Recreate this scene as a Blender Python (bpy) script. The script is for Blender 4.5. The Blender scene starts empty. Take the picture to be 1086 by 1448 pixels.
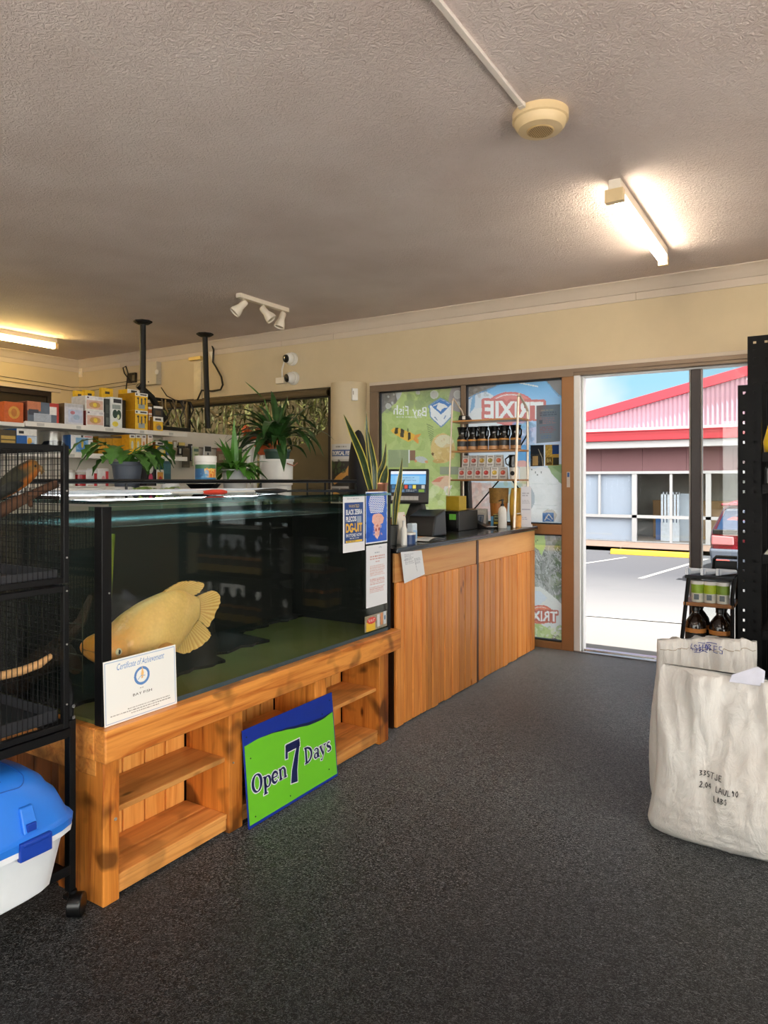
import bpy, bmesh, math, random
import numpy as np
from mathutils import Vector, Matrix, noise as mnoise
random.seed(7)
scene = bpy.context.scene
COL = scene.collection
PI = math.pi
V = Vector
EYE = 1.33
S_, C_ = math.sin(math.radians(32)), math.cos(math.radians(32))

# ------------------------------------------------------------------ survey helpers: sight lines met with real planes
def ray(px):
    a = (px - 543) / 1000.0
    return (-S_ + C_ * a, C_ + S_ * a)
def onX(px, py, X):
    d = ray(px); t = X / d[0]
    return V((X, t * d[1], EYE + t * (680 - py) / 1000))
def onY(px, py, Y):
    d = ray(px); t = Y / d[1]
    return V((t * d[0], Y, EYE + t * (680 - py) / 1000))
def onZ(px, py, Z):
    d = ray(px); t = (Z - EYE) * 1000 / (680 - py)
    return V((t * d[0], t * d[1], Z))
def project(p):
    dep = -S_ * p[0] + C_ * p[1]; lat = C_ * p[0] + S_ * p[1]
    return (543 + 1000 * lat / dep, 680 - 1000 * (p[2] - EYE) / dep)

def lin(c):
    c /= 255.0
    return c / 12.92 if c <= 0.04045 else ((c + 0.055) / 1.055) ** 2.4
def rgb(r, g, b):
    return (lin(r), lin(g), lin(b), 1.0)

# ------------------------------------------------------------------ materials
MATS = {}
class NT:
    def __init__(s, name):
        s.m = bpy.data.materials.new(name); s.m.use_nodes = True
        s.t = s.m.node_tree; s.t.nodes.clear(); s.L = s.t.links.new
        s.out = s.n('ShaderNodeOutputMaterial')
    def n(s, typ, **kw):
        nd = s.t.nodes.new(typ)
        for k, v in kw.items():
            if k in nd.inputs: nd.inputs[k].default_value = v
            else: setattr(nd, k, v)
        return nd
    def coord(s, scale=(1, 1, 1), kind='Object', rot=(0, 0, 0)):
        c = s.n('ShaderNodeTexCoord'); mp = s.n('ShaderNodeMapping')
        mp.inputs['Scale'].default_value = scale; mp.inputs['Rotation'].default_value = rot
        s.L(c.outputs[kind], mp.inputs['Vector']); return mp.outputs['Vector']
    def ramp(s, fac, stops, interp='LINEAR'):
        r = s.n('ShaderNodeValToRGB'); r.color_ramp.interpolation = interp
        e = r.color_ramp.elements
        e[0].position, e[0].color = stops[0]; e[1].position, e[1].color = stops[-1]
        for p, c in stops[1:-1]:
            x = e.new(p); x.color = c
        s.L(fac, r.inputs['Fac']); return r.outputs['Color']
    def mix(s, fac, a, b, mode='MIX'):
        m = s.n('ShaderNodeMix', data_type='RGBA', blend_type=mode)
        for sock, v in ((m.inputs[0], fac), (m.inputs[6], a), (m.inputs[7], b)):
            if hasattr(v, 'is_linked'): s.L(v, sock)
            else: sock.default_value = v
        return m.outputs[2]
    def bump(s, h, strength=.3, dist=.01):
        b = s.n('ShaderNodeBump', Strength=strength, Distance=dist)
        s.L(h, b.inputs['Height']); return b.outputs['Normal']
    def noise(s, vec, scale, detail=3, rough=.5, dist=0):
        n = s.n('ShaderNodeTexNoise', Scale=scale, Detail=detail, Roughness=rough, Distortion=dist)
        s.L(vec, n.inputs['Vector']); return n.outputs['Fac']
    def math(s, op, a, b=0.0):
        m = s.n('ShaderNodeMath', operation=op)
        for i, v in enumerate((a, b)):
            if hasattr(v, 'is_linked'): s.L(v, m.inputs[i])
            else: m.inputs[i].default_value = v
        return m.outputs[0]
    def pbr(s, col, rough=.5, metal=0, spec=.5, normal=None, coat=0, **kw):
        p = s.n('ShaderNodeBsdfPrincipled', Metallic=metal)
        p.inputs['Specular IOR Level'].default_value = spec
        p.inputs['Coat Weight'].default_value = coat
        if hasattr(rough, 'is_linked'): s.L(rough, p.inputs['Roughness'])
        else: p.inputs['Roughness'].default_value = rough
        if hasattr(col, 'is_linked'): s.L(col, p.inputs['Base Color'])
        else: p.inputs['Base Color'].default_value = col
        if normal is not None: s.L(normal, p.inputs['Normal'])
        for k, v in kw.items(): p.inputs[k.replace('_', ' ')].default_value = v
        return p
    def done(s, shader):
        s.L(shader.outputs[0] if hasattr(shader, 'outputs') else shader, s.out.inputs['Surface'])
        return s.m

def plain(name, c, rough=.5, metal=0, var=.12, scale=12, bump=0, bscale=120, spec=.5, coat=0, **kw):
    """painted / moulded surface with a little uneven tone and grain"""
    if name in MATS: return MATS[name]
    t = NT(name); v = t.coord()
    f = t.noise(v, scale, 4, .6)
    col = rgb(*c)
    dk = tuple(x * (1 - var) for x in col[:3]) + (1,)
    lt = tuple(min(1, x * (1 + var * .6)) for x in col[:3]) + (1,)
    cc = t.ramp(f, [(.3, dk), (.7, lt)])
    nrm = t.bump(t.noise(v, bscale, 3), bump, .004) if bump else None
    MATS[name] = t.done(t.pbr(cc, rough, metal, spec, nrm, coat, **kw)); return MATS[name]

def wood(name, light, dark, axis='Z', scale=1.0, knots=True, rough=.45, contrast=1.0, char=0, coat=.1):
    if name in MATS: return MATS[name]
    t = NT(name)
    a, b = 30 * scale, 1.6 * scale
    sc = {'X': (b, a, a), 'Y': (a, b, a), 'Z': (a, a, b)}[axis]
    v = t.coord(sc); v1 = t.coord()
    info = t.n('ShaderNodeObjectInfo')
    add = t.n('ShaderNodeVectorMath', operation='ADD')
    t.L(v, add.inputs[0]); mul = t.n('ShaderNodeVectorMath', operation='SCALE')
    t.L(info.outputs['Random'], mul.inputs['Scale']); mul.inputs[0].default_value = (37, 91, 53)
    t.L(mul.outputs[0], add.inputs[1]); v = add.outputs[0]
    g = t.noise(v, 1.0, 5, .62, .9)
    L, D = rgb(*light), rgb(*dark)
    M_ = tuple((x * .6 + y * .4) for x, y in zip(L, D))
    c = t.ramp(g, [(.30, D), (.46, M_), (.62, L), (.78, M_)])
    big = t.noise(v1, 5, 2)
    c = t.mix(t.math('MULTIPLY', big, .35 * contrast), c, D)
    if knots:
        kv = t.coord({'X': (3, 8, 8), 'Y': (8, 3, 8), 'Z': (8, 8, 3)}[axis])
        vo = t.n('ShaderNodeTexVoronoi', Scale=1.0); t.L(kv, vo.inputs['Vector'])
        k = t.ramp(vo.outputs['Distance'], [(.035, (1, 1, 1, 1)), (.10, (0, 0, 0, 1))])
        c = t.mix(k, c, tuple(x * .35 for x in D[:3]) + (1,))
    vary = t.math('ADD', t.math('MULTIPLY', info.outputs['Random'], .42), .72)
    cv = t.n('ShaderNodeCombineColor'); [t.L(vary, cv.inputs[i]) for i in range(3)]
    c = t.mix(1.0, c, cv.outputs[0], 'MULTIPLY')
    if char:
        cn = t.noise(v1, 8, 1.5, .5, .2)
        k = t.ramp(cn, [(.54, (0, 0, 0, 1)), (.66, (char, char, char, 1))])
        c = t.mix(k, c, (.035, .010, .003, 1))
    nrm = t.bump(g, .12, .003)
    MATS[name] = t.done(t.pbr(c, rough, 0, .4, nrm, coat)); return MATS[name]

def clear(name, tint=(1, 1, 1), rough=0.0, refl=1.0, body=None, amount=.3):
    """flat clear pane: see-through with a mirror-like film that grows towards grazing angles"""
    if name in MATS: return MATS[name]
    t = NT(name)
    lw = t.n('ShaderNodeLayerWeight', Blend=.5)
    p = t.math('POWER', lw.outputs['Facing'], 5.0)
    f = t.math('ADD', t.math('MULTIPLY', p, .9 * refl), .035 * refl)
    tr = t.n('ShaderNodeBsdfTransparent', Color=tint + (1,))
    gl = t.n('ShaderNodeBsdfGlossy', Roughness=rough, Color=(1, 1, 1, 1))
    mx = t.n('ShaderNodeMixShader'); t.L(f, mx.inputs[0]); t.L(tr.outputs[0], mx.inputs[1]); t.L(gl.outputs[0], mx.inputs[2])
    if body:
        df = t.n('ShaderNodeBsdfDiffuse', Color=body); m2 = t.n('ShaderNodeMixShader'); m2.inputs[0].default_value = amount
        t.L(mx.outputs[0], m2.inputs[1]); t.L(df.outputs[0], m2.inputs[2]); mx = m2
    MATS[name] = t.done(mx); return MATS[name]

def glow(name, c, strength):
    if name in MATS: return MATS[name]
    t = NT(name); e = t.n('ShaderNodeEmission', Color=c + (1,), Strength=strength)
    MATS[name] = t.done(e); return MATS[name]

def printed(name, rough=.5, coat=0):
    """printed sheet, ink stored per vertex"""
    if name in MATS: return MATS[name]
    t = NT(name); a = t.n('ShaderNodeAttribute', attribute_name='ink')
    MATS[name] = t.done(t.pbr(a.outputs['Color'], rough, 0, .4, None, coat)); return MATS[name]

def film_mat(name, see=.12, gain=1.0):
    """printed vinyl on glass: lets daylight glow through its inks"""
    if name in MATS: return MATS[name]
    t = NT(name); a = t.n('ShaderNodeAttribute', attribute_name='ink')
    c = t.mix(1.0, a.outputs['Color'], (gain, gain, gain, 1), 'MULTIPLY')
    d = t.n('ShaderNodeBsdfDiffuse'); tl = t.n('ShaderNodeBsdfTranslucent'); tr = t.n('ShaderNodeBsdfTransparent')
    t.L(c, d.inputs['Color']); t.L(c, tl.inputs['Color'])
    m1 = t.n('ShaderNodeMixShader'); m1.inputs[0].default_value = .75
    t.L(d.outputs[0], m1.inputs[1]); t.L(tl.outputs[0], m1.inputs[2])
    m2 = t.n('ShaderNodeMixShader'); m2.inputs[0].default_value = see
    t.L(m1.outputs[0], m2.inputs[1]); t.L(tr.outputs[0], m2.inputs[2])
    MATS[name] = t.done(m2); return MATS[name]

# ------------------------------------------------------------------ mesh builder
class MB:
    def __init__(s): s.bm = bmesh.new()
    def face(s, vs, m=0):
        try:
            f = s.bm.faces.new(vs); f.material_index = m; return f
        except ValueError: return None
    def poly(s, pts, m=0): return s.face([s.bm.verts.new(p) for p in pts], m)
    def hexa(s, p, m=0):
        v = [s.bm.verts.new(q) for q in p]
        for f in ((0, 3, 2, 1), (4, 5, 6, 7), (0, 1, 5, 4), (1, 2, 6, 5), (2, 3, 7, 6), (3, 0, 4, 7)): s.face([v[i] for i in f], m)
    def b(s, x0, x1, y0, y1, z0, z1, m=0, M=None):
        if x0 > x1: x0, x1 = x1, x0
        if y0 > y1: y0, y1 = y1, y0
        if z0 > z1: z0, z1 = z1, z0
        p = [V(q) for q in ((x0, y0, z0), (x1, y0, z0), (x1, y1, z0), (x0, y1, z0), (x0, y0, z1), (x1, y0, z1), (x1, y1, z1), (x0, y1, z1))]
        if M is not None: p = [M @ q for q in p]
        s.hexa(p, m)
    def ring(s, c, u, w, r, n): return [s.bm.verts.new(c + u * (r * math.cos(2 * PI * i / n)) + w * (r * math.sin(2 * PI * i / n))) for i in range(n)]
    def skin(s, rings, m=0, caps=True, closed=True):
        for a, b in zip(rings, rings[1:]):
            n = len(a)
            for i in range(n if closed else n - 1): s.face([a[i], a[(i + 1) % n], b[(i + 1) % n], b[i]], m)
        if caps and closed:
            s.face(list(reversed(rings[0])), m); s.face(rings[-1], m)
    def tube(s, pts, r, n=8, m=0, caps=True):
        pts = [V(p) for p in pts]; k = len(pts)
        rs = r if isinstance(r, (list, tuple)) else [r] * k
        rings = []; u = None
        for i, p in enumerate(pts):
            d = (pts[min(i + 1, k - 1)] - pts[max(i - 1, 0)]).normalized()
            if u is None:
                u = d.orthogonal().normalized()
            else:
                u = (u - d * u.dot(d)); u = u.normalized() if u.length > 1e-6 else d.orthogonal().normalized()
            rings.append(s.ring(p, u, d.cross(u), rs[i], n))
        s.skin(rings, m, caps)
    def cyl(s, p0, p1, r, r1=None, n=16, m=0, caps=True): s.tube([p0, p1], [r, r if r1 is None else r1], n, m, caps)
    def lathe(s, prof, c=(0, 0, 0), n=24, m=0, M=None, caps=True):
        c = V(c); rings = []
        for r, z in prof:
            ring = []
            for i in range(n):
                p = V((max(r, 1e-4) * math.cos(2 * PI * i / n), max(r, 1e-4) * math.sin(2 * PI * i / n), z))
                ring.append(s.bm.verts.new((M @ p if M is not None else p) + c))
            rings.append(ring)
        s.skin(rings, m, caps)
    def sph(s, c, r, sc=(1, 1, 1), m=0, n=14, M=None):
        k = n // 2; prof = [(math.sin(PI * i / k), -math.cos(PI * i / k)) for i in range(k + 1)]
        T = Matrix.Diagonal((r * sc[0], r * sc[1], r * sc[2])).to_4x4()
        if M is not None: T = M.to_4x4() @ T
        s.lathe(prof, c, n, m, T, False)
    def prism(s, pts, vec, m=0, m2=None):
        vec = V(vec); a = [s.bm.verts.new(V(p)) for p in pts]; b = [s.bm.verts.new(V(p) + vec) for p in pts]
        n = len(pts)
        s.face(list(reversed(a)), m); s.face(b, m if m2 is None else m2)
        for i in range(n): s.face([a[i], a[(i + 1) % n], b[(i + 1) % n], b[i]], m)
    def done(s, name, mats, parent=None, smooth=False, bevel=0, world=True, sub=0, segs=2, fix=True):
        if fix: bmesh.ops.recalc_face_normals(s.bm, faces=s.bm.faces)
        me = bpy.data.meshes.new(name)
        off = V((0, 0, 0)); p = parent
        while p is not None:
            off += V(p.location); p = p.parent
        if world and off.length > 0: bmesh.ops.translate(s.bm, verts=s.bm.verts, vec=-off)
        s.bm.to_mesh(me); s.bm.free()
        ob = bpy.data.objects.new(name, me); COL.objects.link(ob)
        for mt in (mats if isinstance(mats, (list, tuple)) else [mats]): me.materials.append(mt)
        if smooth:
            for f in me.polygons: f.use_smooth = True
            if smooth != 'all':
                try: me.set_sharp_from_angle(angle=math.radians(40))
                except Exception: pass
        if bevel:
            bv = ob.modifiers.new('edge', 'BEVEL'); bv.width = bevel; bv.segments = segs; bv.limit_method = 'ANGLE'; bv.angle_limit = math.radians(50)
        if sub:
            sd = ob.modifiers.new('round', 'SUBSURF'); sd.levels = sub; sd.render_levels = sub
        if parent is not None: ob.parent = parent
        return ob

def thing(name, label, cat, loc=(0, 0, 0), group=None):
    o = bpy.data.objects.new(name, None); COL.objects.link(o); o.location = loc; o.empty_display_size = .05
    return tag(o, label, cat, group)
def tag(o, label, cat, group=None, kind=None):
    o['label'] = label; o['category'] = cat
    if group: o['group'] = group
    if kind: o['kind'] = kind
    return o
def struct(o, label=None):
    o['kind'] = 'structure'
    if label: o['label'] = label
    return o
def note(o, label):
    o['label'] = label; return o
def dup(src, loc, label=None, rotz=None, group=None):
    def cp(o, parent):
        c = o.copy(); COL.objects.link(c)
        if parent is not None: c.parent = parent
        for ch in list(o.children): cp(ch, c)
        return c
    r = cp(src, None); r.location = loc
    if rotz is not None: r.rotation_euler = (0, 0, rotz)
    if label: r['label'] = label
    if group: r['group'] = group
    return r

# ------------------------------------------------------------------ flat lettering and printing
_TXT = {}
def text_tris(body, shear=0, bold=0):
    key = (body, shear, bold)
    if key in _TXT: return _TXT[key]
    cu = bpy.data.curves.new('type', 'FONT'); cu.body = body; cu.size = 1; cu.shear = shear; cu.offset = bold; cu.resolution_u = 4
    ob = bpy.data.objects.new('type', cu); me = bpy.data.meshes.new_from_object(ob)
    me.calc_loop_triangles()
    P = np.array([v.co[:2] for v in me.vertices] or [(0, 0)]); T = np.array([t.vertices[:] for t in me.loop_triangles] or [(0, 0, 0)])
    bpy.data.objects.remove(ob); bpy.data.curves.remove(cu); bpy.data.meshes.remove(me)
    lo, hi = P.min(0), P.max(0)
    _TXT[key] = (P - lo, T, hi - lo); return _TXT[key]

class Raster:
    """ink on a sheet; x runs right, y runs down, in the sheet's own units"""
    def __init__(s, x0, y0, x1, y1, nx, base=(255, 255, 255)):
        s.x0, s.y0, s.x1, s.y1 = x0, y0, x1, y1
        s.nx = nx; s.ny = max(2, int(round(nx * (y1 - y0) / (x1 - x0))))
        s.gx, s.gy = np.meshgrid(np.linspace(x0, x1, s.nx), np.linspace(y0, y1, s.ny))
        s.im = np.zeros((s.ny, s.nx, 3)); s.im[:] = rgb(*base)[:3]
        s.rng = np.random.RandomState(3)
    def put(s, mask, c, a=1.0):
        c = np.array(rgb(*c)[:3]); s.im[mask] = s.im[mask] * (1 - a) + c * a
    def rect(s, x0, y0, x1, y1, c, a=1.0): s.put((s.gx >= x0) & (s.gx <= x1) & (s.gy >= y0) & (s.gy <= y1), c, a)
    def ell(s, cx, cy, rx, ry, c, a=1.0, rot=0, inner=0):
        ca, sa = math.cos(rot), math.sin(rot); dx, dy = s.gx - cx, s.gy - cy
        q = ((dx * ca + dy * sa) / rx) ** 2 + ((-dx * sa + dy * ca) / ry) ** 2
        s.put((q <= 1) & (q >= inner * inner), c, a)
    def poly(s, pts, c, a=1.0):
        m = np.zeros(s.gx.shape, bool); n = len(pts)
        for i in range(n):
            (xa, ya), (xb, yb) = pts[i], pts[(i + 1) % n]
            if ya == yb: continue
            cond = (ya > s.gy) != (yb > s.gy)
            m ^= cond & (s.gx < (xb - xa) * (s.gy - ya) / (yb - ya) + xa)
        s.put(m, c, a)
    def line(s, pts, w, c, a=1.0):
        for (xa, ya), (xb, yb) in zip(pts, pts[1:]):
            dx, dy = xb - xa, yb - ya; L = dx * dx + dy * dy + 1e-9
            t = np.clip(((s.gx - xa) * dx + (s.gy - ya) * dy) / L, 0, 1)
            s.put((s.gx - xa - t * dx) ** 2 + (s.gy - ya - t * dy) ** 2 <= (w / 2) ** 2, c, a)
    def text(s, body, x0, y0, x1, y1, c, shear=0, bold=.0, mirror=False, slope=0, grow=0):
        """lettering filling the box x0..x1, y0..y1 (slope: rise of the baseline across the box)"""
        P, T, sz = text_tris(body, shear, bold)
        X = x0 + P[:, 0] / sz[0] * (x1 - x0)
        if mirror: X = x0 + x1 - X
        Y = y1 - P[:, 1] / sz[1] * (y1 - y0) - slope * (X - x0) / (x1 - x0)
        m = np.zeros(s.gx.shape, bool)
        fx = (s.nx - 1) / (s.x1 - s.x0); fy = (s.ny - 1) / (s.y1 - s.y0)
        for t in T:
            xs, ys = X[t], Y[t]
            i0, i1 = int((xs.min() - s.x0) * fx), int((xs.max() - s.x0) * fx) + 2
            j0, j1 = int((ys.min() - s.y0) * fy), int((ys.max() - s.y0) * fy) + 2
            i0, j0 = max(i0, 0), max(j0, 0)
            if i0 >= s.nx or j0 >= s.ny: continue
            gx, gy = s.gx[j0:j1, i0:i1], s.gy[j0:j1, i0:i1]
            d = [(xs[(k + 1) % 3] - xs[k]) * (gy - ys[k]) - (ys[(k + 1) % 3] - ys[k]) * (gx - xs[k]) for k in range(3)]
            ins = ((d[0] >= 0) & (d[1] >= 0) & (d[2] >= 0)) | ((d[0] <= 0) & (d[1] <= 0) & (d[2] <= 0))
            m[j0:j1, i0:i1] |= ins
        for _ in range(grow):
            q = m.copy(); q[1:] |= m[:-1]; q[:-1] |= m[1:]; q[:, 1:] |= m[:, :-1]; q[:, :-1] |= m[:, 1:]; m = q
        s.put(m, c)
    def words(s, x0, y0, x1, h, c, lines, gap=1.8, a=.8, ragged=.25):
        """rows of fine print too small to read"""
        r = random.Random(int(x0 * 31 + y0 * 17))
        for k in range(lines):
            y = y0 + k * h * gap; x = x0; end = x1 - (x1 - x0) * ragged * r.random()
            while x < end:
                w = h * (1 + 3 * r.random()); s.rect(x, y, min(x + w, end), y + h, c, a * (.7 + .3 * r.random())); x += w + h * .7
    def speck(s, amp, x0=None, y0=None, x1=None, y1=None):
        m = np.ones(s.gx.shape, bool)
        if x0 is not None: m = (s.gx >= x0) & (s.gx <= x1) & (s.gy >= y0) & (s.gy <= y1)
        nz = 1 + amp * (s.rng.rand(*s.gx.shape) - .5)
        s.im[m] = np.clip(s.im * nz[..., None], 0, 1)[m]

def sheet(name, R, place, mat, parent=None, look=None, world=True, bend=None):
    """a sheet carrying the ink of R; place(s, t) gives the point at fraction s across and t down"""
    ny, nx = R.ny, R.nx
    off = V((0, 0, 0)); p = parent
    while p is not None: off += V(p.location); p = p.parent
    co = []; inks = []
    for j in range(ny):
        for i in range(nx):
            q = place(i / (nx - 1), j / (ny - 1)); co.append(V(q) - off)
            if look is None: inks.append(R.im[j, i])
            else:
                x, y = look(q)
                a = int(round((x - R.x0) / (R.x1 - R.x0) * (nx - 1))); b = int(round((y - R.y0) / (R.y1 - R.y0) * (ny - 1)))
                inks.append(R.im[min(max(b, 0), ny - 1), min(max(a, 0), nx - 1)])
    fs = [(j * nx + i, (j + 1) * nx + i, (j + 1) * nx + i + 1, j * nx + i + 1) for j in range(ny - 1) for i in range(nx - 1)]
    me = bpy.data.meshes.new(name); me.from_pydata(co, [], fs); me.materials.append(mat)
    at = me.color_attributes.new('ink', 'FLOAT_COLOR', 'POINT')
    buf = np.ones((len(co), 4), np.float32); buf[:, :3] = np.array(inks); at.data.foreach_set('color', buf.ravel())
    ob = bpy.data.objects.new(name, me); COL.objects.link(ob)
    if parent is not None: ob.parent = parent
    return ob
def flat(o, r, u, w, h):
    """placement on a flat rectangle: o bottom-left corner, r right, u up (unit vectors)"""
    o, r, u = V(o), V(r), V(u)
    return lambda s, t: o + r * (w * s) + u * (h * (1 - t))
def quad4(tl, tr, br, bl):
    tl, tr, br, bl = V(tl), V(tr), V(br), V(bl)
    return lambda s, t: (tl * (1 - s) + tr * s) * (1 - t) + (bl * (1 - s) + br * s) * t

def lettering(name, body, o, r, u, h, mat, parent=None, width=None, shear=0, bold=.01, centre=True, lift=.0006, mirror=False):
    """real letter shapes laid on a surface; o is the middle (or the left foot) of the line"""
    P, T, sz = text_tris(body, shear, bold)
    r, u, o = V(r).normalized(), V(u).normalized(), V(o); n = r.cross(u)
    k = h / sz[1]; kx = (width / sz[0]) if width else k
    mb = MB(); vs = []
    for x, y in P:
        xx = x * kx - (sz[0] * kx / 2 if centre else 0)
        if mirror: xx = -xx
        vs.append(mb.bm.verts.new(o + r * xx + u * (y * k - (h / 2 if centre else 0)) + n * lift))
    for t in T:
        if len(set(t)) == 3: mb.face([vs[i] for i in t])
    return mb.done(name, mat, parent, fix=False)

class Panel:
    """flat shapes on a plane (o corner, r right, u up)"""
    def __init__(s, mb, o, r, u):
        s.mb = mb; s.o, s.r, s.u = V(o), V(r).normalized(), V(u).normalized(); s.n = s.r.cross(s.u)
    def p(s, x, y, l=0): return s.o + s.r * x + s.u * y + s.n * l
    def poly(s, pts, m=0, l=.0005): s.mb.poly([s.p(x, y, l) for x, y in pts], m)
    def rect(s, x0, y0, x1, y1, m=0, l=.0005): s.poly([(x0, y0), (x1, y0), (x1, y1), (x0, y1)], m, l)
    def ell(s, cx, cy, rx, ry, m=0, l=.0005, n=24): s.poly([(cx + rx * math.cos(2 * PI * i / n), cy + ry * math.sin(2 * PI * i / n)) for i in range(n)], m, l)
    def stroke(s, pts, w, m=0, l=.0005, grow=0, closed=False):
        k = len(pts); ws = w if isinstance(w, (list, tuple)) else [w] * k
        pts = [V((x, y)) for x, y in pts]; L = []; R = []
        for i in range(k):
            if closed: d = pts[(i + 1) % k] - pts[i - 1]
            else: d = pts[min(i + 1, k - 1)] - pts[max(i - 1, 0)]
            d = d.normalized(); nn = V((-d.y, d.x)); q = pts[i]
            if grow and not closed and i == 0: q = q - d * grow
            if grow and not closed and i == k - 1: q = q + d * grow
            hw = ws[i] / 2 + grow; L.append(q + nn * hw); R.append(q - nn * hw)
        for i in range(k if closed else k - 1):
            j = (i + 1) % k; s.poly([tuple(R[i]), tuple(R[j]), tuple(L[j]), tuple(L[i])], m, l)
def arc(cx, cy, rx, ry, a0, a1, n=14): return [(cx + rx * math.cos(math.radians(a0 + (a1 - a0) * i / (n - 1))), cy + ry * math.sin(math.radians(a0 + (a1 - a0) * i / (n - 1)))) for i in range(n)]

def blade(mb, base, direction, length, width, droop=.5, m=0, n=7, fold=.15, taper=.5, roll=0, pet=.06):
    """one leaf: a folded blade that leaves base along direction and bends down"""
    d = V(direction).normalized(); up = V((0, 0, 1)); side = d.cross(up)
    side = side.normalized() if side.length > 1e-3 else V((1, 0, 0))
    if roll: side = Matrix.Rotation(roll, 3, d) @ side
    p = V(base); st = length / n; prev = None
    for i in range(n + 1):
        f = i / n
        w = width * max(.02, math.sin(PI * min(1, max(0, (f - pet) / (1 - pet))) ** taper)) if f > pet else width * .08
        nrm = side.cross(d).normalized()
        row = [mb.bm.verts.new(p - side * w / 2 + nrm * w * fold), mb.bm.verts.new(p), mb.bm.verts.new(p + side * w / 2 + nrm * w * fold)]
        if prev:
            mb.face([prev[0], prev[1], row[1], row[0]], m); mb.face([prev[1], prev[2], row[2], row[1]], m)
        prev = row; p = p + d * st
        d = (d + V((0, 0, -1)) * droop / n).normalized(); side = (side - d * side.dot(d)).normalized()
# ================================================================== materials of the room
def ceiling_mat():
    t = NT('ceiling_swirl'); v = t.coord()
    n1 = t.noise(v, 38, 3, .55, 2.2); n2 = t.noise(v, 2.0, 3)
    c = t.ramp(n2, [(.3, rgb(210, 194, 187)), (.7, rgb(222, 208, 202))])
    h = t.ramp(n1, [(.38, (0, 0, 0, 1)), (.62, (1, 1, 1, 1))])
    return t.done(t.pbr(c, .8, 0, .25, t.bump(h, .55, .006)))
def carpet_mat():
    t = NT('carpet_loop'); v = t.coord()
    n1 = t.noise(v, 105, 2, .5, 2.4); n2 = t.noise(v, 420, 2); n3 = t.noise(v, 1.6, 3)
    sp = t.ramp(n1, [(.38, rgb(6, 7, 8)), (.53, rgb(19, 20, 22)), (.62, rgb(74, 76, 79))])
    sp2 = t.ramp(n2, [(.35, (.65, .65, .65, 1)), (.7, (1.25, 1.25, 1.25, 1))])
    c = t.mix(1.0, sp, sp2, 'MULTIPLY')
    c = t.mix(t.math('MULTIPLY', n3, .3), c, rgb(16, 16, 16))
    p = t.pbr(c, .5, 0, .3, t.bump(n1, .5, .005))
    p.inputs['Sheen Weight'].default_value = 1.0; p.inputs['Sheen Roughness'].default_value = .18
    return t.done(p)
def asphalt_mat():
    t = NT('asphalt'); v = t.coord()
    n1 = t.noise(v, 26, 5, .75); n2 = t.noise(v, .35, 4, .6)
    sx = t.n('ShaderNodeSeparateXYZ'); t.L(v, sx.inputs[0])
    k = t.ramp(t.math('ADD', t.math('MULTIPLY', sx.outputs['Y'], .1), t.math('MULTIPLY', n2, .25)), [(1.18, rgb(196, 192, 186)), (1.32, rgb(120, 121, 124))])
    k = t.ramp(t.math('SUBTRACT', t.math('MULTIPLY', t.math('ADD', sx.outputs['Y'], t.math('MULTIPLY', n2, 2.6)), .1), .85), [(.0, rgb(104, 101, 97)), (.30, rgb(90, 89, 88)), (.85, rgb(57, 58, 61))])
    c = t.mix(t.math('MULTIPLY', n1, .35), k, rgb(64, 64, 66))
    return t.done(t.pbr(c, .9, 0, .2, t.bump(n1, .4, .01)))
M = {}
M['ceil'] = ceiling_mat(); M['carpet'] = carpet_mat(); M['asphalt'] = asphalt_mat()
M['wall'] = plain('cream_wall', (206, 189, 156), .75, var=.05, scale=3, bump=.08, bscale=160)
M['trimw'] = plain('cream_trim', (204, 190, 174), .6, var=.04, scale=4)
M['bronze'] = plain('bronze_aluminium', (136, 116, 96), .45, .3, var=.06, scale=6)
M['brown_alu'] = plain('brown_aluminium', (158, 112, 70), .45, .2, var=.06, scale=6)
M['dark_alu'] = plain('dark_aluminium', (52, 45, 44), .4, .3, var=.08)
M['rubber'] = plain('black_rubber', (22, 21, 21), .6, var=.1)
M['white_alu'] = plain('white_aluminium', (225, 225, 225), .35, var=.03)
M['blk'] = plain('black_powdercoat', (11, 11, 13), .42, 0, var=.1, scale=30, bump=.05, bscale=300, spec=.25)
M['blkm'] = plain('matt_black', (11, 11, 12), .6, var=.12)
M['blkp'] = plain('black_plastic', (10, 10, 11), .3, var=.1)
M['white'] = plain('white_plastic', (228, 226, 220), .4, var=.03)
M['whitem'] = plain('white_metal_shelf', (226, 222, 214), .45, var=.05)
M['paper'] = plain('white_paper', (235, 234, 230), .7, var=.03)
M['glass'] = clear('window_glass', (.93, .95, .94))
M['beige'] = plain('beige_plastic', (222, 196, 150), .45, var=.05)
M['ivory'] = plain('ivory_enamel', (236, 226, 208), .35, var=.03)
M['chrome'] = plain('bright_metal', (200, 200, 202), .22, 1.0, var=.03)
M['screw'] = plain('screw_head', (205, 205, 200), .3, .8)
M['pine'] = wood('golden_pine', (244, 166, 84), (206, 112, 44), 'Z', 1.0, contrast=.9, rough=.42)
M['pineply'] = wood('pale_ply', (246, 184, 114), (228, 150, 82), 'Y', .55, knots=False, contrast=.5)
M['stain'] = wood('amber_stained_timber', (250, 172, 84), (176, 84, 22), 'Y', 1.0, contrast=1.0, char=.55, rough=.38, coat=.25)
M['stainz'] = wood('amber_stained_post', (248, 162, 70), (156, 68, 14), 'Z', 1.0, contrast=1.1, char=.75, rough=.38, coat=.25)
M['stainb'] = wood('amber_backing_board', (252, 186, 100), (214, 128, 50), 'Z', .8, contrast=.6, rough=.42)
M['stains'] = wood('amber_shelf_board', (240, 172, 96), (192, 118, 52), 'Y', .8, contrast=.7, char=.3, rough=.4)

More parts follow.
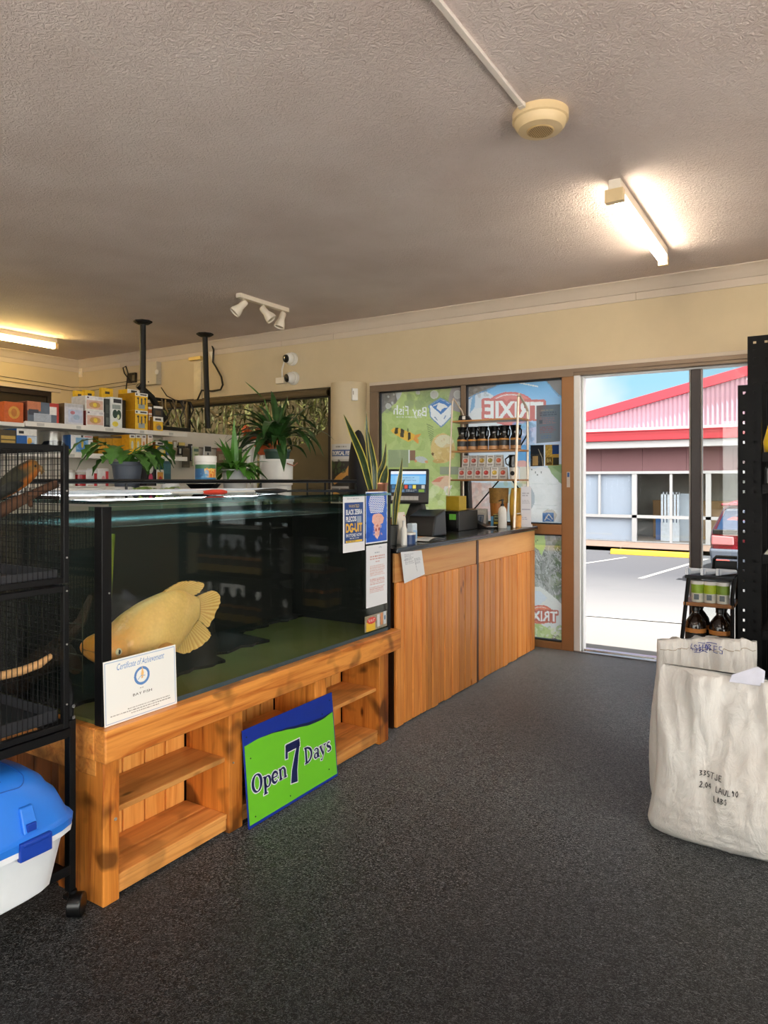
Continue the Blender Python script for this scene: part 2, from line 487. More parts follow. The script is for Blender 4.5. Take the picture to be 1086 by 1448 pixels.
# ================================================================== the setting
XL, XR, YF, YB, ZC = -7.9, 2.3, 5.47, -2.7, 2.82
def slab(name, boxes, mat, **kw):
    mb = MB()
    for q in boxes: mb.b(*q)
    return struct(mb.done(name, mat, **kw))
slab('floor', [(XL - .14, XR + .14, YB - .14, YF + .1, -.12, 0)], M['carpet'])
slab('ceiling', [(XL - .14, XR + .14, YB - .14, YF + .14, ZC, ZC + .12)], M['ceil'])
HEAD = 2.23
slab('wall_front', [(XL, XR, YF, YF + .14, HEAD, ZC), (XL, -7.0, YF, YF + .14, 0, HEAD), (-7.0, -4.02, YF, YF + .14, 0, .9),
                    (-4.02, -3.57, YF, YF + .14, 0, HEAD), (1.95, XR, YF, YF + .14, 0, HEAD)], M['wall'])
slab('wall_left', [(XL - .14, XL, YB, YF + .14, 0, .95), (XL - .14, XL, YB, YF + .14, 2.40, ZC), (XL - .14, XL, YB, 0, .95, 2.4), (XL - .14, XL, 5.1, YF + .14, .95, 2.4)], M['wall'])
slab('wall_right', [(XR, XR + .14, 2.5, YF + .14, 0, ZC), (XR, XR + .14, YB, -2.3, 0, ZC), (XR, XR + .14, -2.3, 2.5, 0, .3), (XR, XR + .14, -2.3, 2.5, 2.45, ZC)], M['wall'])
slab('wall_back', [(XL, XR, YB - .14, YB, 2.45, ZC), (XL, XR, YB - .14, YB, 0, .3), (XL, -4.4, YB - .14, YB, .3, 2.45), (1.9, XR, YB - .14, YB, .3, 2.45), (-2.0, -1.6, YB - .14, YB, .3, 2.45)], M['wall'])
# round pillar between the windows
mb = MB(); mb.lathe([(.165, 0), (.165, HEAD)], (-3.745, YF - .09, 0), 40); struct(mb.done('pillar', M['wall'], smooth=True))
# cornice (cove + flat strip with joints) along the front and left walls
def cove(name, p0, p1, inward):
    mb = MB(); d = V(inward); p0, p1 = V(p0), V(p1)
    prof = [(0, 2.733), (.012, 2.735), (.022, 2.75), (.035, 2.775), (.055, 2.80), (.075, 2.812), (.075, 2.82), (0, 2.82)]
    mb.prism([p0 + d * a + V((0, 0, z)) for a, z in prof], p1 - p0)
    return struct(mb.done(name, M['trimw'], smooth=True))
cove('trim_1', (XL, YF, 0), (XR, YF, 0), (0, -1, 0)); cove('trim_2', (XL, YB, 0), (XL, YF, 0), (1, 0, 0))
mb = MB()
xs = [XL, -7.1, -5.6, -4.62, -3.98, -1.2, .02, XR]
for a, c in zip(xs, xs[1:]): mb.b(a + .0015, c - .0015, YF - .008, YF, 2.678, 2.733)
struct(mb.done('trim_3', M['trimw'], bevel=.001))
mb = MB(); mb.b(XL, XL + .008, YB, YF - .01, 2.678, 2.733); struct(mb.done('trim_4', M['trimw']))
# bright lip under the bulkhead over the shopfront
mb = MB(); mb.b(-3.57, 1.95, YF - .012, YF + .0, 2.205, 2.235); struct(mb.done('trim_5', M['trimw'], bevel=.003))

# ---- window_1: dark window left of the pillar, roller blind pelmet and a brown slanted patch low in the glass
w = struct(thing('window_1', 'wide dark-framed window left of the pillar with trees outside', 'window', (-5.5, YF, .9))); del w['category']
mb = MB()
for q in ((-7.0, -4.02, 5.48, 5.56, .9, .96), (-7.0, -4.02, 5.48, 5.56, 2.14, 2.23), (-7.0, -6.95, 5.48, 5.56, .96, 2.14), (-4.06, -4.02, 5.48, 5.56, .96, 2.14)): mb.b(*q)
mb.done('window_frame', M['dark_alu'], w, bevel=.003)
mb = MB(); mb.b(-6.95, -4.06, 5.518, 5.524, .96, 2.14); mb.done('window_pane', clear('tinted_glass', (.62, .60, .50)), w)
mb = MB(); mb.b(-6.98, -4.03, 5.43, 5.468, 2.15, 2.215); mb.cyl((-6.98, 5.44, 2.175), (-4.03, 5.44, 2.175), .03, n=14)
mb.done('blind_pelmet', plain('olive_brown_blind', (92, 78, 52), .7, var=.1), w, smooth=True)
mb = MB(); mb.prism([(-4.80, 5.498, .965), (-4.065, 5.498, .965), (-4.065, 5.498, 1.86), (-4.3, 5.498, 1.72), (-4.80, 5.498, 1.60)], (0, .014, 0)); mb.done('blurred_view_panel', plain('khaki_view_tone', (104, 90, 58), .7, var=.08, scale=5), w)  # added panel standing in for the blurred brown view in the glass
mb = MB(); mb.b(-7.02, -4.0, 5.36, 5.47, .875, .9); mb.done('window_sill', M['trimw'], w, bevel=.004)

# ---- window_2: shopfront covered with printed vinyl
FY = 5.50
def pz(px, py): p = onY(px, py, FY); return p.x, p.z
w2 = struct(thing('window_2', 'shopfront window covered in printed pet shop vinyl', 'window', (-2.6, YF, 0))); del w2['category']
mb = MB()
for q in ((-3.57, -1.667, 5.46, 5.56, 2.145, 2.23), (-3.57, -3.475, 5.46, 5.56, .0, 2.145), (-2.645, -2.60, 5.47, 5.55, 1.0, 2.145)): mb.b(*q)
mb.done('window_frame', M['bronze'], w2, bevel=.004)
mb = MB()
for q in ((-1.762, -1.667, 5.455, 5.56, 0, 2.145), (-3.475, -1.762, 5.455, 5.56, .905, .985), (-3.475, -1.762, 5.455, 5.56, 0, .055), (-2.645, -2.60, 5.47, 5.55, .055, .905)): mb.b(*q)
mb.done('lower_frame', M['brown_alu'], w2, bevel=.004)
mb = MB()
for (a, c, z0, z1) in ((-3.475, -2.645, .985, 2.145), (-2.60, -1.762, .985, 2.145), (-2.60, -1.762, .055, .905), (-3.475, -2.645, .055, .905)):
    for q in ((a, c, z0, z0 + .009), (a, c, z1 - .012, z1), (a, a + .009, z0, z1), (c - .009, c, z0, z1)): mb.b(q[0], q[1], 5.48, 5.53, q[2], q[3])
mb.done('glazing_gasket', M['rubber'], w2)
mb = MB()
for q in ((-3.475, -2.645, .985, 2.145), (-2.60, -1.762, .985, 2.145), (-2.60, -1.762, .055, .905), (-3.475, -2.645, .055, .905)): mb.b(q[0], q[1], 5.512, 5.518, q[2], q[3])
mb.done('window_pane', M['glass'], w2)
FILM = film_mat('window_vinyl', .08, 1.0)

def mottled(R, poly, cols, n, r, seed=1, box=None, a=.6):
    rr = random.Random(seed); x0, y0, x1, y1 = box or (R.x0, R.y0, R.x1, R.y1)
    for _ in range(n): R.ell(rr.uniform(x0, x1), rr.uniform(y0, y1), r * rr.uniform(.4, 1.4), r * rr.uniform(.3, 1.0), rr.choice(cols), a, rr.uniform(0, 3))
# left sheet: aquarium scene with shop name (seen from behind, so mirrored)
R = Raster(533, 540, 656, 830, 170, (178, 198, 108))
mottled(R, None, [(160, 184, 92), (188, 206, 116), (168, 190, 104), (150, 176, 88)], 260, 9, 2)
mottled(R, None, [(118, 140, 82), (134, 152, 92), (150, 164, 108)], 60, 7, 4, (575, 548, 640, 575), .55)
R.poly([(533, 540), (572, 540), (566, 560), (560, 570), (548, 577), (533, 592)], (112, 106, 98))
R.poly([(556, 545), (572, 545), (566, 562), (562, 566)], (206, 206, 204), .8)
R.poly([(640, 540), (656, 540), (656, 585), (640, 580), (634, 566)], (148, 138, 134))
mottled(R, None, [(96, 90, 84), (130, 124, 116)], 40, 4, 5, (536, 548, 560, 580), .4)
for cx, cy, r in ((614, 558, 6), (647, 558, 6), (549, 574, 4), (555, 570, 2), (549, 561, 1.6), (557, 558, 1.4), (591, 555, 3), (648, 571, 3)):
    R.ell(cx, cy, r, r, (214, 212, 204), .7); R.ell(cx, cy, r * .78, r * .78, (176, 172, 160), .7)
for k in range(14):
    R.line([(604 + k * .6, 600 + k * 3.2), (612 + k * .4, 604 + k * 3.4)], 1.4, (92, 110, 66), .7)
R.text('Bay Fish', 557, 573, 603, 590, (250, 250, 245), mirror=True, slope=-3)
R.words(560, 589, 601, 1.1, (240, 240, 232), 1, a=.7)
hexo = [(623, 562), (641, 572), (639, 590), (624, 605), (608, 590), (606, 573)]
R.poly(hexo, (92, 132, 178)); R.poly([(623 + (x - 623) * .9, 584 + (y - 584) * .9) for x, y in hexo], (246, 246, 244))
R.poly([(623, 564.5), (637.5, 572.5), (623.5, 586.5), (609.5, 573)], (62, 112, 186))
R.poly([(620, 569), (629, 572), (634, 576), (627, 577), (623, 582), (617, 577)], (240, 240, 238)); R.line([(613, 574), (619, 571)], 1.2, (230, 230, 220)); R.line([(615, 590), (618, 594)], 1.2, (90, 120, 160)); R.line([(630, 588), (628, 592)], 1.4, (70, 110, 170))
R.poly([(552, 609), (557, 605), (566, 606), (580, 611), (587, 615), (596, 614), (591, 619), (592, 628), (584, 622), (577, 625), (568, 620), (558, 614)], (242, 176, 52))
R.poly([(587, 615), (596, 613), (591, 619), (592, 628), (584, 622)], (236, 140, 56))
for a in ([(559, 605), (563, 605), (562, 614), (557, 613)], [(567, 606), (572, 608), (571, 619), (566, 618)], [(577, 611), (581, 612), (581, 620), (577, 623)]): R.poly(a, (52, 46, 34))
R.line([(577, 610), (577, 606)], 1.4, (60, 54, 40))
R.ell(626, 634, 17, 21, (224, 186, 106)); R.ell(628, 624, 13, 9, (232, 222, 178), .8); R.ell(612, 642, 2, 2, (96, 70, 40)); R.ell(634, 640, 10, 12, (218, 168, 88), .6); R.ell(620, 652, 8, 3, (206, 150, 76), .8)
mottled(R, None, [(238, 206, 140), (206, 160, 90)], 50, 1.6, 8, (612, 618, 642, 652), .5)
R.ell(596, 650, 9, 4.5, (196, 200, 196), .9, .25); R.ell(603, 653, 2.5, 2, (230, 150, 90)); R.ell(588, 652, 2, 2, (220, 140, 90))
R.rect(549, 636, 578, 661, (138, 152, 106)); R.rect(579.5, 637, 587, 651, (132, 92, 70)); R.rect(578, 636, 579, 655, (230, 232, 220))
R.rect(622, 660, 654, 671, (142, 148, 116))
R.poly([(610, 682), (620, 674), (632, 672), (640, 676), (634, 688), (624, 694), (616, 688)], (238, 190, 150)); R.poly([(610, 682), (618, 676), (628, 674), (622, 682)], (226, 120, 92)); R.poly([(628, 688), (640, 686), (634, 700), (626, 700)], (244, 232, 214))
mottled(R, None, [(206, 226, 128), (228, 238, 170), (186, 214, 104)], 70, 8, 9, (600, 690, 652, 745), .6)
R.rect(533, 745, 656, 830, (120, 150, 80)); mottled(R, None, [(90, 120, 60), (150, 170, 100)], 60, 9, 10, (533, 745, 656, 830))
R.speck(.10)
R.im **= .72; sheet('printed_vinyl', R, quad4((-3.461, FY, 2.131), (-2.659, FY, 2.131), (-2.659, FY, .999), (-3.461, FY, .999)), FILM, w2, look=project)
# right sheet: sky, red oval and a big white animal
R = Raster(654, 530, 800, 750, 220, (214, 226, 236))
for k in range(46):
    f = k / 45; R.rect(654, 530 + k * 2.2, 800, 532.3 + k * 2.2, tuple(int(a * (1 - f) + b_ * f) for a, b_ in zip((88, 170, 240), (196, 216, 238))))
R.ell(676, 590, 36, 38, (236, 236, 234), .75); R.ell(690, 600, 46, 24, (240, 238, 232), .6)
R.poly([(654, 543), (708, 538), (700, 546), (688, 551), (674, 556), (662, 562), (654, 570)], (118, 108, 100)); R.line([(708, 543), (690, 551), (672, 558), (656, 568)], 1.6, (86, 140, 196))
R.poly([(668, 560), (672, 559), (671, 576), (664, 585)], (120, 170, 214)); R.line([(735, 541.5), (760, 546.5)], 1.6, (240, 246, 250))
R.poly([(770, 534), (800, 530), (800, 566), (790, 560), (780, 550)], (118, 112, 108)); R.line([(770, 536), (782, 551), (793, 561)], 1.4, (86, 150, 210))
mottled(R, None, [(96, 90, 84), (140, 132, 124)], 40, 3, 12, (656, 543, 690, 560), .4)
R.ell(722, 578, 35, 24, (214, 92, 84)); R.ell(722, 578, 33, 22, (226, 112, 100)); R.line(arc(722, 578, 30, 20, 200, 300), 1.3, (250, 230, 226))
R.text('TRIXIE', 683, 565, 770, 592, (206, 92, 82), mirror=True, bold=.12, slope=-2, grow=3)
R.text('TRIXIE', 685, 566.5, 768, 591, (250, 246, 240), mirror=True, bold=.035, slope=-2)
mottled(R, None, [(70, 140, 200), (120, 180, 220), (92, 132, 170)], 60, 6, 13, (728, 598, 752, 660), .5)
R.ell(741, 645, 9, 16, (66, 138, 206)); R.ell(738, 656, 8, 5, (226, 150, 136)); R.rect(735, 660, 750, 690, (222, 208, 182))
R.poly([(654, 690), (668, 682), (694, 684), (700, 700), (698, 724), (690, 745), (654, 745)], (216, 170, 154)); mottled(R, None, [(200, 140, 124), (232, 206, 196), (180, 160, 150), (226, 190, 170)], 90, 4, 14, (656, 684, 698, 742), .5)
R.rect(700, 682, 738, 745, (192, 196, 186)); R.poly([(698, 682), (736, 682), (736, 700), (716, 698), (700, 690)], (150, 186, 190)); mottled(R, None, [(160, 170, 110), (206, 188, 120)], 30, 5, 15, (700, 682, 745, 710), .5)
R.poly([(748, 664), (768, 660), (800, 668), (800, 752), (744, 752), (752, 716), (744, 690)], (244, 242, 236)); mottled(R, None, [(236, 234, 228), (250, 249, 246), (228, 228, 220)], 60, 6, 16, (750, 664, 796, 744), .4)
R.ell(745, 705, 11, 18, (172, 180, 184)); R.poly([(774, 658), (797, 656), (797, 688), (788, 678), (780, 670)], (136, 164, 104)); R.poly([(780, 660), (797, 657), (797, 672)], (110, 146, 84))
for a in ((752, 664), (760, 671.5), (765, 668), (757, 668)): R.ell(a[0], a[1], .9, 1.2, (60, 60, 58), .9)
for y in (684, 714, 719): R.line([(752, y), (788, y + 1)], .5, (206, 208, 200), .9)
R.poly([(768, 724), (774, 720), (783, 721), (788, 728), (783, 739), (768, 739)], (196, 186, 168)); R.rect(767, 725, 783, 738, (46, 86, 146)); R.line([(770, 736), (776, 727), (781, 734)], 1.2, (214, 206, 186)); R.line([(772, 731), (779, 736)], .9, (180, 180, 176))
R.speck(.06)
R.im **= .72; sheet('printed_vinyl', R, quad4((-2.586, FY, 2.131), (-1.776, FY, 2.131), (-1.776, FY, .999), (-2.586, FY, .999)), FILM, w2, look=project)
# lower sheet beside the door
R = Raster(690, 752, 802, 920, 150, (150, 152, 146))
mottled(R, None, [(126, 130, 124), (172, 174, 170), (150, 156, 138), (104, 112, 96)], 220, 7, 17, (690, 752, 802, 860), .5)
mottled(R, None, [(70, 92, 54), (96, 120, 70), (60, 76, 50)], 60, 5, 18, (783, 760, 800, 850), .6)
rr = random.Random(5)
for _ in range(130):
    x, y = rr.uniform(755, 797), rr.uniform(768, 850); R.line([(x, y), (x + rr.uniform(-5, 5), y + rr.uniform(3, 9)), (x + rr.uniform(-4, 7), y + rr.uniform(9, 13))], .8, rr.choice([(206, 210, 206), (90, 98, 88), (186, 190, 186), (60, 70, 56)]), .8)
R.poly([(752, 756), (770, 756), (771, 772), (766, 786), (761, 777), (752, 770)], (176, 214, 118)); R.ell(758, 766, 1, 1.4, (70, 90, 50)); R.ell(760, 764, .8, 1.2, (70, 90, 50))
R.poly([(690, 830), (764, 830), (780, 841), (797, 858), (802, 905), (690, 905)], (222, 226, 218)); R.poly([(690, 835), (764, 836), (774, 846), (760, 858), (690, 858)], (208, 220, 230))
R.poly([(690, 884), (764, 882), (780, 892), (802, 898), (802, 920), (690, 920)], (178, 204, 112)); mottled(R, None, [(150, 180, 84), (206, 222, 150), (226, 230, 200)], 40, 3, 20, (756, 884, 797, 902), .7)
R.poly([(690, 902), (772, 904), (786, 902), (794, 910), (797, 916), (690, 918)], (84, 70, 60)); mottled(R, None, [(110, 96, 84), (60, 50, 44)], 40, 3, 21, (756, 903, 790, 914), .6)
R.ell(764, 869, 19, 13.5, (206, 72, 46)); R.ell(764, 869, 17.5, 12, (226, 98, 62)); R.line(arc(764, 869, 15.5, 10.5, 200, 300), .9, (246, 220, 206))
R.text('TRIXIE', 739, 862, 789, 878, (176, 60, 40), mirror=True, bold=.10, slope=-2, grow=2); R.text('TRIXIE', 740, 863, 788, 877, (246, 242, 238), mirror=True, bold=.03, slope=-2)
for k in range(4): R.line([(780 + k * 2.6, 898), (783 + k * 2.6, 901)], .9, (60, 66, 50))
R.speck(.1)
R.im **= .72; sheet('printed_vinyl', R, quad4((-2.586, FY, .891), (-1.776, FY, .891), (-1.776, FY, .069), (-2.586, FY, .069)), FILM, w2, look=project)
R = Raster(0, 0, 10, 10, 24, (120, 140, 86)); mottled(R, None, [(90, 120, 60), (160, 176, 110)], 40, 1.2, 22)
R.im **= .72; sheet('printed_vinyl', R, quad4((-3.461, FY, .891), (-2.659, FY, .891), (-2.659, FY, .069), (-3.461, FY, .069)), FILM, w2)

# ---- door_1: open aluminium sliding shopfront
d1 = struct(thing('door_1', 'open sliding shopfront door looking onto the car park', 'door', (-.8, YF, 0))); del d1['category']
mb = MB()
for q in ((-1.664, -1.615, 5.45, 5.57, 0, 2.149), (-1.615, 1.95, 5.50, 5.56, 2.135, 2.148)): mb.b(*q)
mb.b(-1.612, -1.60, 5.49, 5.56, 0, 2.134)
mb.done('door_frame', M['white_alu'], d1, bevel=.003)
mb = MB(); mb.b(-1.667, 1.95, 5.455, 5.56, 2.150, 2.204); mb.b(-1.667, 1.95, 5.445, 5.455, 2.172, 2.204); mb.done('door_head', M['bronze'], d1, bevel=.003)
mb = MB(); mb.b(-1.664, 1.95, 5.44, 5.6, 0, .012); mb.b(-1.6, 1.95, 5.50, 5.51, .012, .022); mb.done('floor_track', M['chrome'], d1, bevel=.002)
mb = MB()
for q in ((-.825, -.762, 5.50, 5.55, .012, 2.134), (.22, .28, 5.50, 5.55, .012, 2.134), (-.762, .22, 5.50, 5.55, .012, .05)): mb.b(*q)
mb.done('sliding_leaf', M['dark_alu'], d1, bevel=.003)
mb = MB(); mb.b(-.762, .22, 5.522, 5.528, .05, 2.134); mb.b(.28, 1.9, 5.535, 5.541, .05, 2.134); mb.done('door_pane', M['glass'], d1)
mb = MB(); mb.b(-.838, -.827, 5.50, 5.55, .012, 2.134); mb.b(-.760, -.752, 5.498, 5.552, .012, 2.134); mb.done('weather_strip', plain('grey_strip', (150, 146, 142), .6), d1)
mb = MB()
for q in ((1.9, 1.95, 5.48, 5.56, 0, 2.134), (.28, 1.9, 5.52, 5.555, .012, .05)): mb.b(*q)
mb.done('side_light_frame', M['bronze'], d1)
mb = MB(); mb.b(-1.72, -1.695, 5.452, 5.455, 1.28, 1.40); mb.done('lock_sticker', plain('pale_sticker', (206, 196, 186), .5), d1)
mb = MB(); mb.b(-1.716, -1.699, 5.4512, 5.452, 1.36, 1.395); mb.done('sticker_print', plain('blue_print', (50, 92, 150), .5), d1)

# ---- window_3 (left wall, blind drawn) and added_window_back (unseen, added behind the viewer for daylight)
w3 = struct(thing('window_3', 'dark window with a lowered blind in the left wall', 'window', (XL, 2.5, .95))); del w3['category']
mb = MB()
for q in ((XL - .09, XL - .01, 0, 5.1, .95, 1.01), (XL - .09, XL - .01, 0, 5.1, 2.34, 2.40), (XL - .09, XL - .01, 0, .05, 1.01, 2.34), (XL - .09, XL - .01, 5.05, 5.1, 1.01, 2.34)): mb.b(*q)
mb.done('window_frame', M['dark_alu'], w3, bevel=.003)
mb = MB(); mb.b(XL - .06, XL - .04, .05, 5.05, 1.01, 2.34); mb.done('blind', plain('dark_blind', (44, 36, 28), .8, var=.15), w3)
mb = MB(); mb.b(XL, XL + .03, -.1, 5.2, 2.40, 2.44); mb.done('head_trim', M['trimw'], w3, bevel=.004)
w4 = struct(thing('added_window_back', 'unseen window added in the wall behind the viewer for daylight', 'window', (-2, YB, .8))); del w4['category']
mb = MB()
for a, c in ((-4.4, -2.0), (-1.6, 1.9)):
    for q in ((a, c, .3, .36), (a, c, 2.39, 2.45), (a, a + .05, .36, 2.39), (c - .05, c, .36, 2.39), ((a + c) / 2 - .02, (a + c) / 2 + .02, .36, 2.39)): mb.b(q[0], q[1], YB - .1, YB - .03, q[2], q[3])
mb.done('window_frame', M['bronze'], w4)
mb = MB()
for a, c in ((-4.35, -2.05), (-1.55, 1.85)): mb.b(a, c, YB - .07, YB - .064, .36, 2.39)
mb.done('window_pane', M['glass'], w4)

w5 = struct(thing('added_window_right', 'unseen wide window added in the right wall beside the viewer for daylight', 'window', (XR, 0, .3))); del w5['category']  # unseen window, added to bring daylight in from the right
mb = MB()
for q in ((-2.3, 2.5, .3, .36), (-2.3, 2.5, 2.39, 2.45), (-2.3, -2.25, .36, 2.39), (2.45, 2.5, .36, 2.39), (.08, .13, .36, 2.39)): mb.b(XR + .03, XR + .1, q[0], q[1], q[2], q[3])
mb.done('window_frame', M['bronze'], w5)
mb = MB(); mb.b(XR + .06, XR + .066, -2.25, 2.45, .36, 2.39); mb.done('window_pane', M['glass'], w5)
# ================================================================== outside
def gz(y):
    if y < 5.6: return -.03
    if y < 13: return -.03 - (y - 5.6) / 7.4 * .58
    return -.61
mb = MB(); ys = [5.6, 6.2, 7, 8, 9, 10, 11, 12, 13, 15, 17, 21.2]; rows = []
for y in ys: rows.append([mb.bm.verts.new((x, y, gz(y))) for x in (-40, -20, -10, -5, 0, 5, 12, 30)])
for a, c in zip(rows, rows[1:]):
    for i in range(7): mb.face([a[i], a[i + 1], c[i + 1], c[i]])
struct(mb.done('ground', M['asphalt']))
mb = MB(); mb.b(-40, 30, -30, 5.6, -.2, -.13); struct(mb.done('ground_behind', plain('pale_concrete', (226, 219, 215), .9, var=.08, scale=2)))
M['path'] = plain('footpath_concrete', (84, 68, 57), .9, var=.12, scale=3, bump=.2, bscale=40)
mb = MB()
for k in range(-8, 8): mb.b(k * 2.4 + .01, k * 2.4 + 2.39, 20.0, 22.05, -.62, -.49)
mb.b(-19.2, 19.2, 20.0, 22, -.62, -.498); struct(mb.done('footpath', M['path'], bevel=.006))
M['line'] = plain('road_paint', (127, 125, 120), .8, var=.15, scale=20)
mb = MB()
for (a, b_) in (((817, 798), (885, 788)), ((905, 818), (1000, 790)), ((640, 815), (780, 788))):
    p, q = onZ(*a, -.604), onZ(*b_, -.604); d = (q - p).normalized(); n_ = V((-d.y, d.x, 0)) * .05
    mb.poly([p - n_, q - n_, q + n_, p + n_])
mb.poly([(-3.6, 7.9, gz(7.9) + .006), (-1.2, 8.35, gz(8.3) + .006), (-1.2, 8.5, gz(8.5) + .006), (-3.2, 8.1, gz(8.1) + .006)])
struct(mb.done('road_markings', M['line']))
M['yel'] = plain('yellow_kerb_paint', (155, 121, 15), .6, var=.12, scale=6)
for i, (x0, x1) in enumerate(((-8.3, -6.25), (-4.86, -2.62), (-1.98, -.2))):
    mb = MB(); prof = [(19.10, -.612), (19.13, -.50), (19.20, -.475), (19.27, -.50), (19.30, -.612)]
    mb.prism([(x0, y, z) for y, z in prof], (x1 - x0, 0, 0))
    o = mb.done('wheel_stop', M['yel'], bevel=.01)
    tag(o, ['yellow concrete wheel stop cut off by the white door jamb', 'long yellow wheel stop before the dark shop window opposite', 'yellow wheel stop in front of the parked red car'][i], 'wheel stop', 'yellow wheel stops in the car park')
# low building across the car park
bl = thing('shop_building', 'low shop building opposite with pink corrugated gable and red gutter', 'building', (-4, 22, -.5))
M['pink'] = plain('sunbleached_pink_roofing', (142, 108, 120), .6, var=.05, scale=2)
M['red'] = plain('red_roof_trim', (139, 19, 32), .5, var=.06, scale=3)
M['mauve'] = plain('mauve_fibro', (104, 73, 76), .75, var=.05, scale=2)
M['whitep'] = plain('white_painted_frame', (164, 166, 168), .5, var=.03)
EY = 21.4; EX = -8.3; GY = 21.9
def gable(x): return 2.72 + .237 * (min(x, 6.0 - x) + 8.3)
mb = MB(); prev = None
for i in range(230):
    x = EX + .0625 * i; yy = GY - (.028 if (i // 1) % 2 else 0); cur = [mb.bm.verts.new((x, yy, 2.86)), mb.bm.verts.new((x, yy, max(2.861, gable(x))))]
    if prev: mb.face([prev[0], cur[0], cur[1], prev[1]])
    prev = cur
mb.done('gable_cladding', M['pink'], bl, fix=False)
mb = MB()
for xa, xb in ((EX - .3, 3.0), (3.0, 6.06)):
    mb.hexa([(xa, GY - .12, gable(xa) - .02), (xb, GY - .12, gable(xb) - .02), (xb, GY + .1, gable(xb) - .02), (xa, GY + .1, gable(xa) - .02), (xa, GY - .12, gable(xa) + .25), (xb, GY - .12, gable(xb) + .25), (xb, GY + .1, gable(xb) + .25), (xa, GY + .1, gable(xa) + .25)])
mb.done('barge_cap', plain('red_ridge_cap', (172, 22, 40), .5, var=.06), bl)
mb = MB(); mb.hexa([(EX - .3, GY + .1, gable(EX) - .1), (3.0, GY + .1, gable(3.0) + .1), (3.0, 30, gable(3.0) + .1), (EX - .3, 30, gable(EX) - .1), (EX - .3, GY + .1, gable(EX)), (3.0, GY + .1, gable(3.0) + .2), (3.0, 30, gable(3.0) + .2), (EX - .3, 30, gable(EX))]); mb.done('roof_sheeting', M['pink'], bl)
mb = MB(); mb.b(EX, 6, EY - .02, GY + .1, 2.82, 2.875); mb.done('flashing', M['whitep'], bl)
mb = MB(); mb.b(EX - .1, 9.1, EY - .14, EY - .02, 2.50, 2.80); mb.b(EX - .1, 9.1, EY - .16, EY - .02, 2.76, 2.80); mb.done('gutter', M['red'], bl, bevel=.015)
mb = MB(); mb.b(EX - .1, 9.1, EY - .12, EY + .0, 2.80, 2.87); mb.b(EX - .1, 9.1, EY - .02, 22.0, 2.30, 2.50); mb.done('fascia_strip', M['whitep'], bl)
mb = MB()
for k in range(14): mb.b(-8.3 + k * 1.22 + .004, -8.3 + (k + 1) * 1.22 - .004, 21.98, 22.02, 1.60, 2.34)
mb.b(-8.3, 8.8, 22.0, 22.1, 1.6, 2.9); mb.done('wall_panel', M['mauve'], bl)
fr = [(-8.3, 8.8, 1.54, 1.62), (-8.3, 8.8, -.56, -.47)]
vx = [onY(p, 700, 21.98).x for p in (848, 897.5, 949, 1002)]
mb = MB()
for x in (-8.3, vx[1], vx[3], .2, 2.6, 5.0): mb.b(x - .07, x + .07, 21.92, 22.0, -.5, 1.6)
for x in (vx[0], vx[2], -.5, 1.4, 3.8): mb.b(x - .035, x + .035, 21.94, 22.0, .27 if x == vx[0] else -.5, 1.6)
mb.b(-8.3, 8.8, 21.92, 22.0, .22, .31)
for q in fr: mb.b(q[0], q[1], 21.90, 22.0, q[2], q[3])
mb.done('window_frame', M['whitep'], bl)
mb = MB(); mb.b(-8.3, vx[1] - .07, 22.06, 22.08, -.47, 1.54); mb.done('pale_blind', plain('pale_blue_blind', (176, 182, 194), .7, var=.03, scale=2), bl)
mb = MB(); mb.b(-8.3, 8.8, 22.0, 22.01, -.47, 1.54); mb.done('shop_glass', clear('shop_glass', (.92, .95, .97), 0, 1.2), bl)
M['dkin'] = plain('dim_shop_interior', (150, 144, 134), .8, var=.2, scale=1.2)
mb = MB(); mb.b(-8.3, 8.8, 24.6, 24.7, -.5, 2.9); mb.b(-8.3, 8.8, 22.1, 24.6, -.5, -.47); mb.b(-8.3, 8.8, 22.1, 24.6, 1.9, 2.0); mb.done('shop_interior', M['dkin'], bl)
mb = MB(); mb.b(-7.9, -7.6, 22.1, 28, -.5, 2.8); mb.done('side_wall', M['mauve'], bl)
def inside(name, label, cat, x0, x1, y0, y1, z0, z1, c):
    mb = MB(); mb.b(x0, x1, y0, y1, z0, z1, 0); mb.b(x0 - .01, x1 + .01, y0 - .01, y0 + .02, z1 - .05, z1, 0)
    return tag(mb.done(name, plain(name + '_paint', c, .6, var=.08, scale=3), bevel=.01), label, cat)
bx = onY(929, 760, 22.9).x
inside('display_bin', 'blue bin standing low behind the shop window opposite', 'bin', bx, bx + .55, 22.7, 23.1, -.469, .22, (40, 92, 150))
inside('display_board', 'tall pale board standing behind the shop window opposite', 'board', bx + .62, bx + 1.05, 22.7, 22.8, -.469, .95, (178, 186, 192))
mb = MB()
for k in range(6): mb.b(bx + .2 + k * .09, bx + .26 + k * .09, 22.45, 22.5, .05, 1.0)
mb.b(bx + .2, bx + .72, 22.45, 22.5, .93, 1.0); mb.b(bx + .2, bx + .72, 22.42, 22.52, -.469, .08)
tag(mb.done('slatted_stand', plain('pale_slat', (206, 210, 214), .5)), 'white slatted stand behind the shop window opposite', 'stand')
inside('shop_counter', 'long wooden counter inside the shop opposite', 'counter', vx[1] + .2, 6, 23.6, 24.0, -.469, .72, (150, 112, 66))
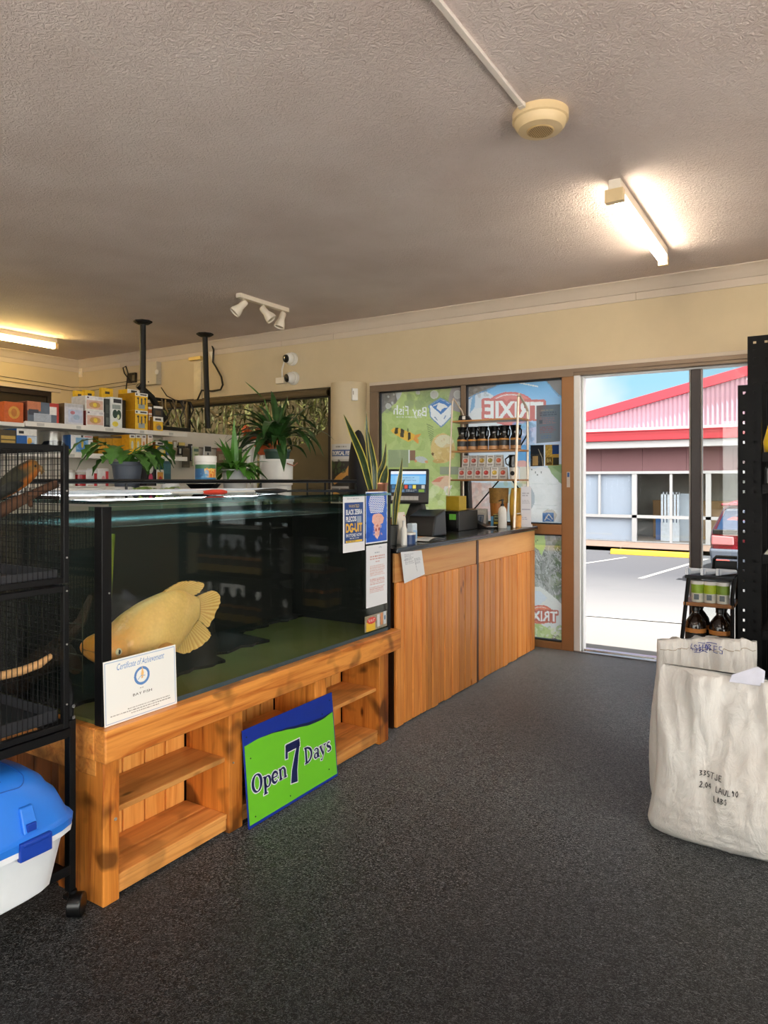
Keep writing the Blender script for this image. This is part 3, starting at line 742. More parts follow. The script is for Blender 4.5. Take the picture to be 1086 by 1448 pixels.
# parked car (rear towards us)
def car():
    c = thing('parked_car', 'parked red hatchback wagon seen from behind with grey bumper', 'car', (-.97, 14.6, gz(14.6)))
    X0, X1, Y0 = -1.87, -.07, 14.6; g = gz(14.6)
    M['carred'] = plain('red_car_paint', (116, 14, 27), .25, .2, var=.04, coat=.6)
    M['cargrey'] = plain('grey_bumper', (58, 64, 76), .5, var=.06)
    M['carglass'] = plain('dark_car_glass', (44, 66, 98), .08, var=.1, spec=.8)
    # body: cross sections from rear to front: (y, half width bottom, half width belt, half width roof, z bottom, z belt, z roof)
    cx = (X0 + X1) / 2
    secs = [(0, .80, .86, .62, .36, .98, 1.26), (.10, .86, .90, .64, .28, .98, 1.46), (.45, .90, .91, .66, .22, .99, 1.55), (1.6, .90, .91, .68, .22, .98, 1.56), (2.5, .90, .91, .66, .22, .96, 1.46), (3.3, .90, .90, .70, .22, .94, 1.0), (4.1, .86, .84, .6, .26, .84, .88), (4.35, .74, .70, .5, .36, .70, .74)]
    mb = MB(); rings = []
    for y, hb, hm, hr, zb, zm, zr in secs:
        pts = [(-hb * .9, zb), (-hb, zb + .15), (-hm, zm - .15), (-hm + .02, zm), (-hr, zr - .05), (-hr + .12, zr), (hr - .12, zr), (hr, zr - .05), (hm - .02, zm), (hm, zm - .15), (hb, zb + .15), (hb * .9, zb)]
        rings.append([mb.bm.verts.new((cx + a, Y0 + y, g + z)) for a, z in pts])
    mb.skin(rings); mb.done('body', M['carred'], c, smooth=True, bevel=.02)
    mb = MB()
    mb.hexa([(X0 + .06, Y0 - .10, g + .30), (X1 - .06, Y0 - .10, g + .30), (X1 - .0, Y0 + .5, g + .24), (X0 + .0, Y0 + .5, g + .24), (X0 + .0, Y0 - .06, g + .66), (X1 - .0, Y0 - .06, g + .66), (X1 + .01, Y0 + .3, g + .70), (X0 - .01, Y0 + .3, g + .70)])
    mb.done('rear_bumper', M['cargrey'], c, bevel=.04, segs=3)
    mb = MB(); mb.hexa([(X0 + .10, Y0 - .02, g + 1.0), (X1 - .10, Y0 - .02, g + 1.0), (X1 - .12, Y0 + .06, g + 1.0), (X0 + .12, Y0 + .06, g + 1.0), (X0 + .28, Y0 + .02, g + 1.42), (X1 - .28, Y0 + .02, g + 1.42), (X1 - .28, Y0 + .2, g + 1.44), (X0 + .28, Y0 + .2, g + 1.44)])
    mb.done('rear_window', M['carglass'], c, bevel=.03)
    mb = MB(); mb.b(X0 + .06, X1 - .06, Y0 - .035, Y0 + .05, g + .94, g + 1.03); mb.done('tailgate_band', M['blkp'], c, bevel=.015)
    mb = MB(); mb.b(X0 + .2, X1 - .2, Y0 - .03, Y0 + .25, g + 1.47, g + 1.52); mb.done('spoiler', M['carred'], c, bevel=.02)
    tl = plain('clear_tail_light', (186, 110, 112), .15, var=.2, scale=60); tr_ = plain('red_reflector', (226, 70, 54), .2)
    for s in (-1, 1):
        mb = MB(); a, e = cx + s * .86, cx + s * .48
        mb.hexa([(min(a, e), Y0 - .03, g + .74), (max(a, e), Y0 - .03, g + .74), (max(a, e), Y0 + .2, g + .74), (min(a, e), Y0 + .2, g + .74), (min(a, e), Y0 - .03, g + .92), (max(a, e), Y0 - .03, g + .90), (max(a, e), Y0 + .2, g + .92), (min(a, e), Y0 + .2, g + .92)])
        mb.done('tail_light', tl, c, bevel=.02)
        mb = MB(); mb.b(cx + s * .82, cx + s * .55, Y0 - .112, Y0 - .09, g + .42, g + .47); mb.done('reflector', tr_, c, bevel=.008)
        for y in (.75, 3.35):
            mb = MB(); mb.cyl((cx + s * .70, Y0 + y, g + .31), (cx + s * .90, Y0 + y, g + .31), .31, n=24); wh = mb.done('wheel', M['rubber'], c, smooth=True)
            mb = MB(); mb.cyl((cx + s * .89, Y0 + y, g + .31), (cx + s * .915, Y0 + y, g + .31), .19, n=20); mb.done('hub', M['chrome'], wh)
        mb = MB(); mb.hexa([(cx + s * .89, Y0 + .5, g + 1.0), (cx + s * .89, Y0 + 3.0, g + 1.0), (cx + s * .70, Y0 + 2.5, g + 1.40), (cx + s * .70, Y0 + .55, g + 1.42), (cx + s * .905, Y0 + .5, g + 1.0), (cx + s * .905, Y0 + 3.0, g + 1.0), (cx + s * .715, Y0 + 2.5, g + 1.40), (cx + s * .715, Y0 + .55, g + 1.42)])
        mb.done('side_window', M['carglass'], c)
    mb = MB(); mb.b(cx - .26, cx + .26, Y0 - .06, Y0 - .02, g + .78, g + .90); mb.done('number_plate', M['paper'], c, bevel=.005)
car()
# trees beyond the dark window
M['leafout'] = plain('tree_leaf', (74, 79, 29), .6, var=.4, scale=1.5)
M['leafout2'] = plain('tree_leaf_dark', (55, 59, 25), .6, var=.4, scale=1.5)
M['bark'] = plain('pale_bark', (109, 92, 65), .9, var=.3, scale=6, bump=.4, bscale=30)
def tree(x, y, h, cr, seed, leafmat, label):
    r = random.Random(seed); t = thing('garden_tree', label, 'tree', (x, y, 0), 'trees outside the dark window')
    mb = MB(); mb.tube([(x, y, gz(y)), (x + .05, y, h * .35), (x - .04, y + .05, h * .7), (x + .02, y, h)], [.09, .07, .05, .02], 8)
    for k in range(7):
        z = h * (.25 + .1 * k); a = r.uniform(0, 6.28); mb.tube([(x, y, z), (x + math.cos(a) * cr * .7, y + math.sin(a) * cr * .6, z + .5)], [.03, .008], 5)
    mb.done('trunk', M['bark'], t, smooth=True)
    mb = MB()
    for k in range(1500):
        a, zz = r.uniform(0, 6.283), r.random(); rad = cr * math.sqrt(r.random()) * (.55 + .45 * math.sin(PI * min(1, zz * .9 + .1)))
        p = V((x + math.cos(a) * rad, y + math.sin(a) * rad * .8, .15 + zz * (h * 1.1)))
        blade(mb, p, (r.uniform(-.5, .5), r.uniform(-.5, .5), r.uniform(-.8, .3)), r.uniform(.14, .3), r.uniform(.03, .06), r.uniform(.2, 1.2), 0, 2)
    mb.done('foliage', leafmat, t, fix=False); return t
lbl = ['leafy tree filling the left end of the dark window', 'slim green tree behind the black ceiling pole', 'olive tree behind the middle of the dark window', 'leafy tree behind the tall plant in the bucket', 'green tree at the dark window beside the pillar', 'dense tree standing behind the others outside the dark window']
for k, (x, y, h, cr) in enumerate(((-9.4, 7.6, 3.0, 1.0), (-8.0, 8.2, 3.4, 1.0), (-6.6, 7.6, 2.9, .95), (-5.5, 8.1, 3.3, 1.0), (-4.7, 7.2, 3.0, .8), (-7.2, 10.0, 4.0, 1.6))):
    tree(x, y, h, cr, 40 + k, M['leafout'] if k % 2 == 0 else M['leafout2'], lbl[k])
mb = MB()
for k in range(36): mb.b(-14 + k * .25, -14 + k * .25 + .235, 11.2, 11.23, -.5, 3.25 + .02 * (k % 3))
mb.b(-14, -5.02, 11.23, 11.28, .3, .4); mb.b(-14, -5.02, 11.23, 11.28, 1.9, 2.0)
tag(mb.done('paling_fence', plain('weathered_paling', (79, 68, 49), .85, var=.25, scale=4)), 'weathered paling fence behind the trees outside the dark window', 'fence')

# ================================================================== light
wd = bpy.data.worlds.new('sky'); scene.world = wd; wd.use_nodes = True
nt = wd.node_tree; nt.nodes.clear()
tc = nt.nodes.new('ShaderNodeTexCoord'); sp = nt.nodes.new('ShaderNodeSeparateXYZ'); nt.links.new(tc.outputs['Generated'], sp.inputs[0])
rp = nt.nodes.new('ShaderNodeValToRGB'); nt.links.new(sp.outputs['Z'], rp.inputs[0])
e = rp.color_ramp.elements; e[0].position = 0.0; e[0].color = rgb(214, 238, 248); e[1].position = .6; e[1].color = rgb(150, 190, 232)
x = e.new(.13); x.color = rgb(168, 222, 246)
ns = nt.nodes.new('ShaderNodeTexNoise'); ns.inputs['Scale'].default_value = 3; ns.inputs['Detail'].default_value = 5; nt.links.new(tc.outputs['Generated'], ns.inputs['Vector'])
cr = nt.nodes.new('ShaderNodeValToRGB'); nt.links.new(ns.outputs['Fac'], cr.inputs[0]); cr.color_ramp.elements[0].position = .58; cr.color_ramp.elements[1].position = .75
mx = nt.nodes.new('ShaderNodeMix'); mx.data_type = 'RGBA'; nt.links.new(cr.outputs[0], mx.inputs[0]); nt.links.new(rp.outputs[0], mx.inputs[6]); mx.inputs[7].default_value = (1, 1, 1, 1)
bg = nt.nodes.new('ShaderNodeBackground'); nt.links.new(mx.outputs[2], bg.inputs[0])
# sky boosted behind and right to light the room, dimmer over the car park
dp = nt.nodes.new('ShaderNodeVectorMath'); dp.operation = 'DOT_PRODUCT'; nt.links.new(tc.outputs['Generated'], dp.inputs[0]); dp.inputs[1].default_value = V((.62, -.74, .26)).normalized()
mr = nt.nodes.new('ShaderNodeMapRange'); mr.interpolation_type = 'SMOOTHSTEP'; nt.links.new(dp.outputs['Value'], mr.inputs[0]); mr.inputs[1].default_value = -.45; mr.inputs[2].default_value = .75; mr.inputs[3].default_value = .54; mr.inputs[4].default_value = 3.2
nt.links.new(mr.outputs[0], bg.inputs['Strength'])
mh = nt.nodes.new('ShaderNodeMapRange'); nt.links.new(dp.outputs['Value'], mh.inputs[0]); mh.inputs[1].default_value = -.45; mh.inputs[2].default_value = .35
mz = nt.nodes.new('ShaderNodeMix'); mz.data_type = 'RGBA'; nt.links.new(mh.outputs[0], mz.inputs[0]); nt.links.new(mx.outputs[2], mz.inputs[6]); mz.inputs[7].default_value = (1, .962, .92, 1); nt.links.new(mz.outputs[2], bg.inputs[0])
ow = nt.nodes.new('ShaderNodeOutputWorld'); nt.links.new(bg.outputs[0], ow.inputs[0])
sun = bpy.data.lights.new('sun', 'SUN'); sun.energy = 12; sun.angle = math.radians(.6); sun.color = (1, .965, .93)
so = bpy.data.objects.new('sun', sun); COL.objects.link(so); so.rotation_euler = V((.55, -.16, 1)).to_track_quat('Z', 'Y').to_euler()
def portal(name, c, sx, sy, rot):
    l = bpy.data.lights.new(name, 'AREA'); l.shape = 'RECTANGLE'; l.size = sx; l.size_y = sy; l.cycles.is_portal = True
    o = bpy.data.objects.new(name, l); COL.objects.link(o); o.location = c; o.rotation_euler = rot
portal('door_daylight', (.15, 5.62, 1.1), 3.6, 2.2, (-PI / 2, 0, 0))
portal('vinyl_window_daylight', (-2.6, 5.62, 1.1), 1.9, 2.2, (-PI / 2, 0, 0))
portal('dark_window_daylight', (-5.5, 5.62, 1.55), 3.0, 1.3, (-PI / 2, 0, 0))
portal('right_window_daylight', (XR + .16, .1, 1.38), 2.15, 4.8, (0, PI / 2, 0))
portal('back_window_daylight', (-1.25, YB - .15, 1.38), 6.3, 2.15, (PI / 2, 0, 0))
# fluorescent battens
def batten(name_label, x, y0, y1, colr, strength, group='ceiling fluorescent battens'):
    t = thing('fluorescent_batten', name_label, 'ceiling light', (x, (y0 + y1) / 2, ZC), group)
    mb = MB(); mb.b(x - .03, x + .03, y0, y1, ZC - .05, ZC); mb.done('housing', M['ivory'], t, bevel=.004)
    for a, s in ((y0, -1), (y1, 1)):
        mb = MB(); mb.b(x - .045, x + .045, a - .012, a + .03 * (1 if s < 0 else -1) + 0, ZC - .115, ZC - .05) if s < 0 else mb.b(x - .03, x + .03, a - .02, a + .015, ZC - .11, ZC - .05)
        mb.done('lamp_holder', M['beige'], t, bevel=.004)
    mb = MB(); mb.cyl((x, y0 + .02, ZC - .085), (x, y1 - .02, ZC - .085), .021, n=12); mb.done('tube', glow('tube_' + str(strength), colr, strength), t, smooth=True)
    return t
batten('fluorescent batten glowing on the ceiling above the doorway', -.885, 3.56, 4.80, (1, .86, .66), 24)
batten('warm glowing fluorescent batten in the ceiling corner at left', -6.86, 3.2, 4.47, (1, .70, .24), 42)
batten('unseen fluorescent batten added on the ceiling behind the viewer', -.9, -.9, .34, (1, .93, .88), 34)  # unseen, added to fill the room with light
batten('unseen fluorescent batten added behind the viewer above the left aisle', -4.2, -.6, .64, (1, .88, .74), 20)  # also added out of view as fill light

# camera
cd = bpy.data.cameras.new('camera'); cam = bpy.data.objects.new('camera', cd); COL.objects.link(cam)
cam.location = (0, 0, EYE); cam.rotation_euler = (PI / 2, 0, math.radians(32)); cd.sensor_fit = 'AUTO'; cd.sensor_width = 36
cd.lens = 36 * 1000 / 1448; cd.shift_y = -44 / 1448; cd.clip_start = .02; cd.clip_end = 300
scene.camera = cam
scene.view_settings.view_transform = 'Standard'; scene.view_settings.look = 'None'; scene.view_settings.gamma = 1; scene.view_settings.use_curve_mapping = False
scene.view_settings.exposure = 1.06
try:
    scene.cycles.use_denoising = True; scene.cycles.max_bounces = 10; scene.cycles.diffuse_bounces = 5; scene.cycles.transparent_max_bounces = 24; scene.cycles.sample_clamp_indirect = 6
    scene.cycles.caustics_reflective = False
except Exception: pass
# ================================================================== timber stand
XS = -1.905
st = thing('tank_stand', 'long amber-stained timber stand with open shelves carrying the big aquarium', 'stand', (-2.2, 2.29, 0))
mb = MB(); mb.b(-1.935, -1.878, 1.39, 3.175, .455, .557); mb.done('top_beam', M['stain'], st, bevel=.005)
mb = MB(); mb.b(-2.60, -1.936, 1.39, 1.445, .455, .557); mb.b(-2.60, -1.94, 1.40, 1.44, .40, .454); mb.done('end_beam', M['stain'], st, bevel=.004)
mb = MB(); mb.b(-2.60, -1.937, 1.447, 3.175, .535, .556); mb.done('top_board', M['stains'], st)
for y0, y1 in ((1.402, 1.462), (1.949, 2.022), (2.478, 2.562), (3.008, 3.092)):
    mb = MB(); mb.b(-2.138, XS, y0, y1, 0, .454); o = mb.done('post', M['stainz'], st, bevel=.004)
    if y0 < 1.5:
        mb = MB(); mb.cyl((XS - .002, 1.445, .262), (XS + .004, 1.445, .262), .005, n=10); mb.done('screw', M['screw'], o)
    elif y0 < 2:
        mb = MB(); mb.cyl((XS - .002, 1.97, .262), (XS + .003, 1.97, .262), .004, n=10); mb.done('screw', M['screw'], o)
for k, (y0, y1) in enumerate(((1.463, 1.948), (2.023, 2.477), (2.563, 3.007))):
    mb = MB(); mb.b(-2.139, -1.925, y0, y1, .268, .286); mb.done('shelf', M['stains'], st, bevel=.003)
    mb = MB(); mb.b(-2.139, -2.03, y0, y1, .055, .074); mb.b(-2.027, -1.915, y0, y1, .055, .074); mb.b(-1.945, -1.918, y0, y1, .012, .054); mb.done('bottom_shelf', M['stains'], st, bevel=.003)
    mb = MB(); n = 5; w = (y1 - y0) / n
    for i in range(n): mb.b(-2.165, -2.141, y0 + i * w + .0028, y0 + (i + 1) * w - .0028, .0, .532)
    mb.done('back_board', M['stainb'], st, bevel=.004)
mb = MB()
for i in range(6): mb.b(-1.99 - i * .1 + .002 - .1, -1.99 - i * .1 - .002, 1.412, 1.43, 0, .40)
mb.done('end_panel', wood('dark_amber_board', (150, 84, 34), (84, 40, 12), 'Z', .8, char=.5), st, bevel=.002)
mb = MB(); mb.b(-2.13, -1.99, 3.072, 3.09, 0, .454); mb.b(-2.60, -2.17, 3.072, 3.09, 0, .454); mb.done('right_panel', M['stainz'], st)
mb = MB(); mb.b(-2.185, -2.167, 1.45, 3.06, 0, .53); mb.done('rear_panel', wood('dark_rear_board', (70, 38, 16), (36, 18, 8), 'Z', .8), st)

# ================================================================== aquarium
aq = thing('aquarium', 'huge dark glass aquarium on the timber stand holding one big pale fish', 'aquarium', (-2.24, 2.27, .557))
AX0, AX1, AY0, AY1, AZ0, AZ1 = -2.56, -1.925, 1.415, 3.135, .558, 1.268
gA = clear('aquarium_glass', (.97, .98, .95), 0, .75); gT = clear('water_tint', (.80, .88, .78))
teal = plain('glass_edge_teal', (96, 150, 146), .15, var=.1, scale=4, spec=.7)
mb = MB(); mb.b(AX1 - .012, AX1, AY0, AY1, AZ0 + .012, AZ1 - .02); mb.done('front_glass', gA, aq)
mb = MB(); mb.b(AX0, AX1 - .012, AY0, AY0 + .012, AZ0 + .012, AZ1 - .02); mb.done('side_glass', gA, aq)
mb = MB(); mb.b(AX0, AX1 - .012, AY1 - .012, AY1, AZ0 + .012, AZ1 - .02); mb.done('side_glass', gA, aq)
tb = plain('aquarium_backing', (3, 4, 3), .7, var=.2)
mb = MB(); mb.b(AX0 - .004, AX0, AY0, AY1, AZ0 + .012, AZ1 - .06); mb.b(AX0, AX1 - .03, AY1 - .016, AY1 - .013, AZ0 + .012, AZ1 - .06); mb.b(AX0, AX1 - .02, AY1 - .0185, AY1 - .0172, AZ0 + .012, AZ1 - .06); mb.done('black_backing', tb, aq)
olive = plain('olive_tank_floor', (104, 106, 58), .6, var=.18, scale=3)
mb = MB(); mb.b(AX0, AX1, AY0, AY1, AZ0, AZ0 + .011); mb.done('tank_floor', olive, aq)
# dark silt covering the back of the tank floor, ragged towards the front
mb = MB(); r = random.Random(3); pts = [(AX0 + .002, AY0 + .013)]
n = 44
for i in range(n + 1):
    f = i / n; y = AY0 + .013 + f * (AY1 - AY0 - .03)
    e = -2.14 - (.10 if .44 < f < .68 else 0) - (.34 if f > .68 else 0) + .02 * r.uniform(-1, 1)
    pts.append((max(e, AX0 + .01), y))
pts.append((AX0 + .002, AY1 - .02))
mb.prism([(x, y, AZ0 + .0115) for x, y in pts], (0, 0, .012)); mb.done('dark_silt', plain('dark_silt', (16, 16, 12), .9, var=.3, scale=30, bump=.4), aq)
mb = MB(); mb.b(AX0 + .002, AX1 - .013, AY0 + .013, AY1 - .017, 1.180, 1.184); mb.done('water_surface', clear('water_skin', (.55, .68, .66), .05, 1.6, rgb(96, 122, 128), .28), aq)
mb = MB(); mb.b(AX1 - .0005, AX1 + .004, AY0 - .006, AY0 + .030, AZ0, AZ1 - .02); mb.b(AX1 - .034, AX1 + .002, AY0 - .006, AY0 - .0005, AZ0, AZ1 - .02); cp = mb.done('corner_trim', M['blk'], aq, bevel=.002)
mb = MB(); mb.cyl((AX1 + .003, AY0 + .02, .975), (AX1 + .0055, AY0 + .02, .975), .003, n=8); mb.done('rivet', M['screw'], cp)
mb = MB(); mb.b(AX1 - .0005, AX1 + .004, AY1 - .02, AY1 + .005, AZ0, AZ1 - .005); mb.done('corner_trim', M['blk'], aq, bevel=.002)
mb = MB(); mb.b(AX1, AX1 + .003, AY0 + .031, AY1 - .021, AZ0, AZ0 + .016); mb.done('base_seal', plain('blue_grey_sealant', (58, 76, 84), .4), aq)
edgem = clear('teal_edge', (.50, .72, .70), .1, 3.0); lidm = clear('lid_glass', (.62, .80, .80), .02, 2.2)
for y0, y1 in ((AY0 - .01, 1.98), (1.985, 2.56), (2.565, AY1 + .005)):
    mb = MB(); mb.b(AX0, AX1 + .006, y0, y1, AZ1 - .012, AZ1); o = mb.done('lid_glass', lidm, aq)
    mb = MB(); mb.b(AX1 + .0062, AX1 + .0075, y0, y1, AZ1 - .012, AZ1); mb.done('glass_edge', edgem, o)
mb = MB(); mb.b(AX1 - .09, AX1 - .0125, AY0 + .013, AY1 - .013, AZ1 - .034, AZ1 - .021); mb.done('front_brace', clear('brace_glass', (.52, .74, .72), .02, 2.0), aq)
mb = MB(); mb.b(AX1 - .0125, AX1 + .0005, AY0 + .031, AY1 - .021, AZ1 - .0195, AZ1 - .0125); mb.done('rim_edge', edgem, aq)
mb = MB(); mb.b(-2.36, -2.24, 1.46, 2.62, AZ1 + .012, AZ1 + .028); lb_ = mb.done('light_bar', plain('pale_lamp_housing', (214, 224, 234), .4, var=.03), aq, bevel=.003)
mb = MB(); mb.b(-2.352, -2.248, 1.47, 2.61, AZ1 + .009, AZ1 + .0118); mb.done('led_strip', glow('led_cool_white', (.95, .97, 1.0), 13.0), lb_)
for y in (1.46, 2.605):
    mb = MB(); mb.b(-2.36, -2.24, y, y + .015, AZ1 + .0005, AZ1 + .0115); mb.done('lamp_foot', M['blkp'], lb_)
mb = MB(); mb.cyl((-2.42, 1.78, .58), (-2.40, 1.80, 1.12), .017, n=10); mb.done('uplift_pipe', plain('algae_green_pipe', (120, 128, 30), .5, var=.3, scale=8), aq, smooth=True)
mb = MB(); mb.tube([(-2.46, 1.44, .60), (-2.36, 1.50, .70), (-2.2, 1.47, .74), (-2.12, 1.46, .70)], [.05, .045, .035, .02], 9); mb.tube([(-2.36, 1.5, .70), (-2.3, 1.6, .82), (-2.33, 1.66, .90)], [.035, .02, .01], 7)
mb.done('driftwood', plain('sunken_driftwood', (44, 28, 13), .8, var=.4, scale=14, bump=.5, bscale=30), aq, smooth=True)
mb = MB()
for k in range(7): mb.b(-2.5 + k * .075, -2.495 + k * .075, 1.4285, 1.4295, .64, .95)
for k in range(6): mb.b(-2.5, -2.05, 1.4285, 1.4295, .66 + k * .05, .664 + k * .05)
mb.done('side_mesh', plain('dark_green_mesh', (34, 38, 20), .7), aq)

# ---- the fish
FX = -2.10
fi = thing('giant_fish', 'giant cream and orange fish facing the left end of the aquarium', 'fish', (FX, 1.85, .85))
Tp = [(126.5, 919), (129, 909), (137, 899), (149, 893), (165, 882.5), (179, 868), (197, 854), (219, 842.5), (240, 834.5), (257, 834.5), (270, 840.5), (281, 845)]
Bt = [(127, 922), (129, 930), (136, 937.5), (149, 940), (168, 940), (188, 944), (206, 945), (226, 938), (245, 921), (262, 900), (273, 884), (280.5, 875)]
def cat(P, f):
    f = f * (len(P) - 1); i = min(int(f), len(P) - 2); t = f - i
    p0, p1, p2, p3 = [V(P[min(max(k, 0), len(P) - 1)]) for k in (i - 1, i, i + 1, i + 2)]
    return .5 * (2 * p1 + (p2 - p0) * t + (2 * p0 - 5 * p1 + 4 * p2 - p3) * t * t + (3 * p1 - p0 - 3 * p2 + p3) * t ** 3)
def inked(ob, cols, mat):
    at = ob.data.color_attributes.new('ink', 'FLOAT_COLOR', 'POINT'); buf = np.ones((len(cols), 4), np.float32); buf[:, :3] = np.array(cols)[:, :3]
    at.data.foreach_set('color', buf.ravel())
def fishmat():
    t = NT('fish_skin'); a = t.n('ShaderNodeAttribute', attribute_name='ink'); v = t.coord((1, 1, 1))
    vo = t.n('ShaderNodeTexVoronoi', Scale=90.0); t.L(v, vo.inputs['Vector'])
    c = t.mix(t.math('MULTIPLY', vo.outputs['Distance'], .35), a.outputs['Color'], rgb(206, 160, 92))
    p = t.pbr(c, .34, 0, .5, t.bump(vo.outputs['Distance'], .25, .003)); p.inputs['Subsurface Weight'].default_value = .15; p.inputs['Subsurface Radius'].default_value = (.03, .015, .006)
    return t.done(p)
FM = fishmat()
mb = MB(); NS, NR = 48, 24; rings = []; cols = []
for i in range(NS + 1):
    f = i / NS; a, c = cat(Tp, f), cat(Bt, f)
    pa, pb = onX(a.x, a.y, FX), onX(c.x, c.y, FX)
    mid, hv = (pa + pb) / 2, (pa - pb) / 2
    wd_ = .012 + .092 * math.sin(PI * min(1, f * .80 + .12)) ** .9 * (1 - .35 * f); wd_ *= min(1, .35 + f * 6); wd_ *= 1 - .65 * max(0, (f - .6) / .4) ** 1.3
    ring = []
    for k in range(NR):
        ph = 2 * PI * k / NR; cs, sn = math.cos(ph), math.sin(ph)
        yy = math.copysign(abs(cs) ** .92, cs)
        p = mid + hv * yy + V((1, 0, 0)) * wd_ * sn
        # mouth crease and gill edge
        if f < .10 and abs(cs + .25) < .25: p.x -= .010 * math.copysign(1, sn) * (1 - f / .10)
        if .30 < f < .345 and cs < .55: p.x -= .005 * math.copysign(1, sn)
        ring.append(mb.bm.verts.new(p))
        head = max(0, 1 - f / .52); cr_ = np.array(rgb(246, 208, 132)); og = np.array(rgb(236, 150, 52)); tp = np.array(rgb(240, 168, 66))
        col = cr_ * (1 - min(1, head * 1.5)) + og * min(1, head * 1.5)
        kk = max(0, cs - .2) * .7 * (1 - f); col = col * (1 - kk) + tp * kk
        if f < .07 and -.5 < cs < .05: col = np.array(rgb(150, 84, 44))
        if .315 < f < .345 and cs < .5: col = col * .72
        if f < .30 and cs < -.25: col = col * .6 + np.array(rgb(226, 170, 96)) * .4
        cols.append(col * (1 + .05 * mnoise.noise(p * 60)))
    rings.append(ring)
mb.skin(rings); b_ = mb.done('body', FM, fi, smooth='all'); inked(b_, cols, FM)
finm = plain('fish_fin', (246, 216, 140), .4, var=.12, scale=40, bump=.3, bscale=120)
def fin(name, base, edge, th=.006, xo=0.0, parent=fi, mat=FM, n=16):
    """a fin: rays fan from the base line out to the edge line, rippled across"""
    mb = MB(); inkc = []; ca, cb = np.array(rgb(250, 222, 150)), np.array(rgb(216, 164, 82)); jr = random.Random(len(name))
    jag = [1 - .10 * jr.random() * (i % 2) for i in range(n * 2 + 1)]
    for s_ in (1, -1):
        rows = []
        for j in range(5):
            g = j / 4; row = []
            for i in range(n * 2 + 1):
                f = i / (n * 2); a, e = cat(base, f), cat(edge, f); q = a * (1 - g * jag[i]) + e * (g * jag[i]); inkc.append((ca if i % 2 else cb) * (1 - .25 * (1 - g)) if mat is FM else (0, 0, 0, 1))
                p = onX(q.x, q.y, FX); p.x += xo + s_ * (th * (1 - .75 * g)) + (.0022 * math.sin(i * PI) if 0 else (.0034 if i % 2 else -.0034) * g)
                row.append(mb.bm.verts.new(p))
            rows.append(row)
        for a, c in zip(rows, rows[1:]):
            for i in range(n * 2): mb.face([a[i], a[i + 1], c[i + 1], c[i]])
    o = mb.done(name, mat, parent, smooth='all', fix=False)
    if mat is FM: inked(o, inkc, FM)
    return o
fin('dorsal_fin', [(228, 840), (244, 835), (258, 835.5), (271, 842.5)], [(236, 833), (254, 823), (272, 821.5), (289, 825.5), (284, 836), (272, 843)])
fin('tail_fin', [(279, 844), (282, 852), (282, 866), (279.5, 876)], [(291, 838), (301, 835), (310, 840), (312, 849), (307, 863), (299, 880), (294, 887.5), (286, 881)])
fin('anal_fin', [(280, 877), (272, 886), (262, 901), (250, 917)], [(290, 886), (298, 897.5), (291, 909), (272, 920.8), (260, 925), (249.8, 921.8)])
pe = fin('pectoral_fin', [(198, 917), (200, 912), (203, 908), (207, 906)], [(212, 925), (222, 921), (226, 914), (222, 907), (213, 904)], .003, .092, mat=plain('fish_pectoral', (222, 160, 88), .4, var=.1), n=10)
def on_fish(px, py, dx): return onX(px, py, FX) + V((dx, 0, 0))
e0 = on_fish(174.4, 918.4, .0)
ew = b_.closest_point_on_mesh(e0 + V((.3, -.12, .02)) - V(fi.location))
ec = ew[1] + V(fi.location)
mb = MB(); mb.sph(ec, .0125, (.55, 1, 1), 0, 14); ey = mb.done('eye', plain('fish_eye_ring', (232, 222, 190), .25, var=.15), fi, smooth='all')
mb = MB(); mb.sph(ec + V((.0035, -.0008, 0)), .0078, (.6, .75, 1.1), 0, 12); mb.done('pupil', plain('fish_pupil', (18, 34, 22), .1), ey, smooth='all')

# ---- certificate leaning on the glass
R = Raster(0, 0, 297, 205, 260, (238, 237, 232))
R.rect(5, 5, 292, 200, (150, 178, 214)); R.rect(7.5, 7.5, 289.5, 197.5, (240, 239, 235))
R.text('Certificate of Achievement', 52, 16, 246, 36, (96, 142, 200), shear=.35)
R.ell(150, 74, 32, 30, (92, 136, 194), inner=.72); R.poly([(146, 70), (152, 44), (158, 66), (154, 82), (148, 84)], (238, 190, 120)); R.line([(134, 84), (146, 74), (164, 76)], 2, (140, 170, 206))
R.words(140, 112, 160, 3, (120, 110, 90), 1); R.text('BAY FISH', 112, 126, 190, 134, (60, 54, 44)); R.words(24, 176, 272, 3.4, (110, 106, 98), 1, ragged=.02); R.words(90, 168, 275, 3, (130, 126, 118), 1, ragged=.05); R.words(104, 184, 220, 3, (130, 126, 118), 1, ragged=.02)
ce = sheet('certificate', R, lambda s, t: V((-1.909 - .008 * (1 - t), 1.447 + .288 * s if 0 else 1.409 + .291 * s, .5585 + .203 * (1 - t))), printed('certificate_paper', .4))
tag(ce, 'framed white certificate with blue border propped against the aquarium front', 'certificate')
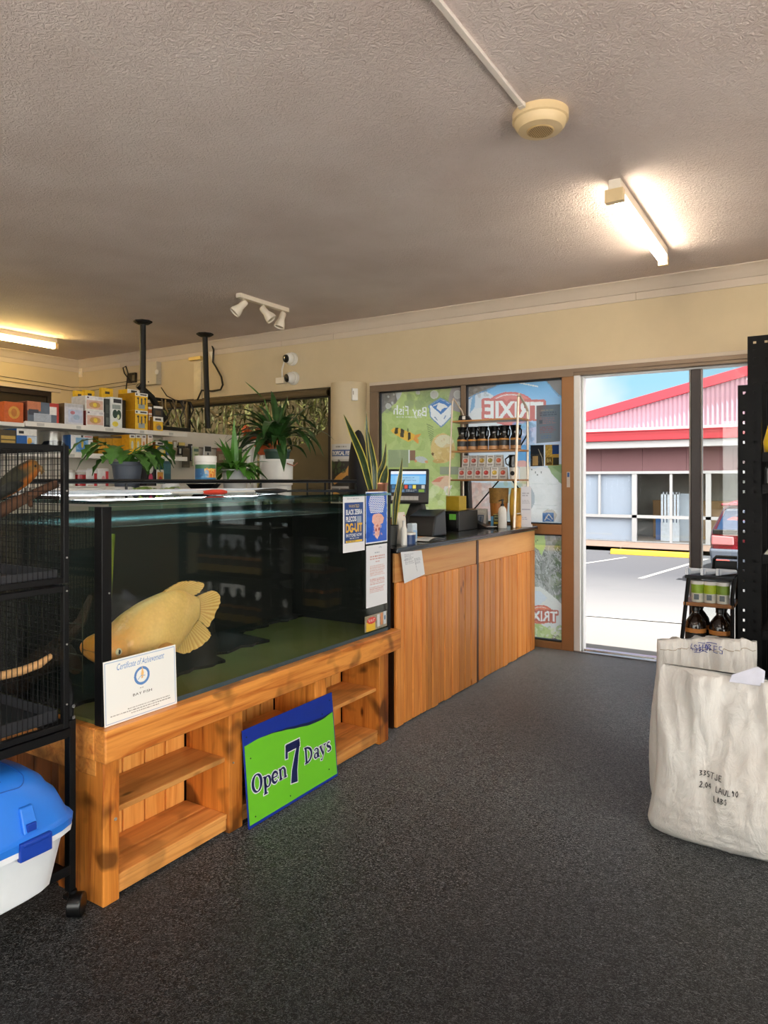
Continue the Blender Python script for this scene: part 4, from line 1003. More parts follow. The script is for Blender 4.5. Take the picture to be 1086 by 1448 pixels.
# ---- notices stuck on the right end of the aquarium
def stuck(name, label, cat, R, y0, y1, z0, z1, mat, lift=.001, tilt=0.0):
    o = sheet(name, R, lambda s, t: V((AX1 + lift + .0015 * math.sin(s * 3.0) * t, y0 + (y1 - y0) * s, z1 - (z1 - z0) * t + tilt * (s - .5))), mat)
    return tag(o, label, cat)
R = Raster(0, 0, 100, 150, 110, (236, 236, 240))
R.words(20, 8, 80, 3, (180, 180, 190), 1); R.rect(7, 20, 93, 126, (34, 70, 132)); R.text('WANTED', 26, 25, 74, 33, (226, 190, 90)); R.text('BLACK ZEBRA', 13, 38, 88, 52, (238, 238, 240), bold=.03); R.text('PLECOS', 13, 56, 60, 70, (238, 238, 240), bold=.03)
R.text('DG-UIT', 12, 74, 88, 99, (236, 184, 60), bold=.05); R.rect(63, 56, 84, 74, (190, 200, 214), .6); R.text('IN STORE NOW', 14, 102, 86, 110, (236, 236, 240), bold=.02); R.words(30, 113, 76, 3, (226, 226, 232), 1); R.rect(12, 119, 88, 125, (240, 196, 60)); R.words(18, 120.6, 70, 2.4, (60, 70, 90), 1)
PP = printed('laminated_paper', .3, .3)
stuck('sale_poster', 'blue and yellow sale poster in a clear sleeve on the aquarium front', 'poster', R, 2.715, 2.90, .99, 1.262, PP)
R = Raster(0, 0, 100, 150, 120, (238, 240, 244)); R.rect(3, 3, 97, 146, (28, 92, 204)); mottled(R, None, [(40, 110, 220), (20, 80, 186)], 30, 12, 3, (5, 5, 95, 144), .5)
r = random.Random(11)
for k in range(11):
    y = 10 + k * 5; x0 = 14 + abs(k - 5) * 1.5; x1 = 88 - abs(k - 4) * 1.5
    R.line([(x0 + (x1 - x0) * i / 24, y + 1.2 * math.sin(i * 1.7 + k)) for i in range(25)], 2.6, (232, 236, 244), .95)
R.poly([(36, 66), (60, 64), (74, 68), (84, 78), (78, 94), (66, 96), (62, 126), (52, 140), (42, 132), (38, 96), (28, 88), (30, 72)], (232, 178, 160)); mottled(R, None, [(240, 200, 186), (222, 156, 140)], 40, 4, 12, (34, 68, 74, 130), .5)
R.ell(46, 112, 4, 5, (176, 70, 66)); R.ell(60, 110, 4, 5, (176, 70, 66)); R.ell(52, 100, 6, 3, (204, 120, 104)); R.line([(46, 128), (52, 136), (57, 128)], 1.5, (250, 240, 236))
stuck('blue_poster', 'bright blue poster with a pink cartoon head at the aquarium corner', 'poster', R, 2.905, 3.108, 1.018, 1.276, PP, .003)
R = Raster(0, 0, 100, 150, 110, (234, 235, 240)); R.words(40, 18, 64, 3, (130, 140, 160), 1); R.words(18, 26, 90, 3.4, (200, 120, 106), 2, ragged=.05); R.words(44, 40, 70, 2.6, (196, 120, 110), 1)
R.words(18, 50, 90, 1.8, (210, 150, 136), 8, ragged=.15); R.words(18, 82, 90, 2.2, (204, 130, 116), 4, ragged=.1); R.words(16, 102, 88, 2.2, (206, 130, 116), 4, ragged=.1); R.line([(60, 8), (66, 6), (72, 8)], 1.2, (150, 160, 190))
stuck('printed_notice', 'white notice of red print below the blue poster on the aquarium', 'notice', R, 2.912, 3.108, .70, 1.008, PP, .0015)
R = Raster(0, 0, 100, 50, 70, (150, 140, 120)); mottled(R, None, [(120, 108, 90), (178, 168, 150)], 40, 6, 5); R.rect(6, 20, 46, 50, (232, 190, 60)); R.ell(30, 17, 20, 11, (214, 70, 56)); R.text('SALE', 16, 12, 44, 22, (246, 230, 226)); R.rect(54, 4, 66, 44, (210, 214, 216)); R.rect(70, 2, 80, 40, (214, 140, 90)); R.rect(84, 0, 97, 42, (202, 210, 216)); R.ell(90, 20, 4, 8, (90, 120, 150))
stuck('product_sticker', 'small red and yellow sticker at the bottom right of the aquarium', 'sticker', R, 2.90, 3.108, .582, .66, PP)
# red handled fish net lying along the lid
nt_ = thing('fish_net', 'long fish net with red grip lying across the aquarium lid', 'net', (-2.42, 2.5, AZ1 + .002))
pa, pb, pc, pd = V((-2.20, 1.93, AZ1 + .0135)), V((-2.20, 2.10, AZ1 + .0135)), V((-2.21, 2.50, AZ1 + .0135)), V((-2.22, 2.66, AZ1 + .0145))
mb = MB(); mb.tube([pa, pc], .006, 8); mb.done('shaft', M['white'], nt_, smooth=True)
mb = MB(); mb.tube([pb, pb + (pc - pb) * .1, pb + (pc - pb) * .26, pb + (pc - pb) * .34], [.007, .012, .012, .007], 10); mb.done('red_grip', plain('red_grip', (222, 62, 40), .4), nt_, smooth=True)
mb = MB(); mb.tube([pc - (pc - pb) * .2, pc, pc + (pd - pc) * .5, pd], [.007, .012, .013, .006], 10); mb.done('handle', M['blkp'], nt_, smooth=True)

# ================================================================== OPEN 7 DAYS board
sg = thing('open_sign', 'green and blue board reading Open 7 Days leaning on the timber stand', 'sign', (-1.88, 2.29, 0))
BL, BR, TL, TR = V((-1.858, 2.005, .004)), V((-1.861, 2.588, .004)), V((-1.891, 1.985, .362)), V((-1.896, 2.553, .378))
rr_ = (BR - BL).normalized(); uu = (TL - BL); uu = (uu - rr_ * uu.dot(rr_)).normalized(); nn = rr_.cross(uu)
W, H = (BR - BL).length, .372
signblue = plain('sign_blue', (22, 50, 150), .3, var=.06); signgreen = plain('sign_green', (112, 200, 44), .3, var=.04, scale=4); navy = plain('sign_navy', (24, 32, 84), .3, var=.03); swh = plain('sign_white', (232, 236, 238), .35, var=.02); sdk = plain('sign_stripe_blue', (22, 34, 78), .35)
def sp(x, y, l=0): return BL + rr_ * x + uu * y + nn * l
mb = MB(); mb.hexa([sp(0, 0, -.004), sp(W, 0, -.004), sp(W, H, -.004), sp(0, H, -.004), sp(0, 0), sp(W, 0), sp(W, H), sp(0, H)]); mb.done('board', signblue, sg, bevel=.001)
WV = [(0, .165), (.14, .148), (.28, .158), (.42, .188), (.56, .226), (.70, .258), (.85, .264), (1, .230)]
def wave(f):
    f = min(max(f, 0), 1)
    for (a, b_), (c, d) in zip(WV, WV[1:]):
        if f <= c: t_ = (f - a) / (c - a); t_ = t_ * t_ * (3 - 2 * t_) * .5 + t_ * .5; return H * (1 - (b_ + (d - b_) * t_))
    return H * (1 - WV[-1][1])
mb = MB(); P = Panel(mb, BL, rr_, uu); N = 30
P.poly([(.006, .012)] + [(W - .006, .012)] + [(W - .006 - (W - .012) * i / N, wave(1 - i / N)) for i in range(N + 1)], 0, .0006); mb.done('green_field', signgreen, sg, fix=False)
mb = MB(); P = Panel(mb, BL, rr_, uu)
tops = [(.2 * W + .79 * W * i / N, wave(.2 + .79 * i / N) + .017 * math.sin(PI * i / N) ** .8 * (.25 + .9 * i / N)) for i in range(N + 1)]
P.poly([(.2 * W + .79 * W * i / N, wave(.2 + .79 * i / N)) for i in range(N + 1)] + tops[::-1], 0, .0009); mb.done('wave_stripe', sdk, sg, fix=False)  # printed dark blue stripe along the top of the green
def ring_ws(n, thick, thin): return [thin + (thick - thin) * abs(math.cos(2 * PI * i / n)) for i in range(n)]
def G(ch, P, x, y, s, m, l, g, kx=1.0):
    T, t = .17 * s, .065 * s
    S = lambda pts, w, closed=False: P.stroke([(x + a * s * kx, y + b * s) for a, b in pts], w, m, l, g, closed)
    el = lambda cx, cy, rx, ry, n=24: [(cx + rx * math.cos(2 * PI * i / n), cy + ry * math.sin(2 * PI * i / n)) for i in range(n)]
    ar = arc
    if ch == 'O': S(el(.38, .5, .30, .44), ring_ws(24, T * 1.15, t), True); return .80
    if ch == 'D':
        S([(.14, 0), (.14, .95)], T); S(ar(.14, .48, .46, .44, 90, -90, 16), [t + (T * 1.1 - t) * abs(math.cos(math.radians(90 - 180 * i / 15))) for i in range(16)]); S([(.0, .03), (.3, .03)], t); S([(.0, .93), (.3, .93)], t); return .72
    if ch == 'p':
        S([(.14, -.28), (.14, .60)], T); S([(.0, .60), (.16, .60)], t); S([(.0, -.28), (.28, -.28)], t); S(el(.33, .30, .19, .28), ring_ws(24, T, t), True); return .60
    if ch == 'e':
        S(ar(.29, .30, .21, .28, 20, 320, 18), [t + (T - t) * abs(math.sin(math.radians(10 + 165 * i / 17))) for i in range(18)]); S([(.12, .32), (.47, .32)], t); S(ar(.30, .36, .17, .22, 0, 60, 6), T * .6); return .56
    if ch == 'n':
        S([(.14, 0), (.14, .58)], T); S([(.02, .57), (.15, .57)], t); S(ar(.32, .36, .17, .22, 150, 0, 9), [t + (T - t) * i / 8 for i in range(9)]); S([(.49, .40), (.49, 0)], T); S([(.02, .03), (.26, .03)], t); S([(.39, .03), (.62, .03)], t); return .66
    if ch == 'a':
        S(ar(.28, .40, .17, .19, 150, 0, 9), [t * 1.6] * 3 + [t + (T - t) * i / 5 for i in range(6)]); S([(.44, .44), (.44, .06), (.54, .03)], T * .95); S(el(.25, .17, .13, .15), ring_ws(24, T * .85, t), True); return .58
    if ch == 'y':
        S([(.08, .58), (.30, .02)], T); S([(.50, .58), (.27, -.10), (.16, -.26), (.06, -.22)], [t, t * 1.1, t * 1.3, T * .7]); S([(.0, .57), (.22, .57)], t); S([(.38, .57), (.60, .57)], t); return .60
    if ch == 's':
        S(ar(.24, .44, .14, .13, 40, 220, 9) + [(.30, .27)] + ar(.22, .15, .15, .13, 30, -150, 9), [t * 1.4] * 6 + [T] * 8 + [t * 1.4] * 5); return .48
    if ch == '7':
        S([(.04, .90), (.62, .90)], T * 1.15); S([(.58, .92), (.44, .60), (.32, .28), (.28, .0)], [t * 1.4, T * .9, T * 1.25, T * 1.5]); S([(.06, .98), (.03, .66)], t * 1.3); return .7
    return .3
for nm, mt, g0, l0 in (('letter_outline', swh, 0.0042, .0011), ('lettering', navy, 0, .0016)):
    mb = MB(); P = Panel(mb, BL, rr_, uu); i = 0
    for word, x, y, s in (('Open', .030, .118, .073), ('7', .238, .078, .165), ('Days', .357, .126, .069)):
        kx = {'Open': 1.10, '7': .92, 'Days': 1.17}[word]
        for ch in word:
            x += G(ch, P, x, y, s, 0, l0 + .00001 * i, g0, kx) * s * kx; i += 1
    mb.done(nm, mt, sg, fix=False)
for x, y in ((.035, H - .115), (.02, H - .03), (.56, H - .03), (.50, H - .075), (.25, .035), (.04, .035), (.52, .05)):
    mb = MB(); mb.cyl(sp(x, y, .0005), sp(x, y, .002), .003, n=8); mb.done('screw_hole', plain('dull_screw', (60, 70, 60), .4, .5), sg)

# ================================================================== sales counter
ct = thing('sales_counter', 'timber shop counter clad with vertical pine planks', 'counter', (-2.34, 4.3, 0))
mb = MB(); mb.b(-1.968, -1.952, 3.235, 4.268, .785, .942); mb.done('apron_board', M['pineply'], ct, bevel=.002)
mb = MB(); mb.b(-1.968, -1.952, 4.304, 5.372, .785, .942); mb.done('apron_board', M['pineply'], ct, bevel=.002)
def planks(y0, y1, n, name, x=-1.944):
    r = random.Random(n)
    ws = [1 + .25 * r.uniform(-1, 1) for _ in range(n)]; tot = sum(ws); y = y0
    for w in ws:
        d = (y1 - y0) * w / tot; mb = MB(); mb.b(-1.966, x + r.uniform(-.0015, .0015), y + .0042, y + d - .0042, .004 + r.uniform(0, .006), .784); mb.done(name, M['pine'], ct, bevel=.006); y += d
planks(3.238, 4.268, 12, 'plank'); planks(4.300, 5.36, 12, 'plank')
mb = MB(); mb.b(-1.985, -1.969, 3.24, 5.37, .0, .942); mb.b(-2.56, -1.986, 3.24, 3.26, .0, .942); mb.b(-2.56, -1.986, 5.35, 5.37, 0, .942); mb.done('carcass', wood('dark_counter_side', (66, 36, 18), (32, 16, 8), 'Z', .8), ct)
mb = MB(); mb.b(-1.965, -1.949, 4.270, 4.302, 0, .935); mb.done('joint_post', wood('dark_joint', (96, 54, 26), (50, 26, 10), 'Z', .8), ct)
tp = plain('black_laminate', (26, 27, 29), .22, var=.15, scale=9, bump=.05, bscale=60, coat=.3)
mb = MB()
pts = [(-2.60, 3.215), (-1.925, 3.215), (-1.925, 5.33)] + [(-1.985 + .06 * math.cos(a), 5.36 + .06 * math.sin(a)) for a in [i * PI / 12 for i in range(0, 7)]] + [(-2.60, 5.42)]
mb.prism([(x, y, .943) for x, y in pts], (0, 0, .030)); o = mb.done('worktop', tp, ct, bevel=.008, segs=3)
R = Raster(0, 0, 100, 110, 80, (232, 234, 238)); R.words(14, 10, 60, 2.4, (150, 154, 164), 9, ragged=.4); R.words(60, 30, 90, 2, (160, 164, 174), 7, ragged=.3); R.line([(60, 30), (66, 84)], 1.5, (150, 150, 160)); R.line([(12, 30), (30, 28)], 1.5, (130, 134, 150))
o = sheet('order_slip', R, quad4((-1.9225, 3.245, .950), (-1.9225, 3.475, .941), (-1.932, 3.53, .80), (-1.933, 3.30, .775)), PP)
tag(o, 'white order slip hanging crooked from the counter edge', 'paper slip')

# ================================================================== bird cage on its wheeled stand
cg = thing('bird_cage', 'tall black two-tier wire bird cage on a wheeled stand', 'cage', (-2.2, .9, 0))
CX0, CX1, CY0, CY1 = -2.50, -1.93, .42, 1.302
mb = MB(); q = .018
for z0, z1 in ((.588, 1.016), (1.024, 1.436)):
    for x in (CX0, CX1 - q):
        for y in (CY0, CY1 - q): mb.b(x, x + q, y, y + q, z0, z1)
    for z in (z0, z1 - q):
        for x in (CX0, CX1 - q): mb.b(x, x + q, CY0 + q, CY1 - q, z, z + q)
        for y in (CY0, CY1 - q): mb.b(CX0 + q, CX1 - q, y, y + q, z, z + q)
fr_ = mb.done('frame', M['blk'], cg, bevel=.002)
for z in (.66, .84, 1.0, 1.10, 1.30):
    mb = MB(); mb.cyl((CX1, CY1 - .008, z), (CX1 + .002, CY1 - .008, z), .0028, n=8); mb.done('rivet', M['screw'], fr_)
wire = M['blk']
def wires(name, tri):
    mb = MB()
    for a, c, r in tri: mb.cyl(a, c, r, n=4, caps=False)
    return mb.done(name, wire, cg, smooth=True, fix=False)
T = []; y = CY0 + .028
while y < CY1 - .02:
    for z0, z1 in ((.60, 1.004), (1.04, 1.424)): T.append(((CX1 - .008, y, z0), (CX1 - .008, y, z1), .0013))
    y += .0155
for z in (.765, .880, 1.172, 1.30): T.append(((CX1 - .010, CY0, z), (CX1 - .010, CY1 - .015, z), .0016))
wires('front_bars', T)
def gridx(x, name):
    T = []; y = CY0 + .03
    while y < CY1 - .02: T.append(((x, y, .6), (x, y, 1.424), .0011)); y += .0175
    z = .61
    while z < 1.42: T.append(((x, CY0, z), (x, CY1 - .015, z), .0011)); z += .0175
    wires(name, T)
def gridy(y, name):
    T = []; x = CX0 + .02
    while x < CX1 - .02: T.append(((x, y, .6), (x, y, 1.424), .0011)); x += .0175
    z = .61
    while z < 1.42: T.append(((CX0 + .01, y, z), (CX1 - .015, y, z), .0011)); z += .0175
    wires(name, T)
gridx(CX0 + .009, 'rear_mesh'); gridy(CY1 - .009, 'side_mesh')
for z in (1.028, .610):
    mb = MB(); mb.b(CX0 + .02, CX1 - .022, CY0 + .02, CY1 - .022, z, z + .004)
    for q2 in ((CX0 + .02, CX1 - .022, CY0 + .02, CY0 + .024), (CX0 + .02, CX1 - .022, CY1 - .026, CY1 - .022), (CX1 - .026, CX1 - .022, CY0 + .024, CY1 - .026), (CX0 + .02, CX0 + .024, CY0 + .024, CY1 - .026)): mb.b(*q2, z + .004, z + .036)
    mb.done('slide_tray', plain('grey_tray', (40, 41, 46), .45, var=.1), cg, bevel=.002)
mb = MB(); mb.tube([onX(0 - 60, 962, -2.02), onX(0, 956, -2.01), onX(30, 949, -2.0), onX(56, 939, -1.99), onX(73, 927, -1.985)], [.012, .013, .013, .012, .008], 10)
mb.done('wooden_perch', plain('pale_perch', (206, 158, 104), .7, var=.2, scale=60, bump=.4, bscale=60), cg, smooth=True)
mb = MB(); mb.tube([onX(-50, 742, -2.0), onX(0, 722, -1.995), onX(28, 708, -1.992), onX(52, 696, -1.99), onX(80, 684, -1.985)], [.02, .021, .017, .013, .013], 10); mb.tube([onX(40, 702, -1.992), onX(43, 713, -1.985), onX(44, 716, -1.98)], [.010, .007, .005], 7)
mb.done('branch_perch', plain('rough_branch', (84, 56, 36), .85, var=.35, scale=40, bump=.6, bscale=40), cg, smooth=True)
for y in (.46, 1.318):
    for x in (-2.46, -1.965):
        mb = MB()
        mb.b(x - .013, x + .013, y, y + .022, .075, .60)
        mb.tube([(x, y + .011, .60), (x, y + .012, .68), (x, y + .004, .715), (x, y - .006, .73)], .010, 8)
        mb.done('leg', M['blk'], cg, bevel=.002)
for z in (.608, .642):
    mb = MB(); mb.cyl((-1.953, 1.329, z), (-1.948, 1.329, z), .006, n=10); mb.done('bolt', M['chrome'], cg)
mb = MB()
for q2 in ((-2.49, -1.94, .44, .46), (-2.49, -1.94, 1.30, 1.317), (-1.96, -1.935, .46, 1.30), (-2.49, -2.465, .46, 1.30)): mb.b(q2[0], q2[1], q2[2], q2[3], .556, .582)
mb.done('stand_rail', M['blk'], cg, bevel=.002)
mb = MB(); mb.b(-2.475, -1.952, .47, 1.317, .137, .150)
for q2 in ((-1.958, -1.945, .47, 1.317), (-2.485, -2.472, .47, 1.317)): mb.b(*q2, .135, .163)
mb.done('lower_shelf', M['blk'], cg, bevel=.002)
for y in (.47, 1.331):
    for x in (-2.46, -1.955):
        mb = MB(); mb.cyl((x, y, .055), (x, y, .08), .012, n=10); mb.b(x - .02, x + .02, y - .02, y + .018, .056, .066)
        c_ = mb.done('caster', M['blk'], cg)
        d_ = V((.80, .6, 0)) * .021; o_ = V((x + .012, y + .004, .036)); mb = MB(); mb.cyl(o_ - d_, o_ + d_, .0355, n=28); mb.done('wheel', M['blkp'], c_, smooth=True, bevel=.004)
# bird perched in the upper tier
bd = thing('caged_bird', 'dark bird with orange head and breast on the branch inside the cage', 'bird', onX(38, 698, -1.99))
spine = [onX(-26, 716, -2.0), onX(-8, 702, -2.0), onX(10, 688, -1.998), onX(30, 673, -1.996), onX(42, 664, -1.995), onX(49, 659, -1.994), onX(54, 660, -1.993)]
mb = MB(); mb.tube(spine, [.006, .018, .030, .034, .028, .026, .012], 16); b2 = mb.done('body', None or plain('x_bird', (60, 54, 34), .7), bd, smooth='all', sub=1)
def birdmat():
    t = NT('bird_plumage'); a = t.n('ShaderNodeAttribute', attribute_name='ink'); v = t.coord((60, 140, 140)); n = t.noise(v, 2, 4, .7)
    c = t.mix(t.math('MULTIPLY', n, .5), a.outputs['Color'], (.012, .010, .006, 1)); return t.done(t.pbr(c, .7, 0, .3, t.bump(n, .4, .003)))
b2.data.materials[0] = birdmat()
cols = []; hd = onX(46, 662, -1.994)
for v in b2.data.vertices:
    p = v.co + V(bd.location); pr = project(p); under = (pr[1] - (706 - pr[0] * .86)) ; c = rgb(46, 46, 30)
    if pr[0] > 40 or (under > 8 and pr[0] > 14): c = rgb(190, 110, 36)
    if pr[0] > 44 and under < 4: c = rgb(150, 110, 52)
    cols.append(c)
inked(b2, cols, None)
mb = MB(); hk = onX(57, 663, -1.99); mb.tube([onX(52, 661, -1.99), hk, onX(60, 667, -1.99), onX(58, 671, -1.99)], [.011, .010, .006, .001], 8); mb.done('beak', plain('horn_beak', (150, 116, 70), .4), bd, smooth='all')
mb = MB(); mb.sph(onX(50, 659, -1.966), .0035, n=10); mb.done('eye', plain('bird_eye', (14, 12, 10), .1), bd, smooth='all')
mb = MB(); mb.tube([onX(-30, 716, -1.985), onX(-8, 702, -1.980), onX(14, 690, -1.974), onX(30, 682, -1.976)], [.004, .014, .018, .010], 10); mb.done('wing', plain('dark_wing', (30, 32, 24), .7, var=.4, scale=60), bd, smooth='all')
for k in (0, 1):
    mb = MB(); p = onX(36 + k * 7, 690, -1.985); mb.tube([p, p + V((0, 0, -.018))], [.004, .003], 6)
    for a in (-.007, 0, .007): mb.tube([p + V((0, 0, -.018)), p + V((.012, a, -.024))], [.002, .001], 5)
    mb.done('foot', plain('bird_foot', (80, 66, 54), .7), bd)

# ================================================================== blue and white litter box on the stand's lower shelf
lb = thing('litter_box', 'white pet litter box with domed blue lid on the cage stand', 'litter box', (-2.06, 1.02, .15))
lblue = plain('bright_blue_plastic', (40, 122, 226), .38, var=.05, scale=4, bump=.04, bscale=300); dblue = plain('deep_blue_clip', (20, 62, 168), .4, var=.06); lwh = plain('cool_white_plastic', (234, 238, 243), .4, var=.03)
def sring(mb, cx, cy, hx, hy, z, n=48, e=5.0):
    out = []
    for i in range(n):
        a = 2 * PI * i / n; c, s = math.cos(a), math.sin(a)
        k = (abs(c) ** e + abs(s) ** e) ** (-1 / e); out.append(mb.bm.verts.new((cx + hx * c * k, cy + hy * s * k, z)))
    return out
LX, LY = -2.045, 1.015
mb = MB(); mb.skin([sring(mb, LX, LY, a, c, z) for a, c, z in ((.165, .222, .1640), (.172, .230, .170), (.188, .262, .300), (.190, .266, .312), (.204, .286, .314), (.204, .286, .330), (.196, .278, .330))])
mb.done('tub', lwh, lb, smooth=True)
mb = MB(); mb.skin([sring(mb, LX, LY, a, c, z, e=e) for a, c, z, e in ((.205, .288, .3305, 5), (.206, .289, .350, 5), (.196, .279, .356, 5), (.192, .275, .362, 5), (.172, .250, .425, 4.5), (.158, .234, .442, 4), (.150, .225, .462, 3.6), (.125, .19, .492, 3), (.08, .13, .508, 2.6), (.02, .03, .512, 2.4))])
lid = mb.done('lid', lblue, lb, smooth=True)
from mathutils.bvhtree import BVHTree
_bv = BVHTree.FromPolygons([v.co + V(lb.location) for v in lid.data.vertices], [p.vertices[:] for p in lid.data.polygons])
def lidz(x, y):
    h = _bv.ray_cast(V((x, y, 1)), V((0, 0, -1))); return V((x, y, h[0].z if h[0] else .36))
def on_lid(name, x0, x1, y0, y1, rad, mat, r_=.0018):
    pts = []
    for (cx_, cy_, a0) in ((x1 - rad, y1 - rad, 0), (x0 + rad, y1 - rad, 90), (x0 + rad, y0 + rad, 180), (x1 - rad, y0 + rad, 270)):
        pts += [(cx_ + rad * math.cos(math.radians(a0 + 15 * k)), cy_ + rad * math.sin(math.radians(a0 + 15 * k))) for k in range(7)]
    pts.append(pts[0]); dense = []
    for (a, b_), (c, d) in zip(pts, pts[1:]):
        for k in range(4): dense.append(lidz(a + (c - a) * k / 4, b_ + (d - b_) * k / 4))
    dense.append(dense[0]); mb = MB(); mb.tube(dense, r_, 6, caps=False); return mb.done(name, mat, lb)
on_lid('lid_flap', LX - .03, LX + .135, .84, 1.165, .04, plain('lid_groove', (24, 84, 180), .5)); on_lid('carry_handle', LX - .11, LX - .045, .88, 1.12, .025, plain('lid_groove_dark', (10, 30, 70), .6), .003)
mb = MB(); mb.tube([lidz(LX + .10, 1.06), lidz(LX + .085, 1.075), lidz(LX + .092, 1.09), lidz(LX + .11, 1.095)], .0028, 6); mb.done('flap_mark', dblue, lb)
fx = lambda z: LX + .206 - (z - .355) * .45
mb = MB(); mb.b(LX + .196, LX + .213, 1.092, 1.185, .302, .352); mb.b(LX + .19, LX + .216, 1.10, 1.175, .340, .3505); mb.done('clip', dblue, lb, bevel=.003)
mb = MB(); mb.hexa([(fx(.37) - .01, 1.11, .366), (fx(.37) + .002, 1.11, .366), (fx(.37) + .002, 1.155, .366), (fx(.37) - .01, 1.155, .366), (fx(.43) - .01, 1.112, .432), (fx(.43) + .004, 1.112, .432), (fx(.43) + .004, 1.15, .432), (fx(.43) - .01, 1.15, .432)])
h_ = mb.done('lid_catch', lblue, lb, bevel=.004)
mb = MB(); mb.b(fx(.375) - .004, fx(.375) + .004, 1.119, 1.146, .370, .392); mb.done('catch_slot', dblue, h_, bevel=.002)
# ================================================================== ceiling things
t = thing('smoke_alarm', 'large round cream alarm sounder on the ceiling at the end of the conduit', 'alarm', (-.983, 2.77, ZC))
mb = MB(); mb.lathe([(.112, 0), (.112, -.030), (.104, -.034), (.100, -.050), (.093, -.060), (.088, -.066), (.060, -.070), (.001, -.070)], (-.983, 2.77, ZC), 40); mb.done('body', M['beige'], t, smooth=True)
mb = MB(); mb.lathe([(.055, -.0705), (.052, -.0745), (.001, -.0745)], (-.983, 2.77, ZC), 32); g_ = mb.done('grille', plain('alarm_grille', (196, 164, 112), .5), t, smooth=True)
mb = MB()
for i in range(-6, 7):
    for j in range(-6, 7):
        if i * i + j * j < 40: mb.cyl((-.983 + i * .0075, 2.77 + j * .0075, ZC - .0744), (-.983 + i * .0075, 2.77 + j * .0075, ZC - .0752), .0022, n=6)
mb.done('grille_holes', plain('alarm_hole', (110, 88, 56), .7), g_)
mb = MB(); mb.b(-1.028, -1.006, -.3, 2.668, ZC - .016, ZC); mb.b(-1.031, -1.003, 2.640, 2.668, ZC - .018, ZC)
tag(mb.done('cable_conduit', plain('white_conduit', (226, 216, 206), .4, var=.02), bevel=.002), 'straight white cable conduit running along the ceiling to the alarm', 'conduit')
# spotlight rail
TX = -3.95
t = thing('spotlight_rail', 'short cream ceiling rail carrying three small spotlights', 'ceiling light', (TX, 4.43, ZC))
mb = MB(); mb.b(TX - .025, TX + .025, 4.14, 4.74, ZC - .035, ZC); mb.done('rail', M['ivory'], t, bevel=.003)
for y, d in ((4.20, (-.45, -.55, -.75)), (4.44, (.55, .30, -.72)), (4.68, (-.15, -.25, -.95))):
    d = V(d).normalized(); j = V((TX, y, ZC - .075)); q = d.to_track_quat('Z', 'Y').to_matrix()
    mb = MB(); mb.cyl((TX, y, ZC - .036), (TX, y, ZC - .075), .008, n=8); mb.sph((TX, y, ZC - .062), .013, n=10)
    mb.lathe([(.001, -.030), (.022, -.028), (.027, -.018), (.028, .035), (.033, .045), (.044, .075), (.047, .105), (.045, .106), (.040, .082), (.002, .060)], j, 20, 0, q)
    h = mb.done('spotlight', M['ivory'], t, smooth=True)
    mb = MB(); mb.lathe([(.0, .066), (.030, .078), (.036, .092), (.034, .098), (.0, .101)], j, 18, 0, q); mb.done('bulb', plain('frosted_bulb', (190, 176, 152), .3), h, smooth=True)
# two black ceiling poles with the dark hanging frame between them
def pole(y, x, x2, z2, label):
    t = thing('ceiling_pole', label, 'pole', (x, y, ZC), 'black mounting poles')
    mb = MB(); mb.lathe([(.085, 0), (.085, -.012), (.06, -.028), (.03, -.034)], (x, y, ZC), 8); mb.done('flange', M['blkm'], t)
    mb = MB(); mb.tube([(x, y, ZC - .03), (x2, y, z2)], .027, 14); mb.done('pipe', M['blkm'], t, smooth=True); return t
pole(4.40, -5.40, -5.40, 1.84, 'black pole hanging from the ceiling above the stacked yellow boxes')
pole(5.11, -5.33, -5.29, 1.86, 'black pole hanging from the ceiling in front of the dark window')
t = thing('screen_bracket', 'dark screen mounting frame hung with cables before the dark window', 'bracket', (-5.35, 4.75, 1.85))
mb = MB(); mb.b(-5.46, -5.435, 4.30, 5.02, 1.80, 1.86); mb.b(-5.46, -5.435, 4.30, 5.02, 2.10, 2.13); mb.b(-5.46, -5.435, 4.30, 4.33, 1.86, 2.10); mb.b(-5.46, -5.435, 4.99, 5.02, 1.86, 2.10); mb.done('frame', M['blkm'], t, bevel=.003)
mb = MB(); mb.tube([(-5.42, 4.36, 2.22), (-5.40, 4.5, 2.12), (-5.41, 4.62, 1.98), (-5.42, 4.7, 1.88)], .03, 8); mb.done('arm', M['blkm'], t, smooth=True)
r = random.Random(9)
for k in range(9):
    y = 4.62 + .045 * k; mb = MB(); mb.tube([(-5.40, y, 2.115), (-5.37 + r.uniform(-.03, .03), y + r.uniform(-.04, .04), 2.04), (-5.38, y + r.uniform(-.05, .05), 1.95), (-5.39, y + r.uniform(-.04, .04), 1.865)], .008, 6)
    mb.done('cable', plain(['grey_cable', 'straw_cable', 'dark_cable'][k % 3], [(110, 96, 76), (150, 128, 84), (30, 28, 26)][k % 3], .6), t, smooth=True)

